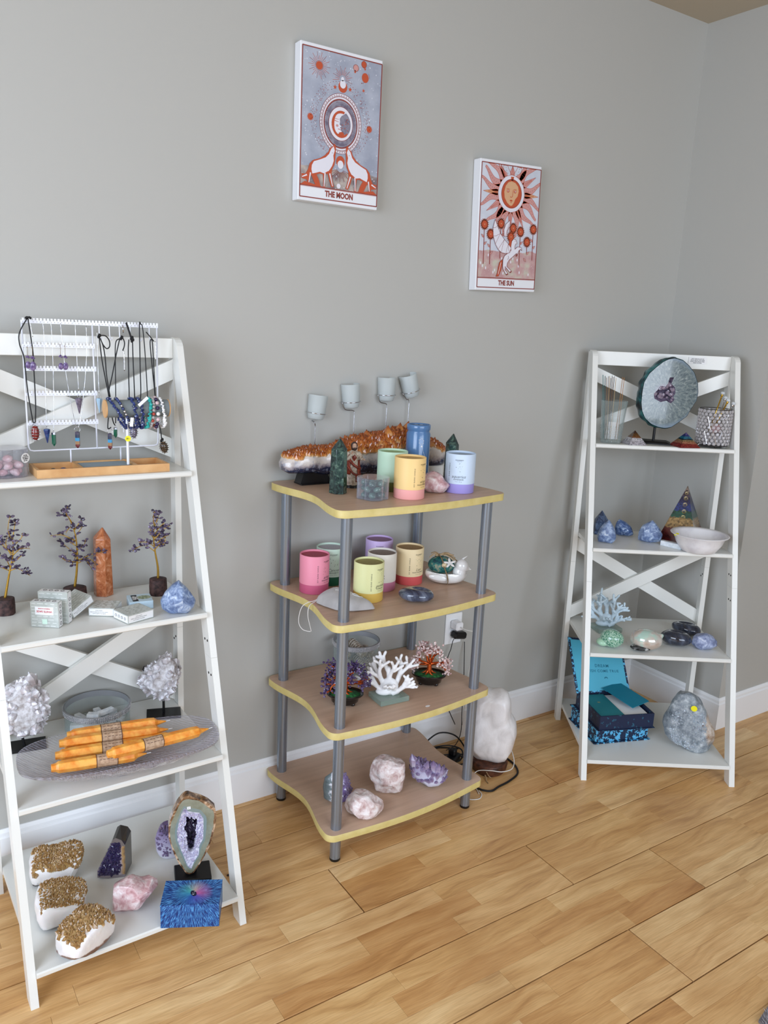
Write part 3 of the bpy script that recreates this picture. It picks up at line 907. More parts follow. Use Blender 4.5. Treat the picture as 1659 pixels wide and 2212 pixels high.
# ---------------------------------------------------------------- stones and common materials
def stone(name, stops, vs=40, rough=.35, bump=.5, bs=90, bd=.002, sss=.0, trans=0, vd=5, distort=0.0, vor=0.0, coat=0.0):
    g = NG(name)
    co = g.co()
    n1 = g.n('TexNoise', {'Vector': co, 'Scale': vs, 'Detail': vd, 'Roughness': .62, 'Distortion': distort}).outputs[0]
    f = n1
    if vor:
        v = g.n('TexVoronoi', {'Vector': co, 'Scale': vs * 1.7}).outputs[1]
        f = g.mth('MULTIPLY_ADD', g.n('SeparateColor', {0: v}).outputs[0], vor, g.mth('MULTIPLY', n1, 1 - vor))
    g.set(Base_Color=g.ramp(f, stops), Roughness=rough, Coat_Weight=coat)
    if sss: g.set(Subsurface_Weight=sss, Subsurface_Scale=.006, Subsurface_Radius=(1, .8, .8))
    if trans: g.set(Transmission_Weight=trans)
    if bump:
        v2 = g.n('TexVoronoi', {'Vector': co, 'Scale': bs}, feature='SMOOTH_F1').outputs[0]
        n2 = g.n('TexNoise', {'Vector': co, 'Scale': bs * 1.3, 'Detail': 4}).outputs[0]
        g.bump(g.mth('ADD', v2, n2), bump, bd)
    MATS[name] = g.m
    return g.m
def crys(name, stops, rough=.12, sss=.2, var=.25, bump=0):
    g = NG(name)
    a = g.n('Attribute', attribute_name='tip').outputs['Fac']
    n1 = g.n('TexNoise', {'Vector': g.co(), 'Scale': 70, 'Detail': 3}).outputs[0]
    f = g.mth('ADD', a, g.mth('MULTIPLY_ADD', n1, var * 2, -var))
    g.set(Base_Color=g.ramp(f, stops), Roughness=rough, Coat_Weight=.3)
    if sss: g.set(Subsurface_Weight=sss, Subsurface_Scale=.005)
    return g.m
M_rose = stone('rose_quartz', [(.32, (172, 122, 126)), (.47, (206, 166, 168)), (.60, (226, 204, 204)), (.72, (246, 240, 240))], vs=45, rough=.22, bump=.75, bs=70, bd=.003, sss=.15, distort=.6)
M_rosep = stone('pale_rose_quartz', [(.32, (190, 158, 156)), (.45, (220, 200, 196)), (.58, (238, 228, 226)), (.72, (250, 248, 248))], vs=50, rough=.25, bump=.8, bs=60, bd=.004, sss=.15, distort=.6)
M_moss = stone('moss_agate_green', [(.36, (20, 34, 36)), (.50, (38, 60, 57)), (.60, (66, 92, 82)), (.70, (118, 140, 124)), (.76, (40, 60, 56))], vs=55, rough=.12, bump=0, distort=1.4, coat=.4)
M_bluequ = stone('blue_quartz', [(.34, (74, 92, 132)), (.48, (112, 132, 170)), (.6, (158, 176, 204)), (.7, (216, 224, 236))], vs=48, rough=.32, bump=.55, bs=120, bd=.0018, distort=1.2)
M_darkbl = stone('dark_blue_quartz', [(.34, (34, 44, 66)), (.48, (58, 74, 104)), (.62, (96, 116, 146)), (.72, (140, 156, 176))], vs=48, rough=.25, bump=.4, bs=120, bd=.0015, distort=1.2)
M_bluepol = stone('polished_sodalite', [(.34, (46, 72, 122)), (.48, (82, 110, 160)), (.6, (140, 164, 200)), (.7, (206, 218, 232))], vs=45, rough=.08, bump=0, distort=1.8, coat=.5)
M_agrey = stone('polished_blue_agate', [(.36, (46, 52, 68)), (.47, (70, 78, 98)), (.56, (108, 116, 134)), (.66, (80, 86, 98))], vs=14, rough=.07, bump=0, distort=1.2, coat=.6)
M_agnavy = stone('polished_navy_agate', [(.36, (32, 36, 48)), (.5, (48, 54, 70)), (.62, (82, 90, 108))], vs=14, rough=.07, bump=0, distort=1.2, coat=.6)
M_whiteq = stone('milky_quartz', [(.33, (196, 190, 186)), (.5, (228, 225, 222)), (.65, (248, 247, 246))], vs=50, rough=.3, bump=.6, bs=110, bd=.002, sss=.1)
M_glass = mat('clear_glass', (176, 192, 190), .04, alpha=-.12, coat=.8)
M_plastic = mat('clear_plastic', (196, 198, 210), .05, alpha=-.10, coat=.8)
M_frost = mat('frosted_glass', (206, 213, 212), .5, alpha=.66)
M_rope = mat('raffia', (176, 148, 108), .7, var=[(.3, (150, 122, 84)), (.7, (196, 170, 132))], vs=120)

def rock_thing(name, label, cat, x, y, z, poly, depth, m, rz=None, group=None, **kw):
    o = MB().add(rock(poly, depth, **kw), smooth=True).build(name, m, None, loc=(x, y, z), rz=face(x, y) if rz is None else rz, sharp=kw.get('sharp', 26) if 'sharp' in kw else 24)
    return tag(o, label, cat, group)

# ---------------------------------------------------------------- candle boxes
def candle_box(label, x, y, z, top, base, lid, trot, words, rim=None, group='round candle boxes on the silver rack', h=.115):
    root = thing('candle_box', label, 'candle', (x, y, z), face(x, y), group)
    R = .0440
    mt = mat('sleeve_%d_%d_%d' % top, top, .5); mb = mat('boxbase_%d_%d_%d' % base, base, .5); ml = mat('lid_%d_%d_%d' % lid, lid, .6, var=[(.3, tuple(int(c * .94) for c in lid)), (.7, lid)], vs=200)
    MB().add(lathe([(.0001, 0), (R - .0012, 0), (R - .0006, .0008), (R - .0006, .0275), (.0001, .0275)], 56), smooth=True).build('box_base', mb, root, sharp=40, label='differently coloured base band')
    sl = MB().add(lathe([(R - .002, .0276), (R, .0278), (R, h - .0012), (R - .0006, h - .0003), (R - .0014, h), (R - .0024, h - .0004), (R - .0028, h - .0015), (R - .0028, h - .0062), (R - .004, h - .0063)], 56), smooth=True).build('box_sleeve', mt, root, sharp=45)
    ld = MB().add(lathe([(.0001, h - .0058), (R - .0027, h - .0058)], 48)).build('box_lid', ml, root, label='recessed lid printed with small stars')
    r = random.Random(hash(words[0]) % 99 + len(label))
    dots = Draw(0)
    for _ in range(10): dots.star(r.uniform(-.018, .018), r.uniform(-.018, .018), r.uniform(.0006, .0016), 0, 1, n=4)
    dots.m.build('lid_stars', M_ink, ld, kind='stuff').matrix_local = T(0, 0, h - .0057) @ RX(-pi / 2) @ T(0, .00025, 0)
    def wrap(vf, cx, cz, rot=0):
        vs, fs = vf; out = []
        for px, py, _ in vs:
            if rot: px, py = -py, px
            a = trot + (px + cx) / R
            out.append(((R + .00022) * sin(a), -(R + .00022) * cos(a), cz + py))
        return out, fs
    pm = MB()
    pm.add(wrap(text_vf('SOY BLEND CANDLE', .0046, spacing=1.25, bold=.00006), 0, .062, 1))
    cx = .030
    pm.add(wrap(text_vf('FOUNDRY', .0045, spacing=1.2, bold=.0001), cx, .098)); pm.add(wrap(text_vf('CANDLE CO.', .0022, spacing=1.2), cx, .0945))
    pm.add(wrap(text_vf(words[0], .0125, shear=.35, bold=-.00006), cx, .050))
    pm.add(wrap(text_vf(words[1], .0050, spacing=1.3, bold=.0001), cx, .0415)); pm.add(wrap(text_vf('5 oz / 141 g', .0036, spacing=1.1), cx, .0355))
    for _ in range(9):
        s = r.uniform(.0007, .0017); a, b = r.uniform(-.013, .013), r.uniform(.060, .090)
        q = Draw(0); q.star(a, b, s, 0, 1, n=4, k=.35)
        pm.add(wrap(([(v[0], v[2], 0) for v in q.m.v], q.m.f), cx, 0))
    pm.build('box_lettering', M_ink, sl)
    return root
zt, z2, z3, z4 = 1.0425, .7305, .4185, .1025
candle_box('pale green candle box with olive base, behind the orange-yellow one on the rack top', 1.290, -.236, zt, (196, 226, 200), (118, 132, 80), (160, 186, 130), 2.2, ('taurus', 'BERGAMOT'))
candle_box('orange-yellow candle box with a salmon pink base, front of the rack top', 1.276, -.346, zt, (244, 208, 140), (243, 172, 166), (204, 164, 92), .32, ('virgo', 'PASSIONFRUIT'))
candle_box('pale blue candle box with a violet base, at the right of the rack top', 1.467, -.330, zt, (206, 222, 240), (164, 152, 220), (164, 184, 206), -.75, ('aquarius', 'LAVENDER'))
candle_box('bright pink candle box with a raspberry base on the second shelf', 1.094, -.140, z2, (242, 150, 172), (206, 96, 132), (184, 84, 104), .25, ('aries', 'GRAPEFRUIT'))
candle_box('mint candle box with a dark green base, behind the front pole on the second shelf', 1.177, -.090, z2, (196, 218, 200), (24, 92, 66), (190, 190, 196), -.45, ('Cancer', 'BERGAMOT'))
candle_box('lavender candle box at the back of the second shelf', 1.366, -.070, z2, (202, 178, 222), (150, 120, 180), (158, 122, 154), -.62, ('pisces', 'LAVENDER'))
candle_box('pale yellow candle box with an ochre base on the second shelf', 1.201, -.273, z2, (232, 232, 172), (222, 186, 92), (172, 166, 108), .20, ('gemini', 'CURRANT'))
candle_box('cream candle box with a mauve base, between the pale yellow and the peach ones', 1.290, -.205, z2, (232, 226, 214), (206, 130, 160), (152, 140, 132), -.80, ('cance', 'BERGAMOT'))
candle_box('peach-cream candle box with a red base, beside the white bird dish', 1.402, -.190, z2, (240, 218, 172), (214, 92, 92), (172, 142, 96), .05, ('Leo', 'PASSIONFRUIT'))

# ---------------------------------------------------------------- rack top
def tower(name, label, x, y, z, r, h, m, tip=.035, taper=.82, sides=6, rz=0, sq=1.0, cat='crystal'):
    vs = []
    rr = random.Random(int(x * 1000))
    off = [rr.uniform(.9, 1.08) for _ in range(sides)]
    for zz, k in ((0, 1), (h - tip, taper)):
        for i in range(sides):
            a = 2 * pi * i / sides + .3
            vs.append((r * k * off[i] * cos(a), r * k * off[i] * sin(a) * sq, zz + (rr.uniform(-.12, .12) * tip if zz else 0)))
    vs.append((r * .05, 0, h))
    fs = [(i, (i + 1) % sides, sides + (i + 1) % sides, sides + i) for i in range(sides)] + [(sides + i, sides + (i + 1) % sides, 2 * sides) for i in range(sides)] + [tuple(range(sides - 1, -1, -1))]
    o = MB().add((vs, fs)).build(name, m, None, loc=(x, y, z), rz=rz)
    b = o.modifiers.new('b', 'BEVEL'); b.width = .0012; b.segments = 2
    return tag(o, label, cat)
tower('crystal_obelisk', 'tall dark green mottled obelisk at the front left of the rack top', 1.116, -.228, zt, .0262, .158, M_moss, tip=.036, taper=.88, rz=.3)
tower('crystal_obelisk', 'dark green obelisk whose tip shows behind the pale blue candle box', 1.519, -.222, zt, .0230, .157, M_moss, tip=.034, taper=.92, rz=.1)

def citrine_cluster():
    root = thing('citrine_cluster', 'long citrine geode with orange crystals along the back of the rack top', 'crystal', (1.30, -.075, zt))
    k = 1.0172; X = lambda x: x * k * .998 - 1.30; Z = lambda z: 1.5 + (z - 1.5) * k - zt
    poly = [(.992, 1.118), (.996, 1.096), (1.012, 1.084), (1.10, 1.080), (1.20, 1.074), (1.314, 1.066), (1.45, 1.066), (1.563, 1.078), (1.578, 1.10), (1.566, 1.135), (1.545, 1.150), (1.50, 1.172), (1.45, 1.192), (1.40, 1.196), (1.34, 1.186), (1.28, 1.180), (1.23, 1.176), (1.18, 1.158), (1.12, 1.150), (1.06, 1.153), (1.01, 1.138)]
    P = [(X(a), Z(b)) for a, b in poly]
    g = NG('citrine_matrix')
    co = g.co(); z = g.n('SeparateXYZ', {0: co}).outputs[2]; xx = g.n('SeparateXYZ', {0: co}).outputs[0]
    n1 = g.n('TexNoise', {'Vector': co, 'Scale': 26, 'Detail': 6, 'Roughness': .7}).outputs[0]
    n2 = g.n('TexNoise', {'Vector': co, 'Scale': 60, 'Detail': 4, 'Distortion': 1.5}).outputs[0]
    h = g.mth('MULTIPLY_ADD', n1, .055, z)
    t = g.mth('MULTIPLY', h, 7.2)
    c = g.ramp(t, [(.30, (16, 20, 36)), (.56, (36, 44, 70)), (.62, (150, 140, 144)), (.70, (206, 196, 188)), (.90, (226, 218, 212)), (1, (196, 140, 84))])
    c = g.mix(g.mth('MULTIPLY', g.mth('GREATER_THAN', n2, .58), .45), c, lin((150, 158, 176)))
    g.set(Base_Color=c, Roughness=.18, Coat_Weight=.3); g.bump(n2, .3, .0015)
    R_ = rock_long(P, .092, seed=4, nz=.006, ns=22)
    body = MB().add(R_, smooth=True).build('geode_body', g.m, root, label='polished body, dark blue below and white above')
    r = random.Random(11); cm = MB()
    def top(x):
        for i in range(len(P) - 1):
            (a, b), (c_, d) = sorted((P[i], P[i + 1]))
            if a <= x <= c_ and min(b, d) > .075: return b + (d - b) * (x - a) / max(1e-6, c_ - a)
        return .09
    spots = surf(R_, r, 1500, lambda p, n: n.y < .5 and p.z > .070 and p.z > top(p.x) - (.014 if p.x < -.12 else .036 if p.x < .20 else .022) and p.z > .084)
    for p, n in spots:
        big = (p.x > -.10 and p.x < .20)
        rad_ = r.uniform(.0055, .010) * (1.45 if big else .9); L = r.uniform(.016, .026) * (1.3 if big else .9)
        d = (n * .6 + Vector((r.uniform(-.3, .3), r.uniform(-.3, .1), .8))).normalized()
        c_, tp = crystal(p - d * L * .5, d, rad_, L, r, tipf=.55)
        cm.add(c_, tip=tp)
    cm.build('citrine_points', crys('citrine_orange', [(0, (224, 212, 200)), (.38, (222, 186, 146)), (.6, (206, 138, 70)), (.85, (170, 88, 34)), (1, (120, 58, 28))], rough=.1), root, kind='stuff', label='orange citrine points')
    # tall points that stand out along the skyline
    for (x, z_) in ((1.083, 1.172), (1.062, 1.160), (1.145, 1.163), (1.236, 1.190), (1.280, 1.203), (1.30, 1.197), (1.345, 1.216), (1.372, 1.214), (1.398, 1.222), (1.423, 1.226), (1.46, 1.214), (1.50, 1.196), (1.535, 1.172), (1.56, 1.15)):
        x2, z2_ = X(x), Z(z_)
        L = .050; c_, tp = crystal((x2, -.006 + r.uniform(-.012, .012), z2_ - L), (r.uniform(-.1, .1), 0, 1), .0185 if 1.2 < x < 1.48 else .012, L, r, tipf=.5)
        MB().add(c_, tip=tp).build('citrine_point', bpy.data.materials['citrine_orange'], root)
    MB().add(prism([(-.235, .004), (-.13, .004), (-.15, .033), (-.225, .036)], -.02, .02, 'y')).add(cbox(.11, .05, .004, .001, True), M=T(-.18, 0, 0)).build('display_stand', M_black, root, label='black stand under the left end')
    MB().add(cbox(.11, .075, .036, .003), M=T(.215, -.005, .0185)).build('support_block', mat('white_foam', (232, 232, 228), .6), root, label='white block under the right end')
citrine_cluster()

def statue():
    x, y = 1.198, -.168
    root = thing('figurine', 'small resin figurine of a robed bearded man, right of the tall green obelisk', 'figurine', (x, y, zt), face(x, y) + .25)
    skin = mat('figurine_skin', (196, 158, 134), .5); hair = mat('figurine_hair', (56, 34, 26), .45); cream = mat('figurine_cream', (188, 170, 152), .45, var=[(.35, (150, 128, 108)), (.6, (204, 190, 172))], vs=160)
    red = mat('figurine_red', (134, 52, 36), .4, var=[(.35, (96, 34, 28)), (.65, (160, 66, 42))], vs=120); gold = mat('figurine_gold', (150, 112, 62), .35, metal=.3)
    fold = lambda a, z: 1 + .10 * sin(a * 7 + z * 60) * (1 - z / .14) + .05 * sin(a * 13)
    MB().add(lathe([(.0001, .008), (.022, .008), (.0215, .014), (.020, .035), (.0185, .055), (.0160, .075), (.0165, .090), (.0175, .098), (.013, .106), (.006, .110), (.0001, .111)], 56, rfn=fold), M=S3(1, .8, 1), smooth=True).build('robe', cream, root, sharp=50)
    # cloak swept over the hip and down the back
    def clk(a, z): return 1 + .08 * sin(a * 9 + z * 120)
    m = MB(); vs, fs = lathe([(.0235, .018), (.0225, .040), (.0205, .062), (.0185, .082), (.0185, .098)], 56, rfn=clk)
    keep = []
    for f in fs:
        cx = sum(vs[i][0] for i in f) / 4; cy = sum(vs[i][1] for i in f) / 4; cz = sum(vs[i][2] for i in f) / 4
        if cy > .004 or (cx > 0 and cz < .078 and cx > .004 + (cz - .02) * .15) or (cx < -.012 and cz > .03): keep.append(f)
    m.add((vs, keep), M=S3(1, .82, 1), smooth=True)
    m.add(tube(smooth_path([(-.018, -.008, .088), (-.006, -.018, .072), (.008, -.019, .062), (.019, -.010, .058)]), lambda t: .0042 - .001 * t, 8), smooth=True)
    m.add(tube(smooth_path([(-.019, -.006, .066), (-.008, -.019, .048), (.006, -.020, .040), (.020, -.008, .040)]), .0032, 8), smooth=True)
    cl = m.build('cloak', red, root, label='dark red cloak')
    sm = cl.modifiers.new('s', 'SOLIDIFY'); sm.thickness = .0014
    MB().add(tube(smooth_path([(.020, -.006, .040), (.012, -.016, .030), (.014, -.017, .018)]), .0016, 6), smooth=True).build('cloak_trim', gold, root)
    # chest tunic, head, hair, beard, arms and hands
    MB().add(ico(3), M=T(0, -.0085, .090) @ S3(.0075, .0070, .013), smooth=True).build('tunic', red, root)
    hd = MB(); vs, fs = ico(3)
    vv = []
    for p in vs:
        q = Vector(p); k = 1.0
        q = Vector((q.x * .0072, q.y * .0080, q.z * .0098))
        q.y += -.0016 * math.exp(-((q.x / .0014) ** 2) - ((q.z + .0008) / .0026) ** 2) if q.y < 0 else 0       # nose
        for s in (-1, 1): q.y += .0009 * math.exp(-(((q.x - s * .0028) / .0013) ** 2) - ((q.z - .0012) / .0011) ** 2) if q.y < 0 else 0
        vv.append(tuple(q))
    hd.add((vv, fs), M=T(.001, -.003, .1215), smooth=True).add(cyl((0, 0, .105), (0, -.001, .116), .0042, .0036, 12), smooth=True)
    h_ = hd.build('head', skin, root)
    e = MB()
    for s in (-1, 1): e.add(ico(1, .0009), M=T(.001 + s * .0028, -.0098, .1228) @ S3(1, .5, .7)); e.add(box(-.0016, .0016, 0, .0004, 0, .0005), M=T(.001 + s * .0028, -.0102, .1243))
    e.add(box(-.0016, .0016, 0, .0004, 0, .0006), M=T(.001, -.0106, .1172)); e.build('face_details', hair, h_)
    hm = MB(); vs, fs = ico(3)
    vv = []
    for p in vs:
        q = Vector(p); q = Vector((q.x * .0098, q.y * .0098, q.z * .0108 if q.z > 0 else q.z * .0185))
        if q.y < -.0040 and q.z < .0062: q.y = -.0040 + abs(q.x) * -.15
        vv.append(tuple(q * (1 + .05 * sin(atan2(q.y, q.x) * 14))))
    hm.add((vv, fs), M=T(.001, -.0005, .1235), smooth=True); hm.build('hair', hair, root)
    MB().add(ico(2), M=T(.001, -.0078, .1145) @ S3(.0052, .0040, .0062), smooth=True).build('beard', hair, root)
    am = MB(); am.add(tube(smooth_path([(-.013, -.002, .103), (-.0205, -.004, .090), (-.0185, -.012, .086), (-.0085, -.0165, .100)]), lambda t: .0062 - .0018 * t, 10), smooth=True)
    am.add(tube(smooth_path([(.013, -.002, .103), (.0205, -.004, .093), (.020, -.013, .086), (.0235, -.019, .086)]), lambda t: .0062 - .0018 * t, 10), smooth=True)
    am.build('sleeve', cream, root)
    def hand(base, d, up):
        m = MB(); d = Vector(d).normalized(); up = Vector(up).normalized(); s = d.cross(up)
        b = Vector(base)
        m.add(ico(2), M=Matrix.Translation(b + d * .002) @ Matrix((( d.x, s.x, up.x, 0), (d.y, s.y, up.y, 0), (d.z, s.z, up.z, 0), (0, 0, 0, 1))) @ S3(.0036, .0026, .0014), smooth=True)
        for i, L in enumerate((.0042, .0050, .0048, .0036)):
            o = b + d * .0045 + s * (-.0021 + .0014 * i)
            m.add(tube([o, o + d * L * .55, o + d * L + up * -.0006], .00068, 6), smooth=True)
        o = b + d * .001 - s * .0024
        m.add(tube([o, o + d * .0016 - s * .0012, o + d * .0034 - s * .0016], .00075, 6), smooth=True)
        m.build('hand', skin, root)
    hand((-.0085, -.0165, .100), (.15, -.2, 1), (0, -1, 0)); hand((.0235, -.019, .086), (.5, -.8, -.15), (0, 0, 1))
    MB().add(lathe([(.0001, 0), (.0235, 0), (.0225, .006), (.020, .0085), (.0001, .009)], 28), M=S3(1, .85, 1), smooth=True).build('base', M_black, root, sharp=40, label='black round base')
statue()

def quatrefoil(R, k=.10, n=64, ph=pi / 4): return lambda a, z: 1 + k * abs(cos(2 * (a + ph))) ** .7 - k * .5
def clover_tub(label, x, y, z, R, h, rz, fill_h, stick=None):
    root = thing('clover_tub', label, 'container', (x, y, z), rz)
    f = quatrefoil(R, .20)
    MB().add(lathe([(.0001, 0), (R, 0), (R, h - .013), (R - .0014, h - .013), (R - .0014, .0016), (.0001, .0016)], 96, rfn=f), smooth=True).build('tub_wall', M_plastic, root, sharp=40)
    MB().add(lathe([(R + .0010, h - .0125), (R + .0010, h - .001), (R, h), (.0001, h), (.0001, h - .0014), (R - .0008, h - .0014), (R - .0004, h - .0125)], 96, rfn=f, close=True), smooth=True).build('tub_lid', M_plastic, root, sharp=40, label='clear lid')
    return root
def tumbled(label, group, cx, cy, z, rz, R, cnt, sz, m, seed):
    r = random.Random(seed); protos = []
    for i in range(4):
        vs, fs = ico(3); o = Vector((i * 5.1, 2, 3)); vv = []
        for p in vs:
            q = Vector(p); q *= 1 + .22 * noise.noise(q * .9 + o)
            vv.append((q.x * sz * r.uniform(.999, 1), q.y * sz * .82, q.z * sz * .68))
        protos.append(MB().add((vv, fs), smooth=True).mesh('tumbled_stone', m))
    layer = 0; k = 0; zz = z + sz * .66
    while k < cnt:
        ring = [(0, 0)] + [(R * .62 * cos(a * pi / 2.5 + layer * .6), R * .62 * sin(a * pi / 2.5 + layer * .6)) for a in range(5)]
        for (a, b) in ring:
            if k >= cnt: break
            o = bpy.data.objects.new('tumbled_stone', protos[k % 4]); COL.objects.link(o)
            o.location = (cx + a * cos(rz) - b * sin(rz), cy + a * sin(rz) + b * cos(rz), zz + r.uniform(-.001, .001))
            o.rotation_euler = (r.uniform(-.3, .3), r.uniform(-.3, .3), r.uniform(0, 6)); tag(o, label, 'stone', group); k += 1
        layer += 1; zz += sz * 1.22
M_greent = stone('green_aventurine', [(.35, (30, 62, 56)), (.5, (54, 92, 82)), (.65, (92, 130, 118))], vs=30, rough=.08, bump=0, coat=.5)
M_roset = stone('tumbled_rose_quartz', [(.35, (206, 148, 156)), (.5, (224, 184, 190)), (.65, (238, 216, 220))], vs=22, rough=.07, bump=0, coat=.5, sss=.15)
clover_tub('clear clover-shaped tub of green tumbled stones at the front of the rack top', 1.171, -.322, zt, .0405, .060, .35, .04)
tumbled('green tumbled stone inside the clear clover-shaped tub on the rack top', 'green tumbled stones in the clover tub', 1.171, -.322, zt + .002, .35, .038, 18, .0132, M_greent, 3)

def jar_candle():
    x, y = 1.414, -.185
    root = thing('jar_candle', 'tall blue jar candle with white constellation lines, behind the yellow candle box', 'candle', (x, y, zt), face(x, y))
    R, h = .0365, .182
    MB().add(lathe([(.0001, 0), (R - .001, 0), (R, .002), (R, h - .028), (R - .003, h - .022), (R - .003, h - .018), (R - .0005, h - .015), (R - .0005, h - .002), (R - .002, h), (R - .004, h - .001), (R - .005, h - .004), (R - .005, .148), (.0001, .148)], 48), smooth=True).build('jar', mat('blue_jar', (96, 138, 186), .2, trans=.25, coat=.4), root, sharp=50)
    MB().add(lathe([(.0001, .004), (R - .0062, .004), (R - .0062, .146), (.0001, .146)], 40), smooth=True).build('wax', mat('blue_wax', (138, 184, 222), .5), root, sharp=50)
    MB().add(lathe([(.0001, h - .0062), (R - .0055, h - .0062), (R - .0055, h - .0045), (.0001, h - .004)], 40), smooth=True).build('jar_lid', mat('jar_lid_grey', (92, 112, 134), .4), root)
    m = MB()
    def C(a, z): return ((R + .0003) * sin(a), -(R + .0003) * cos(a), z)
    pts = [(.30, .126), (.10, .129), (.08, .139), (.30, .143), (.47, .137), (.46, .128), (.30, .126), (.36, .118), (.52, .100), (.70, .086), (.86, .074), (.9, .064)]
    m.add(tube([C(a, z) for a, z in pts], .00028, 5))
    for a, z in pts: m.add(ico(1, .0011), M=Matrix.Translation(C(a, z)))
    m.add(ico(2, .0026), M=Matrix.Translation(C(.32, .119)) @ S3(1, .3, 1))
    m.build('constellation_print', M_paper, root)
jar_candle()

rock_thing('rose_quartz', 'rough rose quartz chunk on the rack top between yellow and pale blue candle boxes', 'crystal', 1.385, -.318, zt, [(-.046, 0), (.045, 0), (.050, .012), (.045, .026), (.030, .036), (.022, .052), (.004, .064), (-.012, .062), (-.030, .052), (-.046, .034)], .062, M_rose, seed=12, planes=34, clip=(.8, .97), nz=.003)

# votive holder: bar behind the geode, four wire stems with rings, four frosted cups
def votives():
    V = [(1.150, 1.226, .12, 'leftmost', 'leaning slightly right'), (1.274, 1.259, -.08, 'second from the left', 'upright'), (1.401, 1.279, 0, 'third from the left', 'upright'), (1.500, 1.292, -.30, 'rightmost', 'tilted strongly to the left')]
    y = -.0175
    root = thing('votive_holder', 'steel wire votive candle holder whose four stems rise behind the orange geode', 'candle holder', (1.32, y, zt))
    MB().add(cbox(.40, .008, .004, .001, True)).build('base_bar', M_steel, root)
    for i, (x, z, tl, w, w2) in enumerate(V):
        X = x - 1.32; Z = z - zt
        M = T(X, 0, Z) @ RY(tl)
        r0 = M @ Vector((-.030 if i == 3 else 0, 0 if i == 3 else .012, .018 if i != 3 else .018))
        ring = MB().add(torus(.0300, .0013, 40, 6), M=M @ T(0, 0, .018), smooth=True).build('ring', M_chrome, root)
        st = MB(); bend = {0: 0, 1: .012, 2: .004, 3: -.010}[i]
        rp = M @ Vector((-.0312 if i in (1, 2, 3) else 0, 0 if i in (1, 2, 3) else .0312, .018))
        rp2 = M @ Vector((-.022 if i in (1, 2, 3) else 0, 0 if i in (1, 2, 3) else .024, -.004))
        sx = X + bend
        st.add(tube(smooth_path([rp, rp2, Vector((sx - .004, 0, Z - .010)), Vector((sx, 0, Z - .020)), Vector((sx, 0, Z - .05)), Vector((sx, 0, .003))], 5), .0015, 7), smooth=True)
        st.build('stem', M_steel, root)
        R0, R1, hh = .0235, .0300, .072
        c = MB().add(lathe([(.0001, 0), (R0 - .002, 0), (R0, .002), (R0 + .0035, .017), (R1 - .0004, hh - .001), (R1 - .0012, hh), (R1 - .0022, hh - .001), (R0 + .0012, .018), (R0 - .002, .006), (.0001, .006)], 44), smooth=True).build('votive_cup', M_frost, None, sharp=50)
        c.matrix_world = T(x, y, z) @ RY(tl)
        tag(c, 'frosted glass votive cup, %s of the four above the orange geode' % w, 'votive cup', 'frosted votive cups')
votives()

# ---------------------------------------------------------------- second shelf of the rack
def worry_stone(name, label, x, y, z, rx, ry, h, m, rz, hx=.012, hy=.0, hr=.35, cat='stone'):
    vs, fs = ico(4); out = []
    for p in vs:
        q = Vector(p); s = hypot(q.x, q.y)
        zz = (abs(q.z) ** .85) * (1 if q.z > 0 else -1)
        v = Vector((q.x * rx * (1 + .06 * noise.noise(q * 1.2)), q.y * ry * (1 + .08 * noise.noise(q * 1.3 + Vector((4, 1, 1)))), h / 2 + zz * h / 2))
        if q.z > 0:
            d = hypot((v.x - hx) / (rx * hr * 1.35), (v.y - hy) / (ry * hr)); v.z -= h * .26 * math.exp(-d ** 3)
        out.append(tuple(v))
    o = MB().add((out, fs), smooth=True).build(name, m, None, loc=(x, y, z), rz=rz)
    return tag(o, label, cat)
worry_stone('agate_dish', 'polished grey-blue agate with a thumb hollow, in front of the peach-cream candle box', 1.318, -.352, z2, .052, .040, .040, M_agrey, face(1.318, -.352), .014, .004, .34, cat='stone')

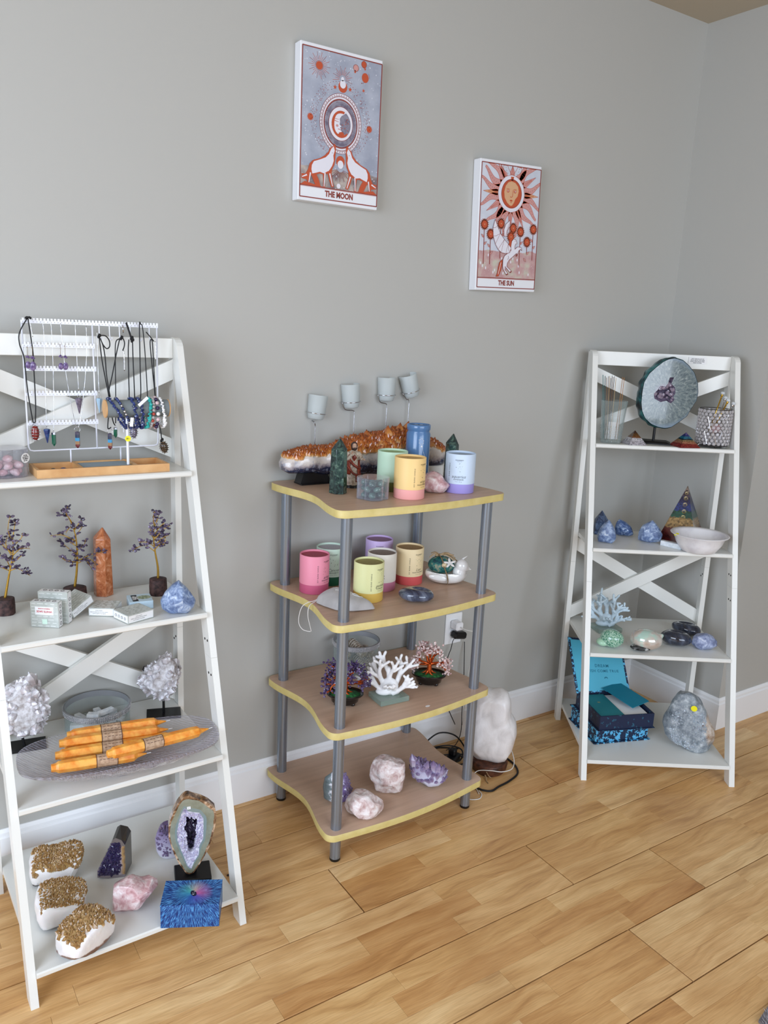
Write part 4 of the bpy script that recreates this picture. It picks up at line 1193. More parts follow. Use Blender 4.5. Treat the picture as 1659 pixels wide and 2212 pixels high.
def pouch():
    x, y = 1.112, -.297
    root = thing('drawstring_pouch', 'grey suede drawstring pouch with white lettering, hanging its cord over the edge', 'pouch', (x, y, z2), face(x, y))
    g = NG('grey_suede'); co = g.co()
    n1 = g.n('TexNoise', {'Vector': co, 'Scale': 26, 'Detail': 5}).outputs[0]
    g.set(Base_Color=g.ramp(n1, [(.3, (166, 162, 160)), (.7, (190, 187, 185))]), Roughness=.9, Sheen_Weight=.3); g.bump(n1, .3, .004)
    # outline in plan (x right, y away) of the lying bag
    out = [(-.086, .020), (-.078, .036), (-.062, .050), (-.030, .060), (.004, .056), (.020, .040), (.046, .012), (.072, -.014), (.084, -.024), (.080, -.034), (.056, -.044), (.022, -.055), (-.010, -.058), (-.028, -.050), (-.062, -.020), (-.082, .002)]
    cx, cy = 0, .006
    R = [polyR(out, (cx, cy), 2 * pi * i / 96) for i in range(96)]
    vs = []; fs = []; rings = 14
    def hgt(px, py, t):
        e = max(0, 1 - t ** 3.6) ** .6
        base = .031 * e
        base += .010 * math.exp(-((px + .035) / .035) ** 2 - ((py - .030) / .028) ** 2) * e
        base *= 1 - .35 * max(0, min(1, (px - .02) / .08))
        base += .0025 * noise.noise(Vector((px * 40, py * 40, 1))) * e
        return base
    for layer in (1, -1):
        for j in range(rings + 1):
            t = 1 - j / rings
            for i in range(96):
                a = 2 * pi * i / 96; r_ = R[i] * t
                px, py = cx + r_ * cos(a), cy + r_ * sin(a)
                z = hgt(px, py, t) + .004 * (1 if layer > 0 else 0) * 1 + .0035 if layer > 0 else max(.0, .0035 - .004 * (1 - t))
                if layer > 0: z = .0040 + hgt(px, py, t)
                vs.append((px, py, z))
    n = 96; L0 = (rings + 1) * n
    for layer in (0, 1):
        for j in range(rings):
            for i in range(n):
                a = layer * L0 + j * n + i; b = layer * L0 + j * n + (i + 1) % n; c = layer * L0 + (j + 1) * n + (i + 1) % n; d = layer * L0 + (j + 1) * n + i
                fs.append((a, b, c, d) if layer == 0 else (d, c, b, a))
    for i in range(n): fs.append((i, L0 + i, L0 + (i + 1) % n, (i + 1) % n))
    bag = MB().add((vs, fs), smooth=True).build('bag', g.m, root)
    tm = MB()
    def put(s, size, px, py, rot, bold=.00025):
        vs_, fs_ = text_vf(s, size, bold=bold)
        out_ = []
        for a, b, _ in vs_:
            X = px + a * cos(rot) - b * sin(rot); Y = py + a * sin(rot) + b * cos(rot)
            ang = atan2(Y - cy, X - cx) % (2 * pi); Rr = polyR(out, (cx, cy), ang); t = min(1, hypot(X - cx, Y - cy) / Rr)
            out_.append((X, Y, .0046 + hgt(X, Y, t)))
        tm.add((out_, fs_))
    put('THE ORIGINAL', .0120, -.022, .044, .15); put('UNDER WATER', .0110, -.006, .031, .15); put('INFINITE DREAM', .0095, .004, .018, .15)
    R2 = Draw(0)
    tt = []
    for i in range(24):
        a = 2 * pi * i / 24; X, Y = .033 + .015 * cos(a), -.002 + .010 * sin(a)
        ang = atan2(Y - cy, X - cx) % (2 * pi); Rr = polyR(out, (cx, cy), ang)
        tt.append((X, Y, .0048 + hgt(X, Y, min(1, hypot(X - cx, Y - cy) / Rr))))
    tm.add(tube(tt, .0007, 5, closed=True))
    tm.build('pouch_lettering', M_paper, bag)
    m = MB()
    m.add(tube(smooth_path([(-.080, .018, .010), (-.092, .010, .006), (-.106, .004, .004), (-.122, -.004, -.006), (-.130, -.008, -.03), (-.130, -.010, -.055), (-.120, -.014, -.070), (-.106, -.018, -.074), (-.096, -.020, -.074)]), .0011, 6), smooth=True)
    m.add(tube(smooth_path([(-.080, .014, .010), (-.088, .004, .006), (-.098, -.010, .0035), (-.104, -.020, -.006), (-.104, -.024, -.03), (-.098, -.024, -.055), (-.094, -.020, -.074)]), .0011, 6), smooth=True)
    m.build('drawstring', mat('white_cord', (226, 224, 220), .7), root, label='white cord')
pouch()

def bird_dish():
    x, y = 1.500, -.250
    rz = face(x, y)
    root = thing('bird_dish', 'glossy white ceramic bird-shaped dish tied with raffia, right end of second shelf', 'dish', (x, y, z2), rz)
    cer = mat('white_ceramic', (236, 234, 230), .10, coat=.6)
    bm_ = MB(); 
    vs, fs = ico(4); vv = []
    for p in vs:                                    # boat body, hollow on top
        q = Vector(p); v = Vector((q.x * .064, q.y * .038, .030 + q.z * .032))
        if v.z < .0030: v.z = .0030
        if q.z > .35: v.z = .030 + .032 * .35 - (q.z - .35) * .030
        if q.x > .45: v.x += .004; 
        vv.append(tuple(v))
    bm_.add((vv, fs), smooth=True)
    vs, fs = ico(3); vv = []
    for p in vs:
        q = Vector(p); v = Vector((q.x * .0225, q.y * .0205, q.z * .0225))
        v.x += .010 * math.exp(-((q.z + .35) / .22) ** 2 - (q.y / .30) ** 2) * (1 if q.x > .3 else 0)
        vv.append(tuple(v))
    bm_.add((vv, fs), M=T(.050, -.006, .060), smooth=True)
    bm_.add(ico(3), M=T(.044, -.004, .040) @ S3(.022, .022, .026), smooth=True)
    body = bm_.build('bird_body', cer, root)
    rm = body.modifiers.new('r', 'REMESH'); rm.mode = 'VOXEL'; rm.voxel_size = .0016; rm.use_smooth_shade = True
    sm = body.modifiers.new('s', 'SMOOTH'); sm.iterations = 6
    MB().add(ico(3), M=T(-.020, -.036, .026) @ RY(.10) @ S3(.032, .007, .011), smooth=True).build('wing', cer, root)
    MB().add(ico(3), M=T(-.020, .036, .026) @ RY(.10) @ S3(.032, .007, .011), smooth=True).build('wing', cer, root)
    MB().add(prism([(.058, .050), (.066, .054), (.079, .0525), (.080, .051), (.066, .0475)], -.005, .005, 'y'), M=T(0, -.006, .001)).build('beak', cer, root)
    MB().add(ico(3), M=T(-.014, 0, .058) @ S3(.042, .032, .028), smooth=True).build('potpourri_bag', mat('teal_mesh', (34, 96, 96), .6, var=[(.35, (20, 62, 72)), (.5, (40, 112, 104)), (.65, (150, 146, 122))], vs=60, vd=3, bump=.6, bs=160), root, kind=None, label='teal potpourri bundle')
    f = MB()
    for k in range(5):
        a = 2 * pi * k / 5 + .5
        f.add(ico(2), M=T(.012, -.030, .074) @ RX(.6) @ RZ(a) @ T(.010, 0, 0) @ S3(.0105, .0042, .0016), smooth=True)
    f.build('white_flower', cer, root, label='white fabric flower')
    MB().add(lathe([(.0001, 0), (.0036, .0), (.0020, .012), (.0001, .020)], 12), M=T(.050, -.004, .081) @ RY(.9), smooth=True).build('thorn_shell', cer, root, label='white pointed shell')
    MB().add(ico(2), M=T(-.004, -.033, .066) @ S3(.009, .004, .008), smooth=True).build('tan_shell', mat('tan_shell', (206, 186, 150), .5), root)
    rf = MB()
    for yy in (0, .0016):
        rf.add(tube(smooth_path([(.006, -.028, .0035), (.010, -.0425, .016), (.006, -.0425, .036), (-.004, -.036, .062), (-.014, -.018, .084), (-.024, 0, .090), (-.012, .020, .084), (0, .040, .05), (.006, .038, .014), (.006, .02, .0035)]), .0030, 6, flat=.35), smooth=True)
    for k, (dx, dy, dz) in enumerate(((.045, -.012, .004), (.050, 0, -.008), (.058, .008, -.020), (-.030, -.004, -.010), (.030, -.02, .012), (-.026, .012, 0), (.052, -.016, -.016))):
        rf.add(tube(smooth_path([(-.022, 0, .090), (-.022 + dx * .5, dy * .5, .096 + dz * .3), (-.022 + dx, dy, .090 + dz)]), .0022, 5, flat=.3), smooth=True)
    rf.add(tube([(-.030 + .004 * sin(i), .004 * cos(i * 1.3), .088 + .0035 * sin(i * 2.1)) for i in range(14)], .0022, 6), smooth=True)
    rf.build('raffia_bow', M_rope, root, label='tan raffia bow')
bird_dish()

# ---------------------------------------------------------------- third shelf of the rack
def bling_jar(name, label, x, y, z, R, h, extra=None, rows=3):
    root = thing(name, label, 'container', (x, y, z), face(x, y))
    MB().add(lathe([(.0001, 0), (R, 0), (R, h), (R - .0018, h), (R - .0018, .0025), (.0001, .0025)], 72), smooth=True).build('glass_wall', M_glass, root, sharp=40)
    band = MB().add(lathe([(R + .0003, h - .016), (R + .0022, h - .015), (R + .0022, h - .001), (R + .0003, h), (R - .0026, h), (R - .0026, h - .016)], 72, close=True), smooth=True).build('silver_band', mat('silver_band', (168, 170, 174), .35, metal=.5), root, sharp=40, label='silver band set with rhinestones')
    st = MB(); n = int(2 * pi * R / .0046)
    for k in range(rows):
        for i in range(n):
            a = 2 * pi * i / n
            st.add(([(0, 0, .0016), (.0017, 0, 0), (0, .0017, 0), (-.0017, 0, 0), (0, -.0017, 0)], [(0, 1, 2), (0, 2, 3), (0, 3, 4), (0, 4, 1)]), M=RZ(a) @ T(R + .0022, 0, h - .0128 + k * .0048) @ RY(pi / 2) @ RZ(pi / 4))
    st.build('rhinestones', mat('rhinestone', (238, 240, 244), .08, metal=.5, coat=1, var=[(.40, (96, 98, 104)), (.52, (246, 247, 250))], vs=500), band, kind='stuff')  # fine grey-to-white speckle paints the stones' sparkle into their colour
    return root
bling_jar('rhinestone_jar', 'round clear jar with a rhinestone band holding sage bundles, back of the third shelf', 1.282, -.090, z3, .074, .105)
def sage(x, y, z, d, L, r0, seed, label):
    r = random.Random(seed); d = Vector(d).normalized(); root = thing('sage_bundle', label, 'herb bundle', (x, y, z), 0, 'sage bundles in the rhinestone jar')
    q = d.to_track_quat('Z', 'Y').to_matrix().to_4x4()
    herb = mat('dried_sage', (150, 138, 118), .9, var=[(.3, (92, 74, 62)), (.5, (156, 144, 126)), (.68, (214, 206, 190))], vs=170, bump=.8, bs=260)
    MB().add(lathe([(.0001, 0), (r0 * .9, 0), (r0, .006), (r0 * 1.02, L * .5), (r0 * .92, L - .004), (.0001, L)], 20, rfn=lambda a, zz: 1 + .08 * sin(a * 5 + zz * 200)), M=q, smooth=True).build('leaves', herb, root)
    pts = [(r0 * 1.04 * cos(t), r0 * 1.04 * sin(t), .006 + (L - .012) * t / 44) for t in [i * .55 for i in range(80)]]
    MB().add(tube(pts, .0011, 5), M=q, smooth=True).build('wrapping_thread', mat('sage_thread', (206, 200, 190), .8), root)
    fb = MB()
    for _ in range(26):
        a = r.uniform(0, 6.28); k = r.uniform(0, r0 * .85)
        fb.add(cyl((k * cos(a), k * sin(a), 0), (k * cos(a) + r.uniform(-.002, .002), k * sin(a) + r.uniform(-.002, .002), -r.uniform(.001, .004)), .0008, .0005, 5), M=q)
    fb.build('stem_ends', mat('sage_ends', (176, 160, 120), .9), root, kind='stuff')
for i, (dx, dy, dz, d, L, w) in enumerate([(.012, -.050, .018, (.1, 1, .12), .09, 'lying along the bottom of the rhinestone jar, front right'), (-.038, -.038, .019, (.1, 1, .1), .08, 'lying along the bottom of the rhinestone jar, front left'),
        (.042, -.036, .020, (-.1, 1, .1), .075, 'at the bottom right wall of the rhinestone jar'), (.006, -.044, .066, (-.15, 1, .28), .085, 'lying on top at the centre of the rhinestone jar, cut end forward'),
        (-.040, -.016, .058, (-.1, .9, .35), .05, 'leaning against the left rim of the rhinestone jar'), (.038, -.030, .058, (.05, 1, -.05), .06, 'with red petals on the right side of the rhinestone jar')]):
    sage(1.282 + dx, -.090 + dy * .9, z3 + dz, d, L * .88, .0158, i, 'sage bundle ' + w)

def coral(label, x, y, z, cm, seed, W=.155, Hh=.150, base=True, basem=None, rz=0):
    root = thing('coral_ornament', label, 'ornament', (x, y, z), face(x, y) + rz)
    hb = .016
    M_plate = mat('green_glass_plate', (158, 182, 170), .04, alpha=.5, coat=.8)
    p = MB().add(cbox(.098, .078, hb, .0015, True)).build('glass_base', M_plate, root, label='thick square clear glass base'); p.rotation_euler = (0, 0, .55)
    r = random.Random(seed); m = MB()
    def branch(p, d, L, rr, depth):
        p = Vector(p); d = Vector(d).normalized()
        q = p + d * L * .5 + Vector((r.uniform(-.003, .003), r.uniform(-.004, .004), 0)); e = p + d * L
        m.add(tube(smooth_path([p, q, e], 4), lambda t: rr * (1 - .30 * t) + (.0006 * sin(t * 9)), 10), smooth=True)
        m.add(ico(2, rr * .78), M=Matrix.Translation(e), smooth=True)
        if depth > 0:
            n = r.choice((2, 3, 3))
            for k in range(n):
                a = (k - (n - 1) / 2) * r.uniform(.55, .75) + r.uniform(-.15, .15)
                dd = Vector((d.x * cos(a) - d.z * sin(a), d.y + r.uniform(-.45, .45), d.x * sin(a) + d.z * cos(a)))
                if dd.z < -.1: dd.z = .1
                branch(p + d * L * r.uniform(.55, 1), dd, L * r.uniform(.52, .75), rr * .74, depth - 1)
    trunk_h = hb
    S = W / .155
    for (a, L, dep, rr) in ((-.95, .062, 2, .0095), (-.45, .070, 2, .0105), (-.05, .080, 2, .0110), (.42, .070, 2, .0105), (.92, .056, 2, .0090)):
        y0 = r.uniform(-.010, .010)
        branch((sin(a) * .012 * S, y0, trunk_h + .004), (sin(a), r.uniform(-.25, .25), cos(a)), L * S, rr * S, dep)
    for k in range(4): branch((r.uniform(-.02, .02) * S, -.010, trunk_h + .02), (r.uniform(-.5, .5), -.8, .6), .026 * S, .0062 * S, 1)
    m.add(ico(3), M=T(0, 0, trunk_h + .026 * S) @ S3(.030 * S, .016 * S, .030 * S), smooth=True)
    m.add(ico(3), M=T(-.018 * S, -.006, trunk_h + .009) @ S3(.026 * S, .016 * S, .011), smooth=True); m.add(ico(3), M=T(.016 * S, .004, trunk_h + .009) @ S3(.020 * S, .016 * S, .011), smooth=True)
    o = m.build('coral_branches', cm, root)
    rm = o.modifiers.new('r', 'REMESH'); rm.mode = 'VOXEL'; rm.voxel_size = .0015; rm.use_smooth_shade = True
    s2 = o.modifiers.new('s', 'SMOOTH'); s2.iterations = 3
    return root
coral('large white branching coral ornament on a square glass base, third rack shelf', 1.262, -.318, z3, mat('white_coral', (240, 240, 240), .55, bump=.25, bs=180, bd=.001), 21, W=.144)

def bonsai(name, label, x, y, z, chip_stops, cname, seed, Wd=.125, Hh=.135, spread=1.0, chipn=150, tint=(190, 78, 30), lean=.0, topz=.11):
    root = thing(name, label, 'gem tree', (x, y, z), face(x, y))
    pot = MB().add(lathe([(.0001, .006), (.034, .006), (.040, .012), (.043, .028), (.052, .030), (.055, .034), (.054, .038), (.048, .036), (.044, .032), (.0001, .031)], 40), M=S3(1, .72, 1), smooth=True)
    for a in (.6, 2.5, 3.8, 5.6): pot.add(ico(2), M=T(.030 * cos(a), .022 * sin(a), .0062) @ S3(.008, .006, .006), smooth=True)
    pot.build('pot', mat('black_glaze', (10, 10, 12), .08, coat=.5), root, sharp=50, label='glossy black oval pot')
    MB().add(lathe([(.0001, .040), (.02, .038), (.046, .0335), (.0462, .0315), (.0001, .0310)], 32, rfn=lambda a, zz: 1 + .03 * sin(a * 9)), M=S3(1, .72, 1), smooth=True).build('moss', mat('green_moss', (22, 92, 48), .6, var=[(.35, (10, 56, 32)), (.65, (44, 124, 62))], vs=120, bump=.6, bs=200), root, label='green painted ground')
    r = random.Random(seed); t = MB(); ends = []
    def br(p, d, L, rr, dep):
        if abs(p[0]) > .05: d = Vector((d[0] * .2, d[1], d[2]))
        p = Vector(p); d = Vector(d).normalized()
        q = p + d * L * .5 + Vector((r.uniform(-.004, .004), r.uniform(-.004, .004), 0)); e = p + d * L
        t.add(tube(smooth_path([p, q, e], 3), lambda u: rr * (1 - .45 * u), 7), smooth=True)
        if dep == 0: ends.append((e, d)); ends.append((q, d))
        else:
            for _ in range(3):
                dd = Vector((d.x + r.uniform(-.9, .9) * spread, d.y + r.uniform(-.8, .8), d.z + r.uniform(-.5, .5)))
                if dd.length < .1: dd = Vector((0, 0, 1))
                br(e, dd, L * r.uniform(.55, .8), rr * .55, dep - 1)
    for k in range(6): t.add(tube(smooth_path([(0, 0, .052), (.012 * cos(k), .010 * sin(k), .041), (.026 * cos(k + .3), .018 * sin(k + .3), .0345)]), lambda u: .0045 * (1 - .6 * u), 7), smooth=True)
    t.add(tube(smooth_path([(0, 0, .036), (lean * .3, 0, .052), (lean, .0, .068)]), lambda u: .0095 * (1 - .3 * u), 9), smooth=True)
    for (dx, dz, L) in ((-.95, .42, .034), (-.35, .9, .036), (.35, .95, .034), (.95, .40, .036), (.9, -.05, .034), (-.95, -.1, .032), (0, .8, .028)):
        br((lean, 0, .066), (dx * spread, r.uniform(-.4, .4), dz), L * Wd / .125, .0052, 2)
    t.build('wire_trunk', mat('copper_wire', tint, .25, metal=.75), root, label='twisted copper wire trunk')
    ch = MB(); mm = crys(cname, chip_stops, rough=.12, sss=.15, var=.9)
    def chip(p, d):
        q = d.to_track_quat('Z', 'Y').to_matrix().to_4x4(); s = r.uniform(.0036, .0056)
        vs, fs = ico(1); vv = [(a * s * r.uniform(.6, 1.1), b * s * r.uniform(.5, .9), c * s * .9) for a, b, c in vs]
        ch.add((vv, fs), M=Matrix.Translation(p) @ q, tip=[r.uniform(.2, .8)] * len(vv))
    for i in range(chipn):
        e, d = ends[i % len(ends)]
        o = Vector((r.gauss(0, .0065), r.gauss(0, .0065), r.gauss(0, .006)))
        chip(e + o, (d + Vector((r.uniform(-.8, .8), r.uniform(-.8, .8), r.uniform(-.5, .8)))).normalized())
    ch.build('stone_leaves', mm, root, kind='stuff', label='clustered polished stone chip leaves')
    return root
bonsai('gem_bonsai', 'amethyst chip bonsai in a black pot behind the front pole, third rack shelf', 1.127, -.287, z3, [(0, (38, 26, 58)), (.5, (76, 60, 104)), (1, (134, 118, 160))], 'amethyst_chip', 5, Wd=.118, chipn=420, tint=(200, 92, 40), spread=1.15)
bonsai('gem_bonsai', 'rose quartz chip bonsai in a black pot at the right of third rack shelf', 1.430, -.290, z3, [(0, (190, 150, 148)), (.5, (222, 196, 192)), (1, (244, 232, 228))], 'rose_chip', 8, Wd=.118, chipn=400, tint=(196, 62, 22))

# white mark of a torn sticker on the third board
o = MB().add(prism([(.008 * cos(a * pi / 8), .0045 * sin(a * pi / 8)) for a in range(16)], 0, .0003)).build('sticker_remnant', M_paper, None, loc=(1.338, -.413, .4184)); tag(o, 'white oval sticker remnant near the front edge of the third rack shelf', 'sticker')

# ---------------------------------------------------------------- bottom shelf of the rack
rock_thing('rose_quartz', 'pale rough rose quartz block, tallest stone on the lowest rack shelf', 'crystal', 1.279, -.312, z4, [(-.040, 0), (.038, 0), (.044, .02), (.052, .05), (.053, .080), (.048, .103), (.020, .108), (-.020, .118), (-.048, .106), (-.060, .082), (-.058, .050), (-.040, .030)], .085, M_rosep, seed=31, planes=26, clip=(.84, .98), nz=.006, ns=30, sub=5, fine=.0012)
rock_thing('rose_quartz', 'low pink rose quartz lump beside the front pole, lowest rack shelf', 'crystal', 1.150, -.385, z4, [(-.058, .008), (-.040, 0), (.012, -.004), (.050, .010), (.062, .028), (.058, .046), (.030, .064), (-.004, .074), (-.034, .076), (-.050, .054), (-.062, .030)], .085, M_rosep, seed=33, planes=26, clip=(.8, .97), nz=.006, ns=32, sub=5, fine=.001)
def amethyst_cluster():
    x, y = 1.403, -.352
    root = thing('amethyst_cluster', 'purple amethyst crystal cluster at the right of the lowest rack shelf', 'crystal', (x, y, z4), face(x, y))
    poly = [(-.010, 0), (.048, .010), (.054, .030), (.056, .060), (.040, .068), (.010, .070), (-.030, .090), (-.056, .098), (-.056, .070), (-.044, .036), (-.022, .014)]
    R_ = rock(poly, .060, seed=8, planes=8, nz=.003)
    g = NG('amethyst_matrix'); co = g.co(); z = g.n('SeparateXYZ', {0: co}).outputs[2]
    n1 = g.n('TexNoise', {'Vector': co, 'Scale': 60, 'Detail': 4}).outputs[0]
    g.set(Base_Color=g.ramp(g.mth('MULTIPLY', g.mth('MULTIPLY_ADD', n1, .03, z), 10), [(0, (70, 80, 82)), (.22, (92, 102, 106)), (.3, (206, 208, 222)), (.6, (196, 196, 216)), (1, (120, 104, 150))]), Roughness=.25); g.bump(n1, .5, .002)
    MB().add(R_, smooth=True).build('matrix_rock', g.m, root, sharp=30)
    r = random.Random(2)
    mm = crys('amethyst_points', [(0, (206, 202, 214)), (.35, (172, 160, 186)), (.7, (134, 118, 152)), (1, (104, 88, 124))], rough=.08)
    cm = MB()
    for p, n in surf(R_, r, 150, lambda p, n: p.z > .028 and n.y < .6):
        d = (n * .7 + Vector((0, -.2, .7))).normalized(); L = r.uniform(.012, .026)
        c_, tp = crystal(p - d * L * .5, d, r.uniform(.005, .0095), L, r, tipf=.5); cm.add(c_, tip=tp)
    cm.build('amethyst_points', mm, root, kind='stuff')
    for (a, zz, s, lx) in ((-.052, .122, .0125, -.12), (-.034, .104, .010, 0), (-.004, .104, .012, .1), (.016, .108, .0115, .0), (.032, .100, .012, .15), (.046, .088, .0115, .25), (.000, .082, .013, 0), (.030, .078, .0125, .1), (-.022, .090, .012, -.1), (.012, .062, .012, .1)):
        L = .046; c_, tp = crystal((a - lx * L, -.014, zz - L), (lx, -.25, 1), s, L, r, tipf=.42)
        MB().add(c_, tip=tp).build('amethyst_point', mm, root)
amethyst_cluster()
def ameth_small():
    x, y = 1.110, -.292
    root = thing('amethyst_druse', 'upright amethyst piece with grey agate rind, behind the front pole on the lowest shelf', 'crystal', (x, y, z4), face(x, y))
    poly = [(-.024, .002), (.020, 0), (.040, .024), (.044, .055), (.034, .082), (.010, .102), (-.018, .106), (-.038, .092), (-.044, .05), (-.040, .018)]
    R_ = rock(poly, .050, seed=6, planes=10, nz=.003)
    g = NG('grey_rind'); co = g.co(); x_ = g.n('SeparateXYZ', {0: co}).outputs[0]
    n1 = g.n('TexNoise', {'Vector': co, 'Scale': 55, 'Detail': 4, 'Distortion': 1}).outputs[0]
    g.set(Base_Color=g.ramp(g.mth('MULTIPLY_ADD', g.mth('MULTIPLY_ADD', n1, .035, x_), 12, .35), [(0, (80, 96, 100)), (.30, (120, 134, 138)), (.36, (228, 230, 238)), (.60, (214, 214, 232)), (.75, (128, 112, 162)), (1, (96, 78, 130))]), Roughness=.25); g.bump(n1, .6, .002)
    MB().add(R_, smooth=True).build('rind', g.m, root, sharp=30)
    r = random.Random(4); cm = MB()
    for p, n in surf(R_, r, 60, lambda p, n: p.x > .006 and n.x > .1 and p.z > .02):
        L = r.uniform(.010, .016); c_, tp = crystal(p - n * L * .6, n, r.uniform(.004, .008), L, r, tipf=.5); cm.add(c_, tip=tp)
    cm.build('amethyst_points', bpy.data.materials['amethyst_points'], root, kind='stuff')
ameth_small()

# ---------------------------------------------------------------- salt lamp, cables and outlet beside the rack
def salt_lamp():
    x, y = 1.765, -.232
    root = thing('selenite_lamp', 'tall white selenite lamp on a dark wooden foot, on the floor beside the rack', 'lamp', (x, y, 0), face(x, y))
    g = NG('white_selenite'); co = g.co((9, 9, 6)); n1 = g.n('TexNoise', {'Vector': co, 'Scale': 2.4, 'Detail': 6, 'Distortion': .8}).outputs[0]
    g.set(Base_Color=g.ramp(n1, [(.3, (206, 202, 200)), (.5, (232, 229, 228)), (.7, (246, 244, 244))]), Roughness=.28, Subsurface_Weight=.3, Subsurface_Scale=.02, Subsurface_Radius=(1, .9, .9))
    n2 = g.n('TexNoise', {'Vector': g.co((30, 30, 20)), 'Scale': 3, 'Detail': 6}).outputs[0]; g.bump(n2, .35, .003)
    poly = [(-.050, 0), (.030, -.004), (.068, .012), (.080, .060), (.086, .110), (.082, .150), (.064, .180), (.058, .230), (.046, .258), (.020, .268), (-.010, .262), (-.040, .272), (-.062, .240), (-.074, .17), (-.076, .09), (-.070, .03)]
    b = MB().add(rock(poly, .12, seed=3, sub=5, planes=14, clip=(.90, .985), nz=.004, ns=16, sq=.55, zmin=None), smooth=True).build('selenite_block', g.m, root, sharp=35); b.location = (0, 0, .036)
    MB().add(lathe([(.0001, 0), (.058, 0), (.062, .006), (.066, .030), (.062, .037), (.0001, .037)], 36, rfn=lambda a, z: 1 + .03 * sin(a * 3)), smooth=True).build('wooden_foot', mat('dark_brown_wood', (78, 46, 32), .5, var=[(.35, (52, 30, 22)), (.65, (110, 66, 46))], vs=50, bump=.6, bs=60), root, sharp=45)
    MB().add(tube(smooth_path([(-.010, -.070, .012), (-.004, -.078, .006), (-.004, -.088, .0022), (.004, -.104, .0016)]), .0017, 6)).add(tube(smooth_path([(-.006, -.066, .022), (.004, -.074, .012), (.012, -.072, .006)]), .0014, 6)).build('tag_string', M_rope, root, label='short tan string')
salt_lamp()
def cable(name, label, pts, r, m, n=8):
    o = MB().add(tube(smooth_path(pts, n), r, 8), smooth=True).build(name, m); return tag(o, label, 'cable')
cable('lamp_cord', 'black cord looping on the floor right of the rack', [(1.47, -.13, .004), (1.56, -.22, .004), (1.632, -.300, .004), (1.653, -.337, .004), (1.676, -.354, .004), (1.713, -.346, .004), (1.765, -.338, .004), (1.822, -.318, .004), (1.850, -.285, .004), (1.862, -.24, .004), (1.86, -.17, .004)], .0035, M_blackcable)
WC = mat('white_cable', (226, 224, 218), .5)
cable('white_charging_cable', 'thin white cable looping over the foot of the selenite lamp', [(1.628, -.345, .0025), (1.640, -.315, .0025), (1.655, -.27, .004), (1.686, -.262, .026), (1.712, -.300, .0405), (1.745, -.322, .038), (1.79, -.322, .036), (1.828, -.292, .040), (1.846, -.255, .060), (1.850, -.225, .075)], .0016, WC)
cable('white_charging_cable', 'thin white cable curling on the floor at the front right pole', [(1.52, -.30, .0025), (1.556, -.330, .0025), (1.585, -.360, .0025), (1.612, -.368, .0025), (1.634, -.352, .0025), (1.640, -.330, .0027)], .0016, WC)
def loops():
    r = random.Random(12)
    P = [[(1.80, -.010, .39), (1.79, -.030, .30), (1.80, -.025, .20), (1.795, -.03, .12), (1.78, -.05, .05), (1.75, -.06, .010), (1.70, -.07, .006)],
         [(1.55, -.05, .006), (1.60, -.06, .05), (1.66, -.07, .085), (1.72, -.09, .07), (1.755, -.11, .02), (1.74, -.13, .006)],
         [(1.57, -.09, .004), (1.62, -.07, .03), (1.68, -.10, .045), (1.73, -.12, .025), (1.70, -.15, .006), (1.63, -.14, .010), (1.60, -.10, .02), (1.66, -.06, .02), (1.74, -.09, .012)],
         [(1.59, -.13, .004), (1.64, -.10, .012), (1.70, -.13, .018), (1.72, -.17, .008), (1.66, -.17, .005), (1.61, -.15, .010), (1.65, -.12, .024), (1.72, -.14, .020)]]
    root = thing('power_cables', 'tangle of black cables on the floor behind the rack', 'cable', (1.66, -.10, 0))
    for k, p in enumerate(P):
        MB().add(tube(smooth_path([(a - 1.66, b + .10, c) for a, b, c in p], 8), .0015 if k == 0 else .0028, 7), smooth=True).build('cable', M_blackcable, root)
loops()
def strip():
    root = thing('power_strip', 'black power strip lying on the floor behind the rack pole', 'power strip', (1.672, -.140, 0), .5)
    MB().add(cbox(.075, .036, .026, .004, True)).build('strip_body', M_black, root)
    MB().add(cbox(.026, .026, .022, .004, True), M=T(.012, .004, .0262)).build('plug', M_black, root)
strip()
def outlet():
    root = thing('wall_outlet', 'white double wall outlet on the back wall, right of the rack', 'outlet', (1.748, 0, .449))
    MB().add(cbox(.074, .006, .116, .002), M=T(0, -.0032, 0)).build('cover_plate', M_base, root)
    for s in (-1, 1): MB().add(cbox(.034, .003, .030, .003), M=T(0, -.0070, s * .020)).build('socket', M_base, root)
    MB().add(cyl((0, -.006, 0), (0, -.0074, 0), .003, seg=10)).build('screw', M_steel, root)
outlet()
o = thing('usb_charger', 'white cube phone charger plugged into the upper socket', 'charger', (1.744, -.0088, .470))
MB().add(cbox(.032, .040, .030, .005), M=T(0, -.0205, 0)).build('charger_body', mat('glossy_white', (240, 240, 242), .25), o)
MB().add(tube(smooth_path([(0, -.040, 0), (0, -.056, -.001), (.012, -.072, -.004), (.035, -.080, -.010), (.055, -.070, -.03), (.058, -.05, -.10), (.05, -.04, -.22), (.05, -.03, -.40)]), lambda t: .0022 if t < .12 else .0014, 8), smooth=True).build('charger_cable', WC, o)
o = thing('power_adapter', 'black power adapter plugged into the lower socket, its cord hanging', 'charger', (1.752, -.0088, .430))
MB().add(cbox(.060, .032, .026, .007), M=T(.006, -.0165, 0) @ RY(.18)).build('adapter_body', M_black, o)
MB().add(tube(smooth_path([(-.016, -.018, -.012), (-.022, -.018, -.022), (-.026, -.016, -.05), (-.036, -.014, -.08), (-.040, -.012, -.12), (-.03, -.012, -.25), (.02, -.014, -.36)]), .0015, 6), smooth=True).build('adapter_cord', M_blackcable, o)
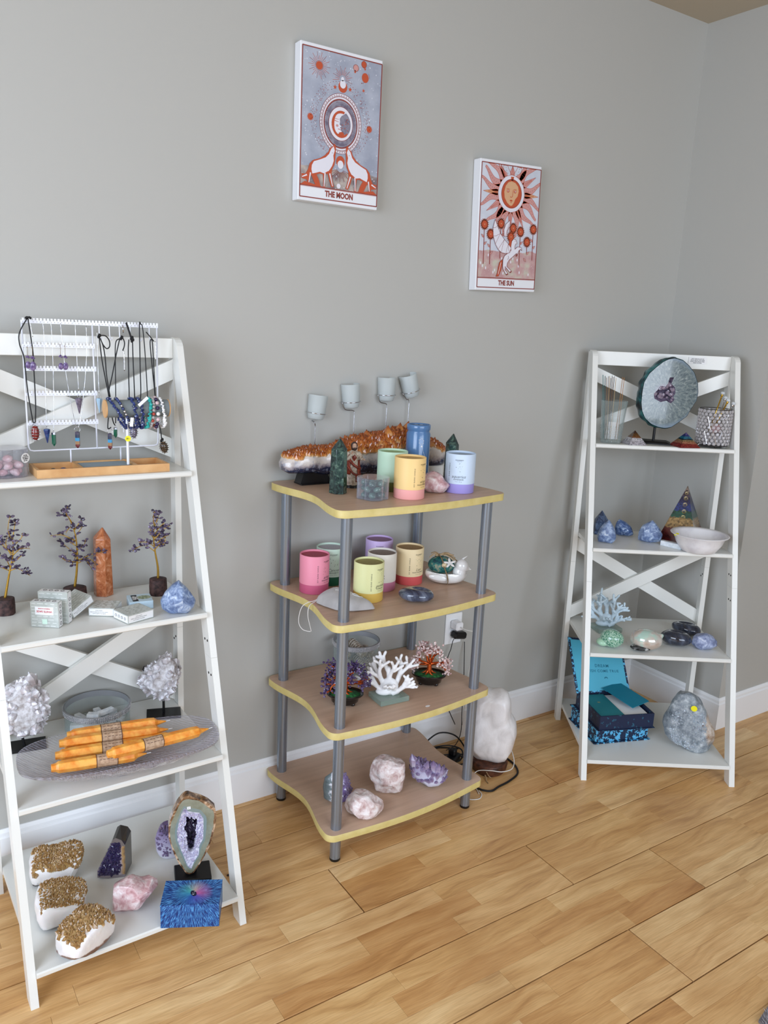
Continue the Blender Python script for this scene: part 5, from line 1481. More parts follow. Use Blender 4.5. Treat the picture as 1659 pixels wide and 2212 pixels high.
o = MB().add(ico(2), M=S3(.0045, .0040, .0025)).build('pebble', mat('brown_pebble', (52, 38, 30), .7), None, loc=(.752, -.318, .0025)); tag(o, 'tiny dark pebble on the floor beside the left ladder', 'pebble')

# ================================================================ left ladder: top shelf
L1, L2, L3, L4 = LZ[0] + .0003, LZ[1] + .0003, LZ[2] + .0003, LZ[3] + .0003
M_bamboo = mat('bamboo', (214, 164, 106), .45, var=[(.3, (200, 146, 88)), (.7, (224, 178, 122))], vs=14)
M_rackw = mat('white_metal', (232, 234, 242), .3, coat=.3)
def jewelry_stand():
    ox, oy = .489, -.141
    root = thing('jewelry_stand', 'white metal jewelry stand with comb bars on a bamboo tray, top of the left ladder', 'jewelry stand', (ox, oy, L1))
    X = lambda x: x - ox; Y = lambda y: y - oy; Z = lambda z: z - L1
    # tray with three compartments
    m = MB(); x0, x1, y0, y1, h = .333, .645, -.190, -.090, .020
    m.add(box(X(x0), X(x1), Y(y0), Y(y1), 0, .004))
    t = .007
    for b in ((x0, x1, y0, y0 + t), (x0, x1, y1 - t, y1), (x0, x0 + t, y0 + t, y1 - t), (x1 - t, x1, y0 + t, y1 - t), (.430, .438, y0 + t, y1 - t), (.560, .568, y0 + t, y1 - t)):
        m.add(box(X(b[0]), X(b[1]), Y(b[2]), Y(b[3]), .004, h))
    m.build('bamboo_tray', M_bamboo, root)
    ins = MB()
    for i in range(7):
        ins.add(cbox(.120, .0105, .010, .003), M=T(X(.499), Y(-.177 + i * .0118), .0125))
    ins.build('ring_rolls', mat('grey_velvet', (138, 150, 156), .85), root, label='grey padded ring slots')
    # wire frame
    r = .0021
    zt_, zb = Z(1.481), Z(1.176)
    fr = MB()
    path = [(X(.3325), 0, zt_), (X(.3335), 0, zb + .010), (X(.3365), 0, zb + .002), (X(.345), 0, zb), (X(.636), 0, zb + .002), (X(.644), 0, zb + .004), (X(.6465), 0, zb + .012), (X(.6480), 0, zt_)]
    yb = Y(-.0965)
    fr.add(tube([(a, yb, c) for a, b, c in path], r, 8), smooth=True); fr.add(tube([(X(.4905), yb, zt_), (X(.4925), yb, zb + .001)], r, 8), smooth=True)
    for x in (.429, .550): fr.add(tube([(X(x), yb, .0185), (X(x), yb, zb)], r, 8), smooth=True)
    fr.build('wire_frame', M_rackw, root)
    for k, (z, xa, xb) in enumerate(((1.4815, .330, .650), (1.427, .331, .495), (1.372, .332, .496), (1.3136, .333, .496), (1.2435, .334, .4965))):
        c = MB(); n = int((xb - xa) / .0078); w = (xb - xa) / n
        yy = yb - r - .0006; hz = .0058
        poly = [(X(xa), Z(z) - hz), (X(xb), Z(z) - hz), (X(xb), Z(z) + hz * .6)]
        for i in range(n - 1, -1, -1):
            a = X(xa + w * i)
            poly += [(a + w * .98, Z(z) + hz), (a + w * .40, Z(z) + hz), (a + w * .40, Z(z) + hz * .15), (a + w * .02, Z(z) + hz * .15)]
        poly += [(X(xa), Z(z) + hz)]
        vs, fs = [], []
        from mathutils.geometry import tessellate_polygon
        tri = tessellate_polygon([[Vector((p[0], p[1], 0)) for p in poly]])
        N = len(poly); area_ = sum(poly[i][0] * poly[(i + 1) % N][1] - poly[(i + 1) % N][0] * poly[i][1] for i in range(N))
        vs = [(p[0], yy - .0006, p[1]) for p in poly] + [(p[0], yy + .0006, p[1]) for p in poly]
        for t_ in tri:
            a, b, d = (poly[i] for i in t_); kk = (b[0] - a[0]) * (d[1] - a[1]) - (d[0] - a[0]) * (b[1] - a[1])
            t_ = tuple(t_) if kk > 0 else tuple(t_)[::-1]; fs.append(t_); fs.append(tuple(i + N for i in t_[::-1]))
        for i in range(N):
            j = (i + 1) % N; fs.append((i, N + i, N + j, j) if area_ > 0 else (j, N + j, N + i, i))
        c.add((vs, fs)); bar = c.build('comb_bar', M_rackw, root)
        hl = MB()
        for i in range(n): hl.add(cyl((X(xa + w * (i + .5)), yy - .0007, Z(z) - hz * .45), (X(xa + w * (i + .5)), yy - .0012, Z(z) - hz * .45), .0009, seg=6))
        hl.build('earring_holes', mat('hole_grey', (150, 152, 166), .7), bar, kind='stuff')
    for x in (.5055, .530, .554, .580, .603, .6275):
        hk = MB().add(tube(smooth_path([(X(x), yb - .004, Z(1.478)), (X(x), yb - .005, Z(1.455)), (X(x) + .001, yb - .008, Z(1.444)), (X(x) + .003, yb - .012, Z(1.445)), (X(x) + .0035, yb - .0125, Z(1.450))]), .0014, 6), smooth=True).build('hook', M_rackw, root)
    # T-bar with padded roll
    MB().add(cyl((X(.549), Y(-.165), .0185), (X(.549), Y(-.165), Z(1.266)), .0034, seg=14), smooth=True).build('post', M_rackw, root, sharp=40)
    MB().add(cyl((X(.4985), Y(-.165), Z(1.282)), (X(.6490), Y(-.165), Z(1.282)), .0212, seg=36), smooth=True).build('padded_roll', mat('grey_suede_roll', (122, 130, 132), .9), root, sharp=40, label='grey padded bracelet roll')
    for x in (.4960, .6490): MB().add(cyl((X(x), Y(-.165), Z(1.282)), (X(x + .0025), Y(-.165), Z(1.282)), .0217, seg=36)).build('wooden_cap', M_bamboo, root, label='light wood end cap')
    st = MB().add(cyl((X(.549), Y(-.165) - .0036, Z(1.2085)), (X(.549), Y(-.165) - .0042, Z(1.2085)), .0072, seg=24)).build('price_dot', M_yellowdot, root, label='yellow round price sticker reading 30')
    MB().add(text_vf('30 -', .0058, bold=.0001), M=T(X(.549), Y(-.165) - .0044, Z(1.2085)) @ STAND).build('price_writing', M_ink, root)
jewelry_stand()

def J(x, z, y=-.110):
    k = (y + 2.1506) / 1.9956          # hanging plane of the stand's front
    return (x * k, y, 1.5 + (z - 1.5) * k)
M_cord = mat('black_cord', (12, 12, 14), .5)
M_silver = mat('jewelry_silver', (200, 200, 204), .18, metal=1)
M_amj = mat('amethyst_drop', (104, 84, 134), .12, coat=.5, var=[(.35, (82, 62, 112)), (.65, (150, 132, 172))], vs=120)
def chainify(m, pts, w=.0006):
    P = smooth_path(pts, 6)
    m.add(tube(P, lambda t: w * (1 + .45 * sin(t * 260)), 5), smooth=True)
def necklace(label, cat='necklace', group='necklaces on the jewelry stand'):
    return thing('necklace', label, cat, (0, 0, 0), 0, group)
def base_at(root, p):
    # put the thing's origin at the given point, keeping its parts where they are
    d = Vector(p); root.location = d
    for ch in root.children: ch.location = Vector(ch.location) - d
def cone_pendant(root, p, L, r, m):
    x, y, z = p
    MB().add(lathe([(.0001, 0), (r * .9, -.001), (r, -.004), (r * .15, -L), (.0001, -L - .001)], 8), M=T(x, y, z)).build('cone_pendant', m, root)
    MB().add(torus(.0028, .0005, 14, 5), M=T(x, y, z + .003) @ RX(pi / 2), smooth=True).build('clasp', M_silver, root)
def point_pendant(root, p, L, r, m):
    x, y, z = p
    MB().add(lathe([(.0001, 0), (r * .7, -.0015), (r, -.006), (r, -L + .007), (.0001, -L)], 6), M=T(x, y, z)).build('point_pendant', m, root)
    MB().add(cyl((x, y, z + .001), (x, y, z - .004), r * 1.02, seg=6)).add(torus(.0022, .0005, 12, 5), M=T(x, y, z + .0035) @ RX(pi / 2), smooth=True).build('cap', M_silver, root)
def cage_pendant(root, p, L, r, stone_m, tilt=0, wire=None):
    x, y, z = p; M = T(x, y, z) @ RY(tilt)
    MB().add(ico(3), M=M @ T(0, 0, -L / 2) @ S3(r * .8, r * .7, L * .42), smooth=True).build('caged_stone', stone_m, root)
    n = 110; pts = []
    for i in range(n):
        t = i / (n - 1); a = t * 2 * pi * 6.5; rr = r * sin(pi * (t * .94 + .03)) ** .6
        pts.append((rr * cos(a), rr * sin(a) * .9, -L * t))
    MB().add(tube(pts, .0007, 5), M=M, smooth=True).build('wire_cage', wire or M_silver, root)
def chakra_pendant(root, p, L=.040, r=.0055):
    x, y, z = p; seg = L / 5
    MB().add(torus(.0065, .0006, 20, 5), M=T(x, y, z + .004) @ RX(pi / 2), smooth=True).build('ring', M_silver, root)
    for k, c in enumerate(((72, 66, 84), (44, 54, 78), (60, 150, 196), (164, 124, 84), (112, 34, 34))):
        a = z - k * seg; m = mat('chakra_%d' % k, c, .2, coat=.4)
        pr = [(.0001, 0), (r * .8, -.001), (r, -seg * .35), (r, -seg)] if k == 0 else ([(r, 0), (r, -seg * .6), (.0001, -seg * 1.3)] if k == 4 else [(r, 0), (r, -seg)])
        MB().add(lathe(pr, 6), M=T(x, y, a)).build('stone_segment', m, root)
P_ = lambda m, pts, y=-.110, r=.0014, n=6: m.add(tube(smooth_path([J(a, b, y + .0005 * i * 0) for i, (a, b) in enumerate(pts)], n), r, 6), smooth=True)
M_redj = mat('red_jasper', (128, 36, 32), .15, coat=.5); M_greenj = mat('malachite_point', (24, 92, 66), .15, coat=.5)
M_lapis = mat('lapis', (44, 70, 128), .2, var=[(.4, (30, 48, 100)), (.6, (70, 104, 160))], vs=90); M_opal = mat('opalite', (166, 200, 224), .15, coat=.4)
M_smoky = mat('smoky_amethyst', (104, 96, 112), .15, var=[(.4, (84, 76, 94)), (.65, (140, 130, 146))], vs=80)
M_copperw = mat('antique_wire', (150, 130, 104), .25, metal=.9); M_tiger = mat('dark_stone', (58, 44, 34), .2, coat=.3)

n_ = necklace('black cord necklace with a red caged stone, far left of the stand')
m = MB(); P_(m, [(.335, 1.486), (.318, 1.455), (.3165, 1.430), (.3244, 1.3978), (.328, 1.33), (.3351, 1.262), (.3385, 1.250)]); P_(m, [(.337, 1.486), (.3405, 1.45), (.344, 1.41), (.3440, 1.37), (.3440, 1.30), (.3420, 1.262), (.3400, 1.250)])
for k in range(5): m.add(ico(1, .0034), M=Matrix.Translation(J(.333 + .0022 * k, 1.4875 + .001 * (k % 2), -.108)))
m.build('cord', M_cord, n_); m = MB(); chainify(m, [J(.339, 1.487, -.112), J(.342, 1.470, -.112), J(.345, 1.446, -.112)], .0009); m.build('extension_chain', M_silver, n_)
cage_pendant(n_, J(.3400, 1.249), .044, .0115, M_redj); base_at(n_, J(.3400, 1.249))
def chain_necklace(label, pts, pend, p, *a):
    n = necklace(label); m = MB(); chainify(m, [J(*q) for q in pts]); m.build('chain', M_silver, n); pend(n, J(*p), *a); base_at(n, J(*p)); return n
chain_necklace('silver chain with a blue lapis cone pendant in front of the lowest comb bar', [(.3665, 1.4835), (.3685, 1.470), (.3695, 1.41), (.3670, 1.34), (.3660, 1.28), (.3657, 1.2400)], cone_pendant, (.3657, 1.2366), .034, .0078, M_lapis)
chain_necklace('silver chain with a green six-sided point pendant, left half of the stand', [(.3845, 1.4835), (.386, 1.46), (.386, 1.40), (.3845, 1.32), (.3825, 1.26), (.3802, 1.2300)], point_pendant, (.3802, 1.2260), .033, .0050, M_greenj)
n_ = chain_necklace('silver chain with a striped purple, blue, tan and red pendant, below the combs', [(.4059, 1.479), (.408, 1.44), (.412, 1.38), (.420, 1.31), (.4292, 1.249), (.4336, 1.2340)], chakra_pendant, (.4336, 1.2285))
m = MB(); chainify(m, [J(.4629, 1.476), J(.462, 1.42), J(.457, 1.36), J(.449, 1.30), J(.443, 1.262), J(.436, 1.236)]); o = m.build('chain', M_silver, n_); o.location = -n_.location
chain_necklace('silver chain with a smoky purple cone pendant over the fourth comb bar', [(.4382, 1.4855), (.4385, 1.45), (.4395, 1.38), (.4402, 1.3230)], cone_pendant, (.4402, 1.3080), .038, .0088, M_smoky)
chain_necklace('silver chain with a milky blue cone pendant, left of the padded roll', [(.4872, 1.4634), (.4865, 1.42), (.4868, 1.36), (.4869, 1.3180)], cone_pendant, (.4869, 1.3070), .036, .0072, M_opal)
# cords over the hooks on the right half
def cords(label, lines, knots, pend=None, extra=None):
    n = necklace(label); m = MB()
    for l in lines: P_(m, l, y=-.1165)
    for (a, b) in knots:
        for k in range(6): m.add(ico(1, .0030), M=Matrix.Translation(Vector(J(a, b, -.1165)) + Vector((.0022 * cos(k * 1.3), 0, .0034 * sin(k * 1.7)))), smooth=True)
    m.build('cord', M_cord, n)
    if extra: extra(n)
    if pend: pend(n)
    base_at(n, J(*lines[0][0], -.1165)); return n
cords('black cord knotted in a loose loop, striped pendant hanging below the padded roll', [[(.4914, 1.4527), (.496, 1.40), (.503, 1.352), (.5095, 1.3093), (.508, 1.27), (.505, 1.240), (.5065, 1.232), (.513, 1.236)], [(.4925, 1.4500), (.500, 1.43), (.504, 1.40), (.506, 1.36), (.5128, 1.3092)],
       [(.4935, 1.4540), (.506, 1.4535), (.5145, 1.4430), (.5150, 1.4290), (.508, 1.4240), (.500, 1.4330), (.494, 1.4470)]], [(.4914, 1.4527)], lambda n: chakra_pendant(n, J(.5095, 1.2220, -.1165)))
cords('black cord crossing over itself with a green point pendant under the padded roll', [[(.5389, 1.446), (.530, 1.41), (.519, 1.36), (.510, 1.3200), (.5130, 1.28), (.518, 1.25), (.5225, 1.2400)], [(.5395, 1.448), (.531, 1.442), (.5280, 1.42), (.5270, 1.36), (.5258, 1.30), (.5240, 1.245)],
       [(.542, 1.452), (.548, 1.447), (.5505, 1.438), (.549, 1.428), (.5455, 1.4200)]], [(.5435, 1.450)], lambda n: point_pendant(n, J(.5232, 1.2340, -.1165), .026, .0048, M_greenj))
n_ = cords('black cord on the fourth hook with a small silver cross at its end', [[(.5612, 1.4467), (.5590, 1.42), (.5585, 1.36), (.5577, 1.30), (.550, 1.26), (.5430, 1.2420)], [(.5697, 1.447), (.5700, 1.40), (.5710, 1.35), (.5720, 1.29)], [(.5655, 1.452), (.5600, 1.470), (.5545, 1.4860)], [(.5670, 1.452), (.5615, 1.472), (.5560, 1.4870)]], [(.5680, 1.4500), (.5695, 1.4450)],
       lambda n: MB().add(box(-.0008, .0008, -.0006, .0006, -.018, 0), M=Matrix.Translation(J(.5423, 1.2405, -.1165))).add(box(-.0045, .0045, -.0006, .0006, -.0070, -.0054), M=Matrix.Translation(J(.5423, 1.2405, -.1165))).build('cross_pendant', M_silver, n))
cords('black cord draped over the top bar with a grey caged stone behind the post', [[(.5600, 1.2400), (.575, 1.27), (.5864, 1.31), (.5868, 1.38), (.5874, 1.4808), (.5905, 1.4840), (.5944, 1.4780), (.598, 1.44), (.6010, 1.38), (.6038, 1.30)]], [], lambda n: cage_pendant(n, J(.5675, 1.2400, -.1165), .036, .0110, M_smoky))
cords('rightmost black cord with a dark stone in a coiled wire cage hanging low', [[(.6150, 1.4490), (.6124, 1.4400), (.6150, 1.40), (.6200, 1.34), (.6228, 1.3085), (.628, 1.26), (.6345, 1.2260), (.6370, 1.2020)], [(.6150, 1.4490), (.6181, 1.4400), (.6205, 1.38), (.6228, 1.31)], [(.6030, 1.4660), (.612, 1.456), (.6220, 1.4440)]], [(.6375, 1.2000)],
       lambda n: cage_pendant(n, J(.6385, 1.1990, -.1165), .036, .0120, M_tiger, tilt=-.25, wire=M_copperw))
for k, pts in enumerate(([(.5475, 1.480), (.5480, 1.462)], [(.5480, 1.4200), (.5490, 1.40), (.5485, 1.372)], [(.6250, 1.4440), (.6262, 1.42), (.6255, 1.400)])):
    o = MB(); chainify(o, [J(a, b, -.1165) for a, b in pts], .0013); q = o.build('chain_end', M_silver); tag(q, ('short silver chain end above the third hook', 'silver chain end dangling below the black knot', 'silver chain end at the right rod of the stand')[k], 'chain')
for x, z0, z1, s, w in ((.3321, 1.4188, 1.3848, 1, 'farthest left earring, dark purple drop'), (.3424, 1.4184, 1.3823, 1.25, 'second earring from the left, larger lilac drop'), (.4031, 1.4259, 1.3831, .95, 'third earring from the left, pale purple drop'), (.4135, 1.4234, 1.3833, 1.05, 'fourth earring from the left, glossy lilac drop')):
    e = thing('earring', w + ' on the second comb bar', 'earring', J(x, z0, -.1115), 0, 'amethyst drop earrings')
    L = (z0 - z1) * 1.02
    MB().add(tube(smooth_path([(0, .004, .002), (0, 0, .006), (0, -.002, .002), (0, 0, -L * .42)]), .0005, 5), smooth=True).build('ear_wire', M_copperw, e)
    b = MB()
    for q in ((-.0022, -L * .52), (.0024, -L * .56), (0, -L * .48)): b.add(ico(1, .0028 * s), M=T(q[0], 0, q[1]) @ S3(1, .8, .9))
    b.build('small_chips', M_amj, e, kind='stuff')
    MB().add(ico(2), M=T(0, 0, -L - .002) @ S3(.0062 * s, .0045, .0088 * s)).build('stone_drop', M_amj, e)
def bracelet(label, x, cm, cname, seed, tilt=0, bead=.0040, n=46, round_=False, zc=1.2705, a=.0262, b=.0365, mix=None):
    root = thing('bracelet', label, 'bracelet', (x, -.165, zc), 0, 'bracelets on the padded roll'); r = random.Random(seed); ms = [cm] + (mix or [])
    m = MB()
    for i in range(n):
        t = 2 * pi * i / n; s = bead * (1 if round_ else r.uniform(.75, 1.3))
        p = Vector((0 if round_ else r.uniform(-.002, .002), a * cos(t), b * sin(t))); p.x += tilt * sin(t) * b
        q = RZ(r.uniform(0, 6)) @ RX(r.uniform(0, 6))
        m.add(ico(2 if round_ else 1, s), r.randrange(len(ms)) if mix else 0, M=Matrix.Translation(p) @ q @ (S3(1, 1, 1) if round_ else S3(1.2, .7, .9)), smooth=round_)
    m.build('beads', ms, root, kind='stuff'); return root
M_nav = mat('navy_chips', (26, 38, 92), .12, coat=.6, var=[(.35, (16, 24, 60)), (.65, (52, 72, 138))], vs=150)
M_turq = mat('turquoise_chips', (48, 176, 170), .3); M_whc = mat('howlite_chips', (236, 236, 236), .4); M_purpj = mat('dark_amethyst_bead', (40, 24, 66), .1, coat=.5)
M_greyb = mat('grey_clear_bead', (168, 162, 160), .15, coat=.4); M_pinkb = mat('pink_bead', (214, 186, 190), .15, coat=.4); M_redb = mat('carnelian_bead', (176, 60, 44), .2, coat=.4); M_pearl = mat('white_bead', (238, 238, 236), .25)
bracelet('navy blue chip bracelet nearest the left wooden cap, hanging askew', .5250, M_nav, '', 1, tilt=-.55)
bracelet('navy blue bead bracelet with silver cross charm, second on the padded roll', .5400, M_nav, '', 2, tilt=-.45, bead=.0038, n=32, round_=True, mix=[M_nav, M_nav, M_silver])
bracelet('navy blue chip bracelet in the middle of the padded roll', .5640, M_nav, '', 3, tilt=-.15)
bracelet('dark blue chip bracelet carrying a white tag, beside the turquoise one', .5800, M_nav, '', 4, tilt=-.10, bead=.0044)
bracelet('turquoise blue-green chip bracelet in the middle right of the padded roll', .5975, M_turq, '', 5, tilt=.12)
bracelet('grey and red clear bead bracelet just right of the turquoise one', .6070, M_greyb, '', 6, tilt=.1, round_=True, n=26, mix=[M_greyb, M_greyb, M_redb])
bracelet('bracelet of large round pink, purple, white and red beads', .6180, M_pinkb, '', 7, round_=True, bead=.0050, n=16, mix=[M_purpj, M_pearl, M_redb, M_pinkb])
bracelet('white chip bracelet nearest the right end of the padded roll', .6330, M_whc, '', 8, tilt=-.12)
o = MB().add(cbox(.030, .0008, .0075, .0003)).build('price_tag', M_paper, None, loc=(.5790, -.2005, 1.3020)); o.rotation_euler = (0, -.72, 0); tag(o, 'white tag lying over the dark blue bracelet', 'tag')
o = MB().add(cbox(.008, .0008, .022, .0003)).build('price_tag', M_paper, None, loc=(.5500, -.2020, 1.2530)); o.rotation_euler = (0, .12, 0); tag(o, 'white pointed tag hanging in front of the post', 'tag')
# loose stones in the left compartment
r = random.Random(4)
for i, (dx, dy) in enumerate(((.010, 0), (.028, -.006), (.044, .004), (.060, -.004), (.075, .006), (.034, .016), (.058, .018))):
    vs, fs = ico(2); o = MB().add(([(a * .0085, b * .0065, c * .0045) for a, b, c in vs], fs), smooth=True).build('tumbled_stone', M_nav if i % 3 == 0 else mat('black_stone', (22, 20, 26), .12, coat=.4), None, loc=(.345 + dx, -.152 + dy, L1 + .0092), rz=r.uniform(0, 3)); tag(o, 'dark polished stone lying in the left bamboo tray compartment', 'stone', 'dark stones in the bamboo tray')
# pink tub, half outside the frame
clover_tub('clear clover-shaped tub of pink tumbled stones, left end of the top ladder shelf', .282, -.128, L1, .0400, .066, .2, .04)
tumbled('pink tumbled stone inside the clear tub on the top ladder shelf', 'pink tumbled stones in the clover tub', .282, -.128, L1 + .002, .2, .035, 13, .0125, M_roset, 9)
o = thing('round_label', 'white round sticker with black print on the pink stone tub', 'sticker', (.313, -.1715, L1 + .047), .55)
MB().add(cyl((0, 0, 0), (0, -.0004, 0), .0115, seg=28)).build('sticker_disc', M_paper, o)
m = MB()
for k, s in enumerate(('ROSE', 'QUARTZ', 'TUMBLE', '$3 EA')): m.add(text_vf(s, .0042, bold=.00018), M=T(0, -.0005, .0060 - k * .0040) @ STAND)
m.build('sticker_print', M_ink, o)

# ================================================================ left ladder: second shelf
M_gold = mat('gold_wire', (186, 146, 60), .3, metal=.8); M_bark = mat('dark_bark', (52, 34, 32), .7, var=[(.35, (36, 22, 22)), (.65, (84, 58, 54))], vs=90, bump=.5, bs=120)
M_leaf = crys('amethyst_leaf', [(0, (46, 38, 58)), (.5, (88, 76, 102)), (1, (140, 126, 150))], rough=.12, sss=.1, var=.5)
def gem_tree(label, x, y, base, trunk, branches, seed, s):
    root = thing('gem_tree', label, 'gem tree', (x, y, L2), face(x, y), 'amethyst wire trees'); rb, hb = base
    MB().add(lathe([(.0001, 0), (rb, 0), (rb * 1.02, hb * .5), (rb * .98, hb - .002), (rb * .9, hb), (.0001, hb + .001)], 20, rfn=lambda a, z: 1 + .04 * sin(a * 5)), smooth=True).build('stump_base', M_bark, root, sharp=45, label='dark round stump base')
    r = random.Random(seed); t = MB(); lv = MB()
    tp = smooth_path([(a * s, 0, b * s + hb) for a, b in trunk], 6)
    t.add(tube(tp, lambda u: .0034 * (1 - .75 * u), 8), smooth=True)
    t.add(tube([p + Vector((.0022 * cos(i), .0022 * sin(i), 0)) * (1 - .8 * i / len(tp)) for i, p in enumerate(tp)], lambda u: .0014 * (1 - .5 * u), 5), smooth=True)
    for br in branches:
        pts = smooth_path([Vector((a * s, 0, b * s + hb)) for a, b in br], 5)
        dy = r.uniform(-.02, .02)
        pts = [p + Vector((0, dy * (i / len(pts)), 0)) for i, p in enumerate(pts)]
        t.add(tube(pts, lambda u: .0014 * (1 - .6 * u), 5), smooth=True)
        for i in range(max(4, int(len(pts) * 1.15))):
            p = pts[int(len(pts) * (.25 + .75 * r.random())) - 1]
            d = Vector((r.uniform(-1, 1), r.uniform(-1, 1), r.uniform(-.3, 1))).normalized(); e = p + d * r.uniform(.005, .012)
            t.add(tube([p, e], .0005, 4))
            q = d.to_track_quat('Z', 'Y').to_matrix().to_4x4(); k = r.uniform(.0040, .0056)
            vs, fs = ico(1); lv.add(([(a * k * 1.0, b * k * .55, c * k * 1.15) for a, b, c in vs], fs), M=Matrix.Translation(e) @ q, tip=[r.uniform(0.05, .9)] * len(vs))
    t.build('wire_trunk', M_gold, root, label='gold wire trunk and twigs'); lv.build('stone_leaves', M_leaf, root, kind='stuff')
gem_tree('amethyst chip tree at the left end of the second ladder shelf, leaning right', .262, -.095, (.0215, .040), [(0, 0), (.02, .10), (.045, .22), (.075, .36), (.08, .50)],
    [[(.045, .22), (-.02, .26), (-.08, .27)], [(.045, .22), (.10, .24), (.16, .20), (.19, .18)], [(.05, .25), (.02, .33), (-.02, .36)], [(.06, .28), (.12, .32), (.15, .36)], [(.07, .34), (.13, .40), (.20, .40)], [(.07, .36), (.0, .44), (-.03, .50)], [(.08, .45), (.05, .55), (.07, .66)], [(.08, .48), (.10, .58), (.11, .60)], [(.08, .42), (.14, .48), (.15, .52)], [(.07, .33), (.03, .42), (.04, .48)]], 3, .31)
gem_tree('amethyst chip tree behind the silver boxes, left of the orange tower', .432, -.062, (.0290, .034), [(0, 0), (.02, .14), (.03, .30), (.02, .46), (-.02, .60)],
    [[(.02, .20), (.12, .24), (.18, .17)], [(.02, .22), (.14, .28), (.25, .30)], [(.02, .24), (.10, .22), (.15, .12)], [(.02, .22), (-.06, .24), (-.08, .26)], [(.03, .28), (-.04, .34), (-.10, .40)], [(.03, .32), (.08, .36), (.10, .42)], [(.02, .40), (-.08, .46), (-.17, .46)], [(.02, .44), (.07, .50), (.08, .52)], [(.01, .48), (.06, .56), (.08, .58)], [(0, .54), (-.04, .62), (-.10, .62)], [(0, .56), (-.04, .64), (-.03, .70)], [(.02, .36), (-.03, .40), (-.06, .42)], [(.03, .30), (.0, .22), (-.02, .18)], [(.02, .50), (-.02, .52), (-.05, .48)]], 5, .31)
gem_tree('amethyst chip tree with wide side branches, right of the orange tower', .636, -.108, (.0230, .044), [(0, 0), (0, .10), (-.02, .24), (-.03, .36), (-.02, .50)],
    [[(-.02, .24), (-.10, .30), (-.18, .28), (-.20, .26)], [(-.02, .28), (-.08, .33), (-.15, .34)], [(-.02, .26), (.04, .32), (.02, .26)], [(-.02, .30), (.05, .36), (.10, .38)], [(-.03, .34), (.05, .44), (.11, .48)], [(-.03, .36), (-.06, .42), (-.05, .44)], [(-.03, .38), (.02, .46), (.06, .50)], [(-.02, .44), (-.03, .54), (-.02, .60)], [(-.02, .46), (.01, .54), (.01, .58)], [(-.02, .30), (.05, .30), (.07, .36)], [(-.03, .36), (.02, .40), (.06, .42)]], 8, .31)
M_calc = stone('orange_calcite', [(.32, (142, 72, 40)), (.46, (176, 102, 62)), (.58, (198, 128, 88)), (.70, (218, 176, 150))], vs=42, rough=.18, bump=0, sss=.1, distort=1.4, coat=.3)
tower('crystal_obelisk', 'tall orange-brown polished crystal tower on the second ladder shelf', .508, -.050, L2, .0275, .186, M_calc, tip=.032, taper=.86, sides=6, rz=.2)
o = tag(MB().add(rock([(-.040, 0), (.026, 0), (.040, .016), (.042, .034), (.034, .052), (.002, .086), (-.016, .074), (-.032, .056), (-.043, .036), (-.042, .012)], .064, seed=14, planes=20, clip=(.86, .98), nz=.002, ns=40, fine=.0008, keep=True, sq=.9), smooth=True).build('blue_quartz_point', M_bluequ, None, loc=(.637, -.268, L2), rz=face(.637, -.268), sharp=22), 'large blue and white quartz point at the right front of the second ladder shelf', 'crystal')

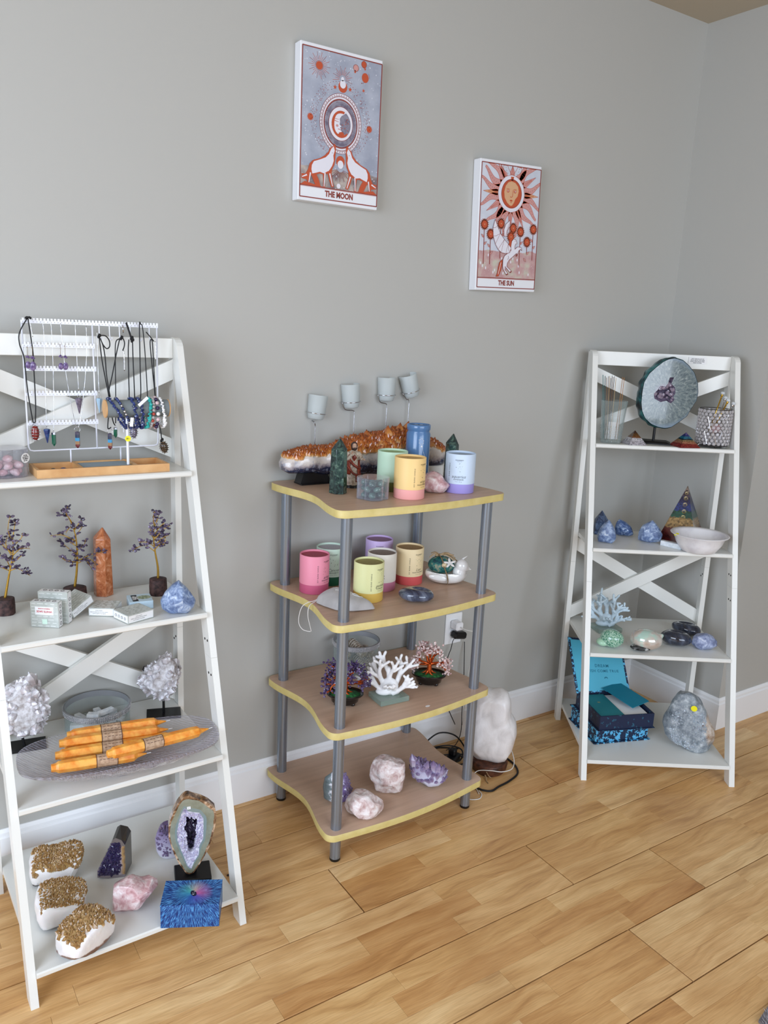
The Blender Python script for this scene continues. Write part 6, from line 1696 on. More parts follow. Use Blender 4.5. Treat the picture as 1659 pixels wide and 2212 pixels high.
M_cart = (mat('silver_brick_print', (186, 190, 184), .4, metal=.1, var=[(.35, (178, 183, 176)), (.65, (198, 202, 196))], vs=40), M_paper)
def smudge_box(label, x, y, z, w, d, h, rot):
    root = thing('incense_box', label, 'box', (x, y, z), 0, 'silver-grey incense cartons')
    root.rotation_euler = rot
    MB().add(cbox(w, d, h, .0006)).build('carton', M_cart[0], root)
    # brick-like embossing on the two large faces
    bk = MB(); r = random.Random(int(x * 999))
    big = 'y' if d == min(w, d, h) else 'z'
    H_ = h if big == 'y' else d
    rows_ = 8
    for i in range(rows_):
        v = -H_ / 2 + H_ * (i + .5) / rows_; u = -w / 2 + .003
        while u < w / 2 - .006:
            L = r.uniform(.006, .014); L = min(L, w / 2 - .003 - u)
            for s in (-1, 1):
                if big == 'y': bk.add(box(u, u + L, s * (d / 2), s * (d / 2 + .0002), v - .0007, v + .0007))
                else: bk.add(box(u, u + L, v - .0007, v + .0007, s * (h / 2), s * (h / 2 + .0002)))
            u += L + r.uniform(.003, .009)
    bk.build('brick_pattern', mat('silver_white_dash', (222, 224, 220), .4), root, kind='stuff')
    # white printed edges
    e = MB()
    if big == 'z':
        e.add(cbox(w - .004, .0004, h - .004, .0001), M=T(0, -d / 2 - .0001, 0)); e.add(cbox(.0004, d - .004, h - .004, .0001), M=T(-w / 2 - .0001, 0, 0)); e.add(cbox(.0004, d - .004, h - .004, .0001), M=T(w / 2 + .0001, 0, 0))
    else:
        e.add(cbox(.0004, d - .004, h - .002, .0001), M=T(w / 2 + .0001, 0, 0)); e.add(cbox(w - .004, d - .004, .0004, .0001), M=T(0, 0, h / 2 + .0001))
    e.build('white_edge_panel', M_paper, root)
    t = MB()
    if big == 'z':
        for k, s in enumerate(('WHITE SAGE', 'HAND ROLLED INCENSE CONES', 'BURN IN A SAFE PLACE')): t.add(text_vf(s, .0030), M=T(-.006, -d / 2 - .0005, .0045 - k * .0042) @ STAND @ RZ(pi))
        M2 = T(-w / 2 - .0005, 0, 0) @ RZ(-pi / 2) @ STAND
        for k in range(4): t.add(tube([(-.020 + k * .013 + .0032 * cos(a), .0032 * sin(a), 0) for a in [i * pi / 8 for i in range(16)]], .0004, 4, closed=True), M=M2)
    else:
        M2 = T(w / 2 + .0005, 0, 0) @ RZ(pi / 2) @ STAND
        for k in range(4): t.add(tube([(.0040 * cos(a), -.022 + k * .014 + .0040 * sin(a), 0) for a in [i * pi / 8 for i in range(16)]], .0005, 4, closed=True), M=M2)
        M3 = T(0, 0, h / 2 + .0005)
        for k in range(4): t.add(tube([(-.022 + k * .014 + .0040 * cos(a), .0040 * sin(a), 0) for a in [i * pi / 8 for i in range(16)]], .0005, 4, closed=True), M=M3)
    t.build('carton_print', M_ink, root)
    return root
bx = smudge_box('standing silver WHITE SAGE carton, front left of the second ladder shelf', .3325, -.2230, L2 + .0315, .067, .021, .0625, (0, 0, rad(-35)))
MB().add(cbox(.044, .0005, .020, .0001), M=T(.000, -.0109, .010)).build('title_label', M_paper, bx, label='white label with red lettering, upside down')
m = MB(); m.add(text_vf('WHITE SAGE', .0064, bold=.00022), M=T(0, -.0113, .0085) @ STAND @ RZ(pi)); m.add(text_vf('PREMIUM INCENSE', .0034, bold=.00012), M=T(0, -.0113, .0155) @ STAND @ RZ(pi)); m.build('title_lettering', mat('red_ink', (196, 60, 70), .5), bx)
MB().add(cbox(.012, .0005, .0125, .0001), M=T(0, -.0109, -.0165)).build('price_label', mat('mint_paper', (206, 232, 214), .6), bx)
smudge_box('taller silver carton standing right behind the WHITE SAGE one', .3560, -.2020, L2 + .0395, .072, .021, .078, (0, 0, rad(-35)))
smudge_box('silver carton leaning up to the right against the stump of the middle gem tree', .4080, -.1640, L2 + .0262, .066, .062, .021, (rad(4), rad(-25), rad(24)))
smudge_box('silver carton lying flat in front of the orange tower', .4765, -.1880, L2 + .0108, .064, .060, .0205, (0, 0, rad(-31)))
smudge_box('silver carton lying flat, nearest the shelf edge', .5275, -.2560, L2 + .0112, .072, .064, .0215, (0, 0, rad(17)))
gx = thing('card_box', 'pale blue carton with a green leaf picture, behind the flat silver carton', 'box', (.566, -.178, L2 + .0110), rad(-8))
MB().add(cbox(.058, .060, .0205, .0006)).build('carton', mat('pale_blue_card', (192, 214, 226), .45), gx)
MB().add(lathe([(.0001, .0106), (.018, .0106)], 24), M=T(.010, .002, 0) @ S3(1, .8, 1)).build('leaf_picture', mat('sage_green_print', (150, 160, 130), .6, var=[(.4, (110, 126, 96)), (.6, (186, 192, 166))], vs=160), gx)
m = MB(); m.add(box(-.020, -.006, -.024, .024, .0105, .0108)); m.build('black_banner', M_ink, gx); MB().add(text_vf('WHITE', .0095, bold=.0003), M=T(-.016, 0, .0110) @ RZ(-pi / 2)).add(text_vf('SAGE', .0095, bold=.0003), M=T(-.0095, 0, .0110) @ RZ(-pi / 2)).build('banner_lettering', M_paper, gx)

# ================================================================ left ladder: third shelf
M_clearq = crys('clear_quartz_points', [(0, (140, 132, 132)), (.35, (170, 163, 164)), (.7, (194, 190, 194)), (1, (236, 236, 242))], rough=.05, sss=.1, var=.6)
def quartz_cluster(label, x, y, z, poly, depth, seed, post, bx_, npts, sz, bw=.1):
    root = thing('quartz_cluster', label, 'crystal', (x, y, z), face(x, y))
    MB().add(cbox(bw, .062, .004, .0008, True)).build('stand_base', M_black, root, label='flat black base').location = (bx_, 0, 0)
    MB().add(cyl((bx_, 0, .003), (post[0], 0, post[1]), .0035, seg=10)).build('stand_post', M_black, root)
    R_ = rock(poly, depth, seed=seed, planes=16, clip=(.8, .96), nz=.010, ns=40, zmin=None, sq=.7, fine=.003)
    MB().add(R_, smooth=True).build('quartz_matrix', mat('grey_quartz', (200, 198, 198), .15, var=[(.35, (150, 142, 140)), (.65, (222, 222, 226))], vs=55, bump=.8, bs=110, bd=.003, coat=.4), root, sharp=25)
    r = random.Random(seed); cm = MB()
    for p, n in surf(R_, r, npts, lambda p, n: p.z > min(q[1] for q in poly) + .015):
        d = (n + Vector((r.uniform(-.5, .5), r.uniform(-.6, .1), r.uniform(-.2, .6)))).normalized(); L = r.uniform(.6, 1.4) * sz
        c_, tp = crystal(p - d * L * .55, d, L * r.uniform(.30, .50), L, r, tipf=.4); cm.add(c_, tip=tp)
    cm.build('quartz_points', M_clearq, root, kind='stuff')
quartz_cluster('white and smoky clear quartz cluster on a stand, left end of the third ladder shelf', .290, -.126, L3, [(-.030, .030), (.006, .028), (.034, .044), (.040, .070), (.058, .086), (.046, .112), (.046, .130), (.030, .160), (.028, .184), (.004, .196), (-.030, .182), (-.050, .152), (-.054, .110), (-.050, .070), (-.044, .046)], .072, 3, (-.018, .055), -.008, 120, .024)
quartz_cluster('sparkling clear quartz cluster on a black stand, right end of the third ladder shelf', .640, -.118, L3, [(-.006, .036), (.010, .046), (.030, .074), (.036, .096), (.050, .124), (.050, .150), (.022, .166), (.002, .184), (-.018, .166), (-.040, .140), (-.066, .108), (-.058, .084), (-.034, .070), (-.022, .046)], .070, 6, (.002, .060), .002, 130, .020, bw=.092)
bling_jar('selenite_bowl', 'wide clear dish with a rhinestone band holding white selenite chunks, third ladder shelf', .470, -.092, L3, .0840, .060)
o = thing('price_dot', 'pink round sticker with a handwritten price on the selenite dish', 'sticker', (.4478, -.1785, L3 + .0225), face(.47, -.09) + .05)
MB().add(cyl((0, 0, 0), (0, -.0004, 0), .0095, seg=24)).build('sticker_disc', mat('pink_sticker', (244, 140, 170), .5), o); MB().add(text_vf('$50', .0075, bold=.0001), M=T(0, -.0006, 0) @ STAND @ RZ(2.9)).build('handwriting', M_ink, o)
M_sel = mat('selenite', (232, 238, 242), .35, sss=.2, var=[(.35, (214, 222, 228)), (.65, (246, 250, 252))], vs=60)
r = random.Random(17)
for k in range(10):
    L = r.uniform(.045, .07) if k < 5 else r.uniform(.03, .045); w = r.uniform(.014, .020)
    vs, fs = cbox(w, w * .8, L, .0012); vs = [(a + .002 * noise.noise(Vector((a * 90, b * 90, c * 20 + k))), b, c) for a, b, c in vs]
    px, py, pz, rz_ = [(-.045, -.02, .011, 1.2), (-.020, -.035, .011, 1.6), (.010, -.030, .011, 1.3), (.038, -.022, .011, .9), (0, .010, .011, 1.5), (-.035, .028, .011, .4), (.040, .022, .011, 2.1), (-.012, -.008, .028, 1.0), (.022, .002, .028, 1.9), (.012, .036, .011, .1)][k]
    o = MB().add((vs, fs)).build('selenite_chunk', M_sel, None, loc=(.470 + px, -.092 + py, L3 + .0030 + pz)); o.rotation_euler = (pi / 2, r.uniform(-.04, .04), rz_)
    tag(o, 'white selenite chunk lying in the rhinestone dish on the third ladder shelf', 'crystal', 'selenite chunks in the dish')

def glass_dish():
    root = thing('crystal_dish', 'long cut-glass boat dish holding orange candles, third ladder shelf', 'dish', (.466, -.345, L3), -.115)
    g = NG('cut_glass'); g.set(Base_Color=lin((206, 202, 216)), Roughness=.05, Coat_Weight=1.0, Alpha=g.mth('MULTIPLY_ADD', g.mth('POWER', g.n('LayerWeight', {'Blend': .5}).outputs['Facing'], 1.6), .7, .16))
    co = g.co(); w1 = g.n('TexWave', {'Vector': co, 'Scale': 60.0, 'Distortion': 2.0}, bands_direction='DIAGONAL').outputs[1]
    w2 = g.n('TexVoronoi', {'Vector': co, 'Scale': 110}).outputs[0]
    g.bump(g.mth('ADD', w1, w2), 1.0, .006)
    n = 112
    def ring(a, b, z, e, wob=0):
        out = []
        for i in range(n):
            t = 2 * pi * i / n; c_, s_ = cos(t), sin(t); k = (abs(c_) ** e + abs(s_) ** e) ** (-1 / e)
            f = 1 + wob * sin(t * 28)
            out.append((a * c_ * k * f, b * s_ * k * f, z))
        return out
    lv = [ring(.060, .034, .0, 2.2), ring(.064, .036, .004, 2.2, .01), ring(.070, .038, .013, 2.2, .02), ring(.150, .066, .020, 2.4, .015), ring(.198, .088, .038, 2.7, .02), ring(.222, .102, .054, 3.0, .015), ring(.232, .108, .060, 3.2), ring(.2325, .1085, .0645, 3.2), ring(.229, .105, .0650, 3.2), ring(.217, .099, .054, 3.0, .004), ring(.192, .083, .0405, 2.7), ring(.140, .060, .0245, 2.4), ring(.05, .03, .0185, 2.2)]
    vs = [p for l in lv for p in l]; fs = []
    for k in range(len(lv) - 1):
        for i in range(n): fs.append((k * n + i, k * n + (i + 1) % n, (k + 1) * n + (i + 1) % n, (k + 1) * n + i))
    fs.append(tuple(range(n - 1, -1, -1))); fs.append(tuple(range((len(lv) - 1) * n, len(lv) * n)))
    MB().add((vs, fs), smooth=True).build('dish_body', g.m, root, sharp=50)
glass_dish()
M_wax = mat('orange_wax', (246, 160, 44), .35, sss=.25, var=[(.35, (236, 136, 24)), (.65, (250, 186, 84))], vs=45, bump=.4, bs=50, sssr=.008)
M_kraft = mat('kraft_label', (186, 154, 124), .7, var=[(.4, (172, 140, 112)), (.6, (200, 170, 142))], vs=120)
def taper(label, p, q, r0=.0148, lt=.52, seed=0):
    p, q = Vector(p), Vector(q); d = q - p; L = d.length
    root = thing('taper_candle', label, 'candle', tuple((p + q) / 2), 0, 'orange taper candles in the glass dish'); root.rotation_mode = 'QUATERNION'; root.rotation_quaternion = d.to_track_quat('Z', 'Y')
    h = L / 2
    vs = []; sd = 6; ks = [(-h, .62), (-h + .010, .70), (-h + .016, .95), (-h + .05, 1.02), (h - .050, 1.0), (h - .034, .92), (h - .026, .50), (h - .004, .10)]
    for z, k in ks:
        for i in range(sd): a = 2 * pi * i / sd; vs.append((r0 * k * cos(a), r0 * k * sin(a), z))
    fs = [(k * sd + i, k * sd + (i + 1) % sd, (k + 1) * sd + (i + 1) % sd, (k + 1) * sd + i) for k in range(len(ks) - 1) for i in range(sd)] + [tuple(range(sd - 1, -1, -1)), tuple(range((len(ks) - 1) * sd, len(ks) * sd))]
    o = MB().add((vs, fs)).build('wax_body', M_wax, root); b = o.modifiers.new('b', 'BEVEL'); b.width = .0015; b.segments = 2
    MB().add(cyl((0, 0, h - .006), (0, .001, h + .006), .0009, seg=5)).build('wick', M_paper, root)
    lz = -h + L * lt; lb = MB().add(lathe([(r0 * 1.04, lz - .024), (r0 * 1.04, lz + .024)], 12)).build('paper_band', M_kraft, root, label='brown paper band with small print')
    t = MB()
    for a in (lz - .0235, lz + .0235): t.add(lathe([(r0 * 1.06, a - .0008), (r0 * 1.06, a + .0008)], 12))
    for k in range(-5, 6):
        for j in range(5):
            a0 = k * .5; rr = r0 * 1.055; z0 = lz - .018 + j * .0085
            t.add(([(rr * cos(a0), rr * sin(a0), z0), (rr * cos(a0 + .07), rr * sin(a0 + .07), z0), (rr * cos(a0 + .07), rr * sin(a0 + .07), z0 + .0055), (rr * cos(a0), rr * sin(a0), z0 + .0055)], [(0, 1, 2, 3)]))
    t.build('band_print', mat('brown_ink', (84, 56, 48), .7), lb, kind='stuff')
zc = L3 + .0445
taper('orange taper at the front left, partly under the diagonal one', (.303, -.352, zc + .006), (.520, -.380, zc), seed=1, lt=.56)
taper('orange taper in the middle with its brown band facing up, second from the front', (.322, -.300, zc + .006), (.588, -.345, zc + .006), seed=2, lt=.48)
taper('orange taper third from the front, pale end to the left', (.338, -.268, zc + .018), (.598, -.306, zc + .010), seed=3, lt=.46)
taper('orange taper at the back of the glass dish', (.362, -.240, zc + .020), (.604, -.270, zc + .014), seed=4, lt=.42)
taper('orange taper lying diagonally on top at the right front', (.420, -.392, zc + .030), (.680, -.372, zc + .022), seed=5, lt=.42)
taper('orange taper underneath, only its yellow tip showing at the right', (.372, -.286, zc - .004), (.618, -.325, zc), seed=6, lt=.30, r0=.0115)

# ================================================================ left ladder: bottom shelf
M_citc = crys('citrine_brown', [(0, (214, 198, 174)), (.35, (182, 148, 98)), (.7, (142, 104, 56)), (1, (176, 142, 96))], rough=.06, var=.8)
def citrine(label, x, y, poly, depth, seed, ztop, n, sz, rz=0, dark=0.0, xl=-9.0, yf=-9.0, slope=0.0):
    root = thing('citrine_druse', label, 'crystal', (x, y, L4), face(x, y) + rz)
    R_ = rock(poly, depth, seed=seed, planes=7, clip=(.90, .98), nz=.004, ns=38, sq=.34, fine=.0009)
    g = NG('citrine_base_%d' % seed); co = g.co(); z = g.n('SeparateXYZ', {0: co}).outputs[2]; n1 = g.n('TexNoise', {'Vector': co, 'Scale': 55, 'Detail': 5}).outputs[0]
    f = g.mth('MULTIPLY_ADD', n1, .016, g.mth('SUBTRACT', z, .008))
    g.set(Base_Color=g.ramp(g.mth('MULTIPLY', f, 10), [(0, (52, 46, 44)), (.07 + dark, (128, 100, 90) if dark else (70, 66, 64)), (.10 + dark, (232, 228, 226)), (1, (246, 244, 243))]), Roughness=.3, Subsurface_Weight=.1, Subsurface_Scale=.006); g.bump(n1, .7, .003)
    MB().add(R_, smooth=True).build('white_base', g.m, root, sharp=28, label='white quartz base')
    r = random.Random(seed); cm = MB()
    for p, nn in surf(R_, r, n, lambda p, q: p.z > ztop + slope * p.x and p.x > xl and q.y < .8 and (q.z > .2 or p.z > ztop + .012) and p.y > yf):
        d = (nn * .8 + Vector((r.uniform(-.4, .4), r.uniform(-.4, .3), .5))).normalized(); L = r.uniform(.7, 1.3) * sz
        c_, tp = crystal(p - d * L * .6, d, L * r.uniform(.38, .58), L, r, tipf=.6); cm.add(c_, tip=tp)
    cm.build('citrine_points', M_citc, root, kind='stuff', label='golden brown citrine points')
citrine('golden citrine on white base at the back left of the bottom ladder shelf', .332, -.190, [(-.062, 0), (.006, -.002), (.044, .008), (.058, .034), (.064, .070), (.050, .066), (0, .060), (-.030, .066), (-.064, .064), (-.066, .030)], .105, 21, .030, 1000, .0135, xl=-.056, yf=-.050, slope=-.12)
citrine('golden citrine on white base in the middle left of the bottom ladder shelf', .312, -.345, [(-.054, 0), (.042, .006), (.056, .022), (.056, .056), (.048, .062), (0, .062), (-.040, .066), (-.056, .062), (-.060, .030)], .125, 23, .042, 1000, .0115, xl=-.046, yf=-.050)
citrine('oval citrine with brown rind at the front of the bottom ladder shelf', .338, -.478, [(-.066, .018), (-.050, .004), (-.010, 0), (.040, .006), (.064, .026), (.064, .050), (.042, .072), (0, .080), (-.040, .070), (-.064, .046)], .088, 25, .052, 700, .0150, rz=.62, dark=.14, yf=-.036)
def ameth_tower():
    x, y = .468, -.252
    root = thing('amethyst_tower', 'dark purple amethyst wedge with a black polished side, bottom ladder shelf', 'crystal', (x, y, L4), face(x, y) - .10)
    F = [(-.046, .006), (-.020, .001), (.020, 0), (.024, .004), (.024, .092), (.016, .108), (.002, .117), (-.006, .112), (-.016, .086), (-.030, .056), (-.046, .026)]
    B = [(-.036, .001), (-.010, .001), (.026, .001), (.036, .001), (.036, .098), (.028, .112), (.010, .119), (.002, .114), (-.008, .088), (-.022, .056), (-.036, .026)]
    g = NG('amethyst_wedge'); co = g.co(); s = g.n('SeparateXYZ', {0: co}); n1 = g.n('TexNoise', {'Vector': co, 'Scale': 50, 'Detail': 5, 'Roughness': .7}).outputs[0]
    c = g.ramp(g.mth('MULTIPLY_ADD', g.mth('MULTIPLY_ADD', n1, .018, s.outputs[0]), 12, .38), [(0, (136, 126, 132)), (.08, (92, 82, 112)), (.2, (54, 46, 86)), (.55, (60, 50, 92)), (.62, (168, 160, 170)), (.72, (176, 138, 84)), (.8, (84, 76, 74))])
    c = g.mix(g.mth('GREATER_THAN', g.mth('MULTIPLY_ADD', n1, .03, s.outputs[2]), .104), c, lin((120, 110, 106)))
    c = g.mix(g.mth('LESS_THAN', g.mth('MULTIPLY_ADD', n1, .016, s.outputs[2]), .0165), c, lin((134, 126, 130)))
    g.set(Base_Color=c, Roughness=.22, Coat_Weight=.3); g.bump(n1, .8, .004)
    n = len(F); N = 7; vs = [(a, -.026 + .0012 * sin(i * 5.1), b) for i, (a, b) in enumerate(F)] + [(a, .026, b) for a, b in B]
    m = MB().add((vs, [tuple(range(n)), ]), 0); m.add((vs, [tuple(range(2 * n - 1, n - 1, -1))] + [(i, n + i, n + (i + 1) % n, (i + 1) % n) for i in range(n)]), 1)
    o = m.build('wedge_body', [g.m, mat('black_rind', (48, 45, 44), .15, coat=.5)], root, label='wedge with polished black right side')
    r = random.Random(1); cm = MB()
    for _ in range(330):
        z = r.uniform(.010, .100); xl = -.044 + max(0, z - .026) * .46; xx = r.uniform(xl + .003, .012)
        L = r.uniform(.005, .010); c_, tp = crystal((xx, -.0225, z), (r.uniform(-.4, .4), -1, r.uniform(-.3, .5)), L * .5, L, r, tipf=.6); cm.add(c_, tip=tp)
    cm.build('amethyst_points', crys('dark_amethyst_points', [(0, (96, 86, 122)), (.5, (58, 48, 88)), (1, (40, 32, 66))], rough=.08), root, kind='stuff')
ameth_tower()
def ameth_slab():
    x, y = .598, -.262
    root = thing('amethyst_slab', 'thin purple and white amethyst slab half hidden by the agate ring', 'crystal', (x, y, L4), face(x, y))
    g = NG('amethyst_slab_mat'); co = g.co(); z = g.n('SeparateXYZ', {0: co}).outputs[2]; n1 = g.n('TexNoise', {'Vector': co, 'Scale': 60, 'Detail': 5}).outputs[0]
    g.set(Base_Color=g.ramp(g.mth('MULTIPLY', g.mth('MULTIPLY_ADD', n1, .05, z), 6.5), [(.1, (60, 76, 78)), (.2, (222, 222, 234)), (.5, (190, 182, 210)), (.75, (132, 110, 158)), (1, (92, 76, 112))]), Roughness=.3); g.bump(n1, .8, .003)
    MB().add(rock([(-.022, .010), (-.008, 0), (.026, 0), (.034, .02), (.034, .09), (.014, .118), (-.008, .122), (-.024, .10), (-.032, .06), (-.030, .03)], .034, seed=9, planes=14, nz=.006, fine=.0016), smooth=True).build('slab_body', g.m, root, sharp=28)
    r = random.Random(6); cm = MB()
    for _ in range(90):
        z = r.uniform(.012, .105); L = r.uniform(.006, .010); c_, tp = crystal((-.026 + abs(z - .06) * .25 + r.uniform(0, .03), -.010, z), (r.uniform(-.6, .2), -1, .3), L * .45, L, r, tipf=.5); cm.add(c_, tip=tp)
    cm.build('slab_points', bpy.data.materials['amethyst_points'], root, kind='stuff')
ameth_slab()
def agate_ring():
    x, y = .627, -.372
    root = thing('agate_geode_slice', 'tall oval agate slice with a dark crystal hollow on a black stand', 'crystal', (x, y, L4), face(x, y) + .06)
    out = [(700, 55), (860, 130), (1000, 180), (1200, 290), (1370, 450), (1400, 640), (1370, 850), (1300, 1100), (1220, 1350), (1100, 1560), (950, 1780), (830, 1930), (750, 1950), (640, 1910), (580, 1800), (470, 1640), (370, 1420), (290, 1180), (240, 1000), (240, 750), (280, 600), (370, 400), (480, 220), (600, 100)]
    mid = [(640, 330), (700, 420), (860, 470), (990, 500), (1080, 640), (1080, 940), (1070, 1130), (980, 1280), (960, 1500), (850, 1640), (770, 1830), (680, 1720), (600, 1500), (530, 1320), (450, 1080), (440, 880), (500, 620), (560, 450)]
    hole = [(690, 540), (730, 600), (850, 610), (930, 680), (950, 780), (920, 1080), (880, 1200), (840, 1420), (760, 1450), (700, 1400), (690, 1200), (660, 1050), (600, 880), (580, 800), (640, 700), (650, 570)]
    kx, kz = .0001036, .0001215; c0 = (780, 950)
    cv = lambda P: [((a - c0[0]) * kx, (c0[1] - b) * kz) for a, b in P]
    n = 120; czz = .018 + (1950 - 950) * kz
    r = random.Random(2)
    def R(P, j=0, nf=1): return [polyR(cv(P), (0, 0), 2 * pi * i / n) * nf * (1 + j * noise.noise(Vector((cos(2 * pi * i / n) * 4, sin(2 * pi * i / n) * 4, nf * 9)))) for i in range(n)]
    Ro, Rm, Rh = R(out), R(mid), R(hole)
    Rb = [b + (a - b) * (.80 + .10 * noise.noise(Vector((cos(2 * pi * i / n) * 3, sin(2 * pi * i / n) * 3, 5)))) for i, (a, b) in enumerate(zip(Ro, Rm))]
    Rg = [b + (a - b) * .30 for a, b in zip(Rb, Rm)]
    def annulus(Ra, Rc, y0, y1, y0c=None):
        vs = []; fs = []
        y0c = y0 if y0c is None else y0c
        for i in range(n):
            a = 2 * pi * i / n
            for rr, yy in ((Ra[i], y0), (Ra[i], y1), (Rc[i], y1), (Rc[i], y0c)): vs.append((rr * cos(a), yy, rr * sin(a) + czz))
        for i in range(n):
            j = (i + 1) % n
            for k in range(4): fs.append((i * 4 + k, j * 4 + k, j * 4 + (k + 1) % 4, i * 4 + (k + 1) % 4))
        return vs, fs
    rim = MB().add(annulus([v * 1.0 for v in Ro], Rb, -.010, .014), smooth=False).build('rim', mat('agate_rim', (112, 78, 52), .10, coat=.8, var=[(.36, (58, 36, 24)), (.5, (134, 98, 68)), (.62, (216, 186, 156)), (.68, (90, 60, 40))], vs=48, vd=3), root, sharp=35, label='glossy brown and cream outer rim')
    MB().add(annulus(Rb, Rg, -.0102, .0135)).build('olive_band', mat('agate_olive', (132, 134, 116), .12, coat=.7, var=[(.4, (122, 124, 104)), (.6, (142, 146, 130))], vs=25), root, sharp=35)
    MB().add(annulus(Rg, Rm, -.0103, .0130)).build('grey_green_band', mat('agate_greygreen', (126, 142, 140), .12, coat=.7), root, sharp=35)
    MB().add(annulus(Rm, Rh, -.0104, .0125, -.004)).build('crystal_band', mat('lilac_quartz', (188, 184, 204), .2, var=[(.35, (138, 132, 164)), (.6, (222, 220, 232))], vs=110, bump=.8, bs=140, bd=.003), root, sharp=35, label='lilac-white crystal band')
    cav = MB(); back = [(Rh[i] * 1.1 * cos(2 * pi * i / n), .0125, Rh[i] * 1.1 * sin(2 * pi * i / n) + czz) for i in range(n)]
    cav.add((back + [(0, .020, czz)], [(i, (i + 1) % n, n) for i in range(n)])); cav.build('cavity', mat('dark_amethyst_cavity', (26, 20, 38), .2), root, label='dark hollow')
    cm = MB()
    for _ in range(260):
        i = r.randrange(n); a = 2 * pi * i / n; k = r.uniform(.0, 1); rr = Rh[i] + (Rm[i] - Rh[i]) * k * .9
        yy = -.004 - .006 * k; p = Vector((rr * cos(a), yy + .004, rr * sin(a) + czz)); d = Vector((-cos(a) * .7, -.8, -sin(a) * .7)).normalized(); L = r.uniform(.005, .010)
        c_, tp = crystal(p, d, L * .4, L, r, tipf=.5); cm.add(c_, tip=tp)
    cm.build('band_crystals', crys('lilac_points', [(0, (200, 196, 214)), (.6, (168, 160, 192)), (1, (226, 224, 236))], rough=.1), root, kind='stuff')
    dm = MB()
    for _ in range(150):
        i = r.randrange(n); a = 2 * pi * i / n; rr = Rh[i] * sqrt(r.random()); p = Vector((rr * cos(a), .014, rr * sin(a) + czz)); L = r.uniform(.008, .013)
        c_, tp = crystal(p, Vector((r.uniform(-.4, .4), -1, r.uniform(-.4, .4))), L * .4, L, r, tipf=.6); dm.add(c_, tip=tp)
    dm.build('hollow_crystals', mat('dark_cavity_crystal', (44, 36, 58), .1, coat=.5), root, kind='stuff')
    MB().add(cbox(.092, .070, .016, .002, True), M=T(.004, .006, 0)).add(box(-.014, .014, .002, .012, .014, .034)).build('stand', M_black, root, label='black block stand')
    MB().add(cbox(.009, .0006, .0075, .0001), M=T(-.005, -.0112, czz + .073)).build('price_label', M_paper, root)
    MB().add(text_vf('$95', .003), M=T(-.005, -.0117, czz + .073) @ STAND).build('price_writing', M_ink, root)
agate_ring()
rock_thing('rose_quartz', 'large pink rose quartz chunk beside the blue box, bottom ladder shelf', 'crystal', .468, -.405, L4, [(-.056, 0), (-.014, -.006), (.020, .002), (.050, .026), (.064, .052), (.058, .066), (.030, .064), (-.002, .078), (-.034, .072), (-.056, .050), (-.060, .024)], .085, M_rose, seed=41, planes=26, clip=(.8, .97), nz=.004, ns=26, sub=5, fine=.0006)
def blue_box():
    root = thing('keepsake_box', 'blue card box printed with rainbow streaks around a dark eye, front right bottom ladder shelf', 'box', (.583, -.5015, L4), rad(-27))
    w, d, h = .138, .089, .060
    def streak(name, src):
        g = NG(name); co = g.co(); s = g.n('SeparateXYZ', {0: co})
        if src == 'top': u, v = g.mth('SUBTRACT', s.outputs[0], .004), g.mth('ADD', s.outputs[1], .004)
        else: u, v = g.mth('SUBTRACT', s.outputs[0], .004), g.mth('SUBTRACT', s.outputs[2], .13)
        ang = g.mth('ARCTAN2', v, u); rad_ = g.mth('SQRT', g.mth('ADD', g.mth('MULTIPLY', u, u), g.mth('MULTIPLY', v, v)))
        vec = g.n('CombineXYZ', {0: g.mth('MULTIPLY', ang, 14.0 if src == 'top' else 40.0), 1: g.mth('MULTIPLY', rad_, 26.0), 2: 0.0}).outputs[0]
        n1 = g.n('TexNoise', {'Vector': vec, 'Scale': 2.2, 'Detail': 3}).outputs[0]
        base = g.ramp(n1, [(.42, (12, 44, 104)), (.52, (22, 78, 150)), (.60, (96, 170, 226)), (.7, (20, 66, 140))])
        if src == 'top':
            hue = g.ramp(g.mth('MULTIPLY_ADD', ang, .159155, .5), [(0, (60, 160, 190)), (.2, (30, 80, 180)), (.38, (110, 80, 190)), (.5, (214, 90, 150)), (.6, (206, 110, 170)), (.72, (222, 190, 160)), (.86, (90, 190, 170)), (1, (60, 160, 190))])
            fall = g.mth('MULTIPLY', g.mth('SUBTRACT', 1.0, g.mth('MULTIPLY', rad_, 21.0)), g.mth('MULTIPLY', n1, 1.9)); fall = g.n('Clamp', {0: fall}).outputs[0]
            base = g.mix(fall, base, hue)
        g.set(Base_Color=base, Roughness=.4); return g.m
    def noise_side():
        return mat('blue_streak_side', (24, 84, 158), .4, var=[(.35, (14, 56, 120)), (.6, (48, 122, 190))], vs=90)
    MB().add(cbox(w, d, h, .0008, True), M=T(0, 0, 0)).build('box_body', streak('blue_streak_front', 'front'), root)
    MB().add(cbox(w + .001, d + .001, .0022, .0005, True), M=T(0, 0, h)).build('box_lid', streak('blue_streak_top', 'top'), root, label='lid with rainbow burst')
    e = MB().add(lathe([(.0001, 0), (.0105, 0), (.0105, .0004), (.0001, .0004)], 28), M=T(.004, -.004, h + .0023) @ RZ(.5) @ S3(.62, 1.0, 1)).build('dark_eye', mat('midnight_ink', (10, 20, 50), .4), root, label='dark oval at the centre of the burst')
    m = MB(); m.add(tube([(.004 + .0028 * cos(a) , -.004 + .0036 * sin(a), h + .0029) for a in [i * pi / 8 for i in range(16)]], .0005, 4, closed=True)); m.add(ico(1, .0011), M=T(.0065, .001, h + .0029) @ S3(1, 1, .3)); m.add(ico(1, .0010), M=T(.0015, -.009, h + .0029) @ S3(1, 1, .3)); m.build('eye_ornament', M_silver, root)
blue_box()

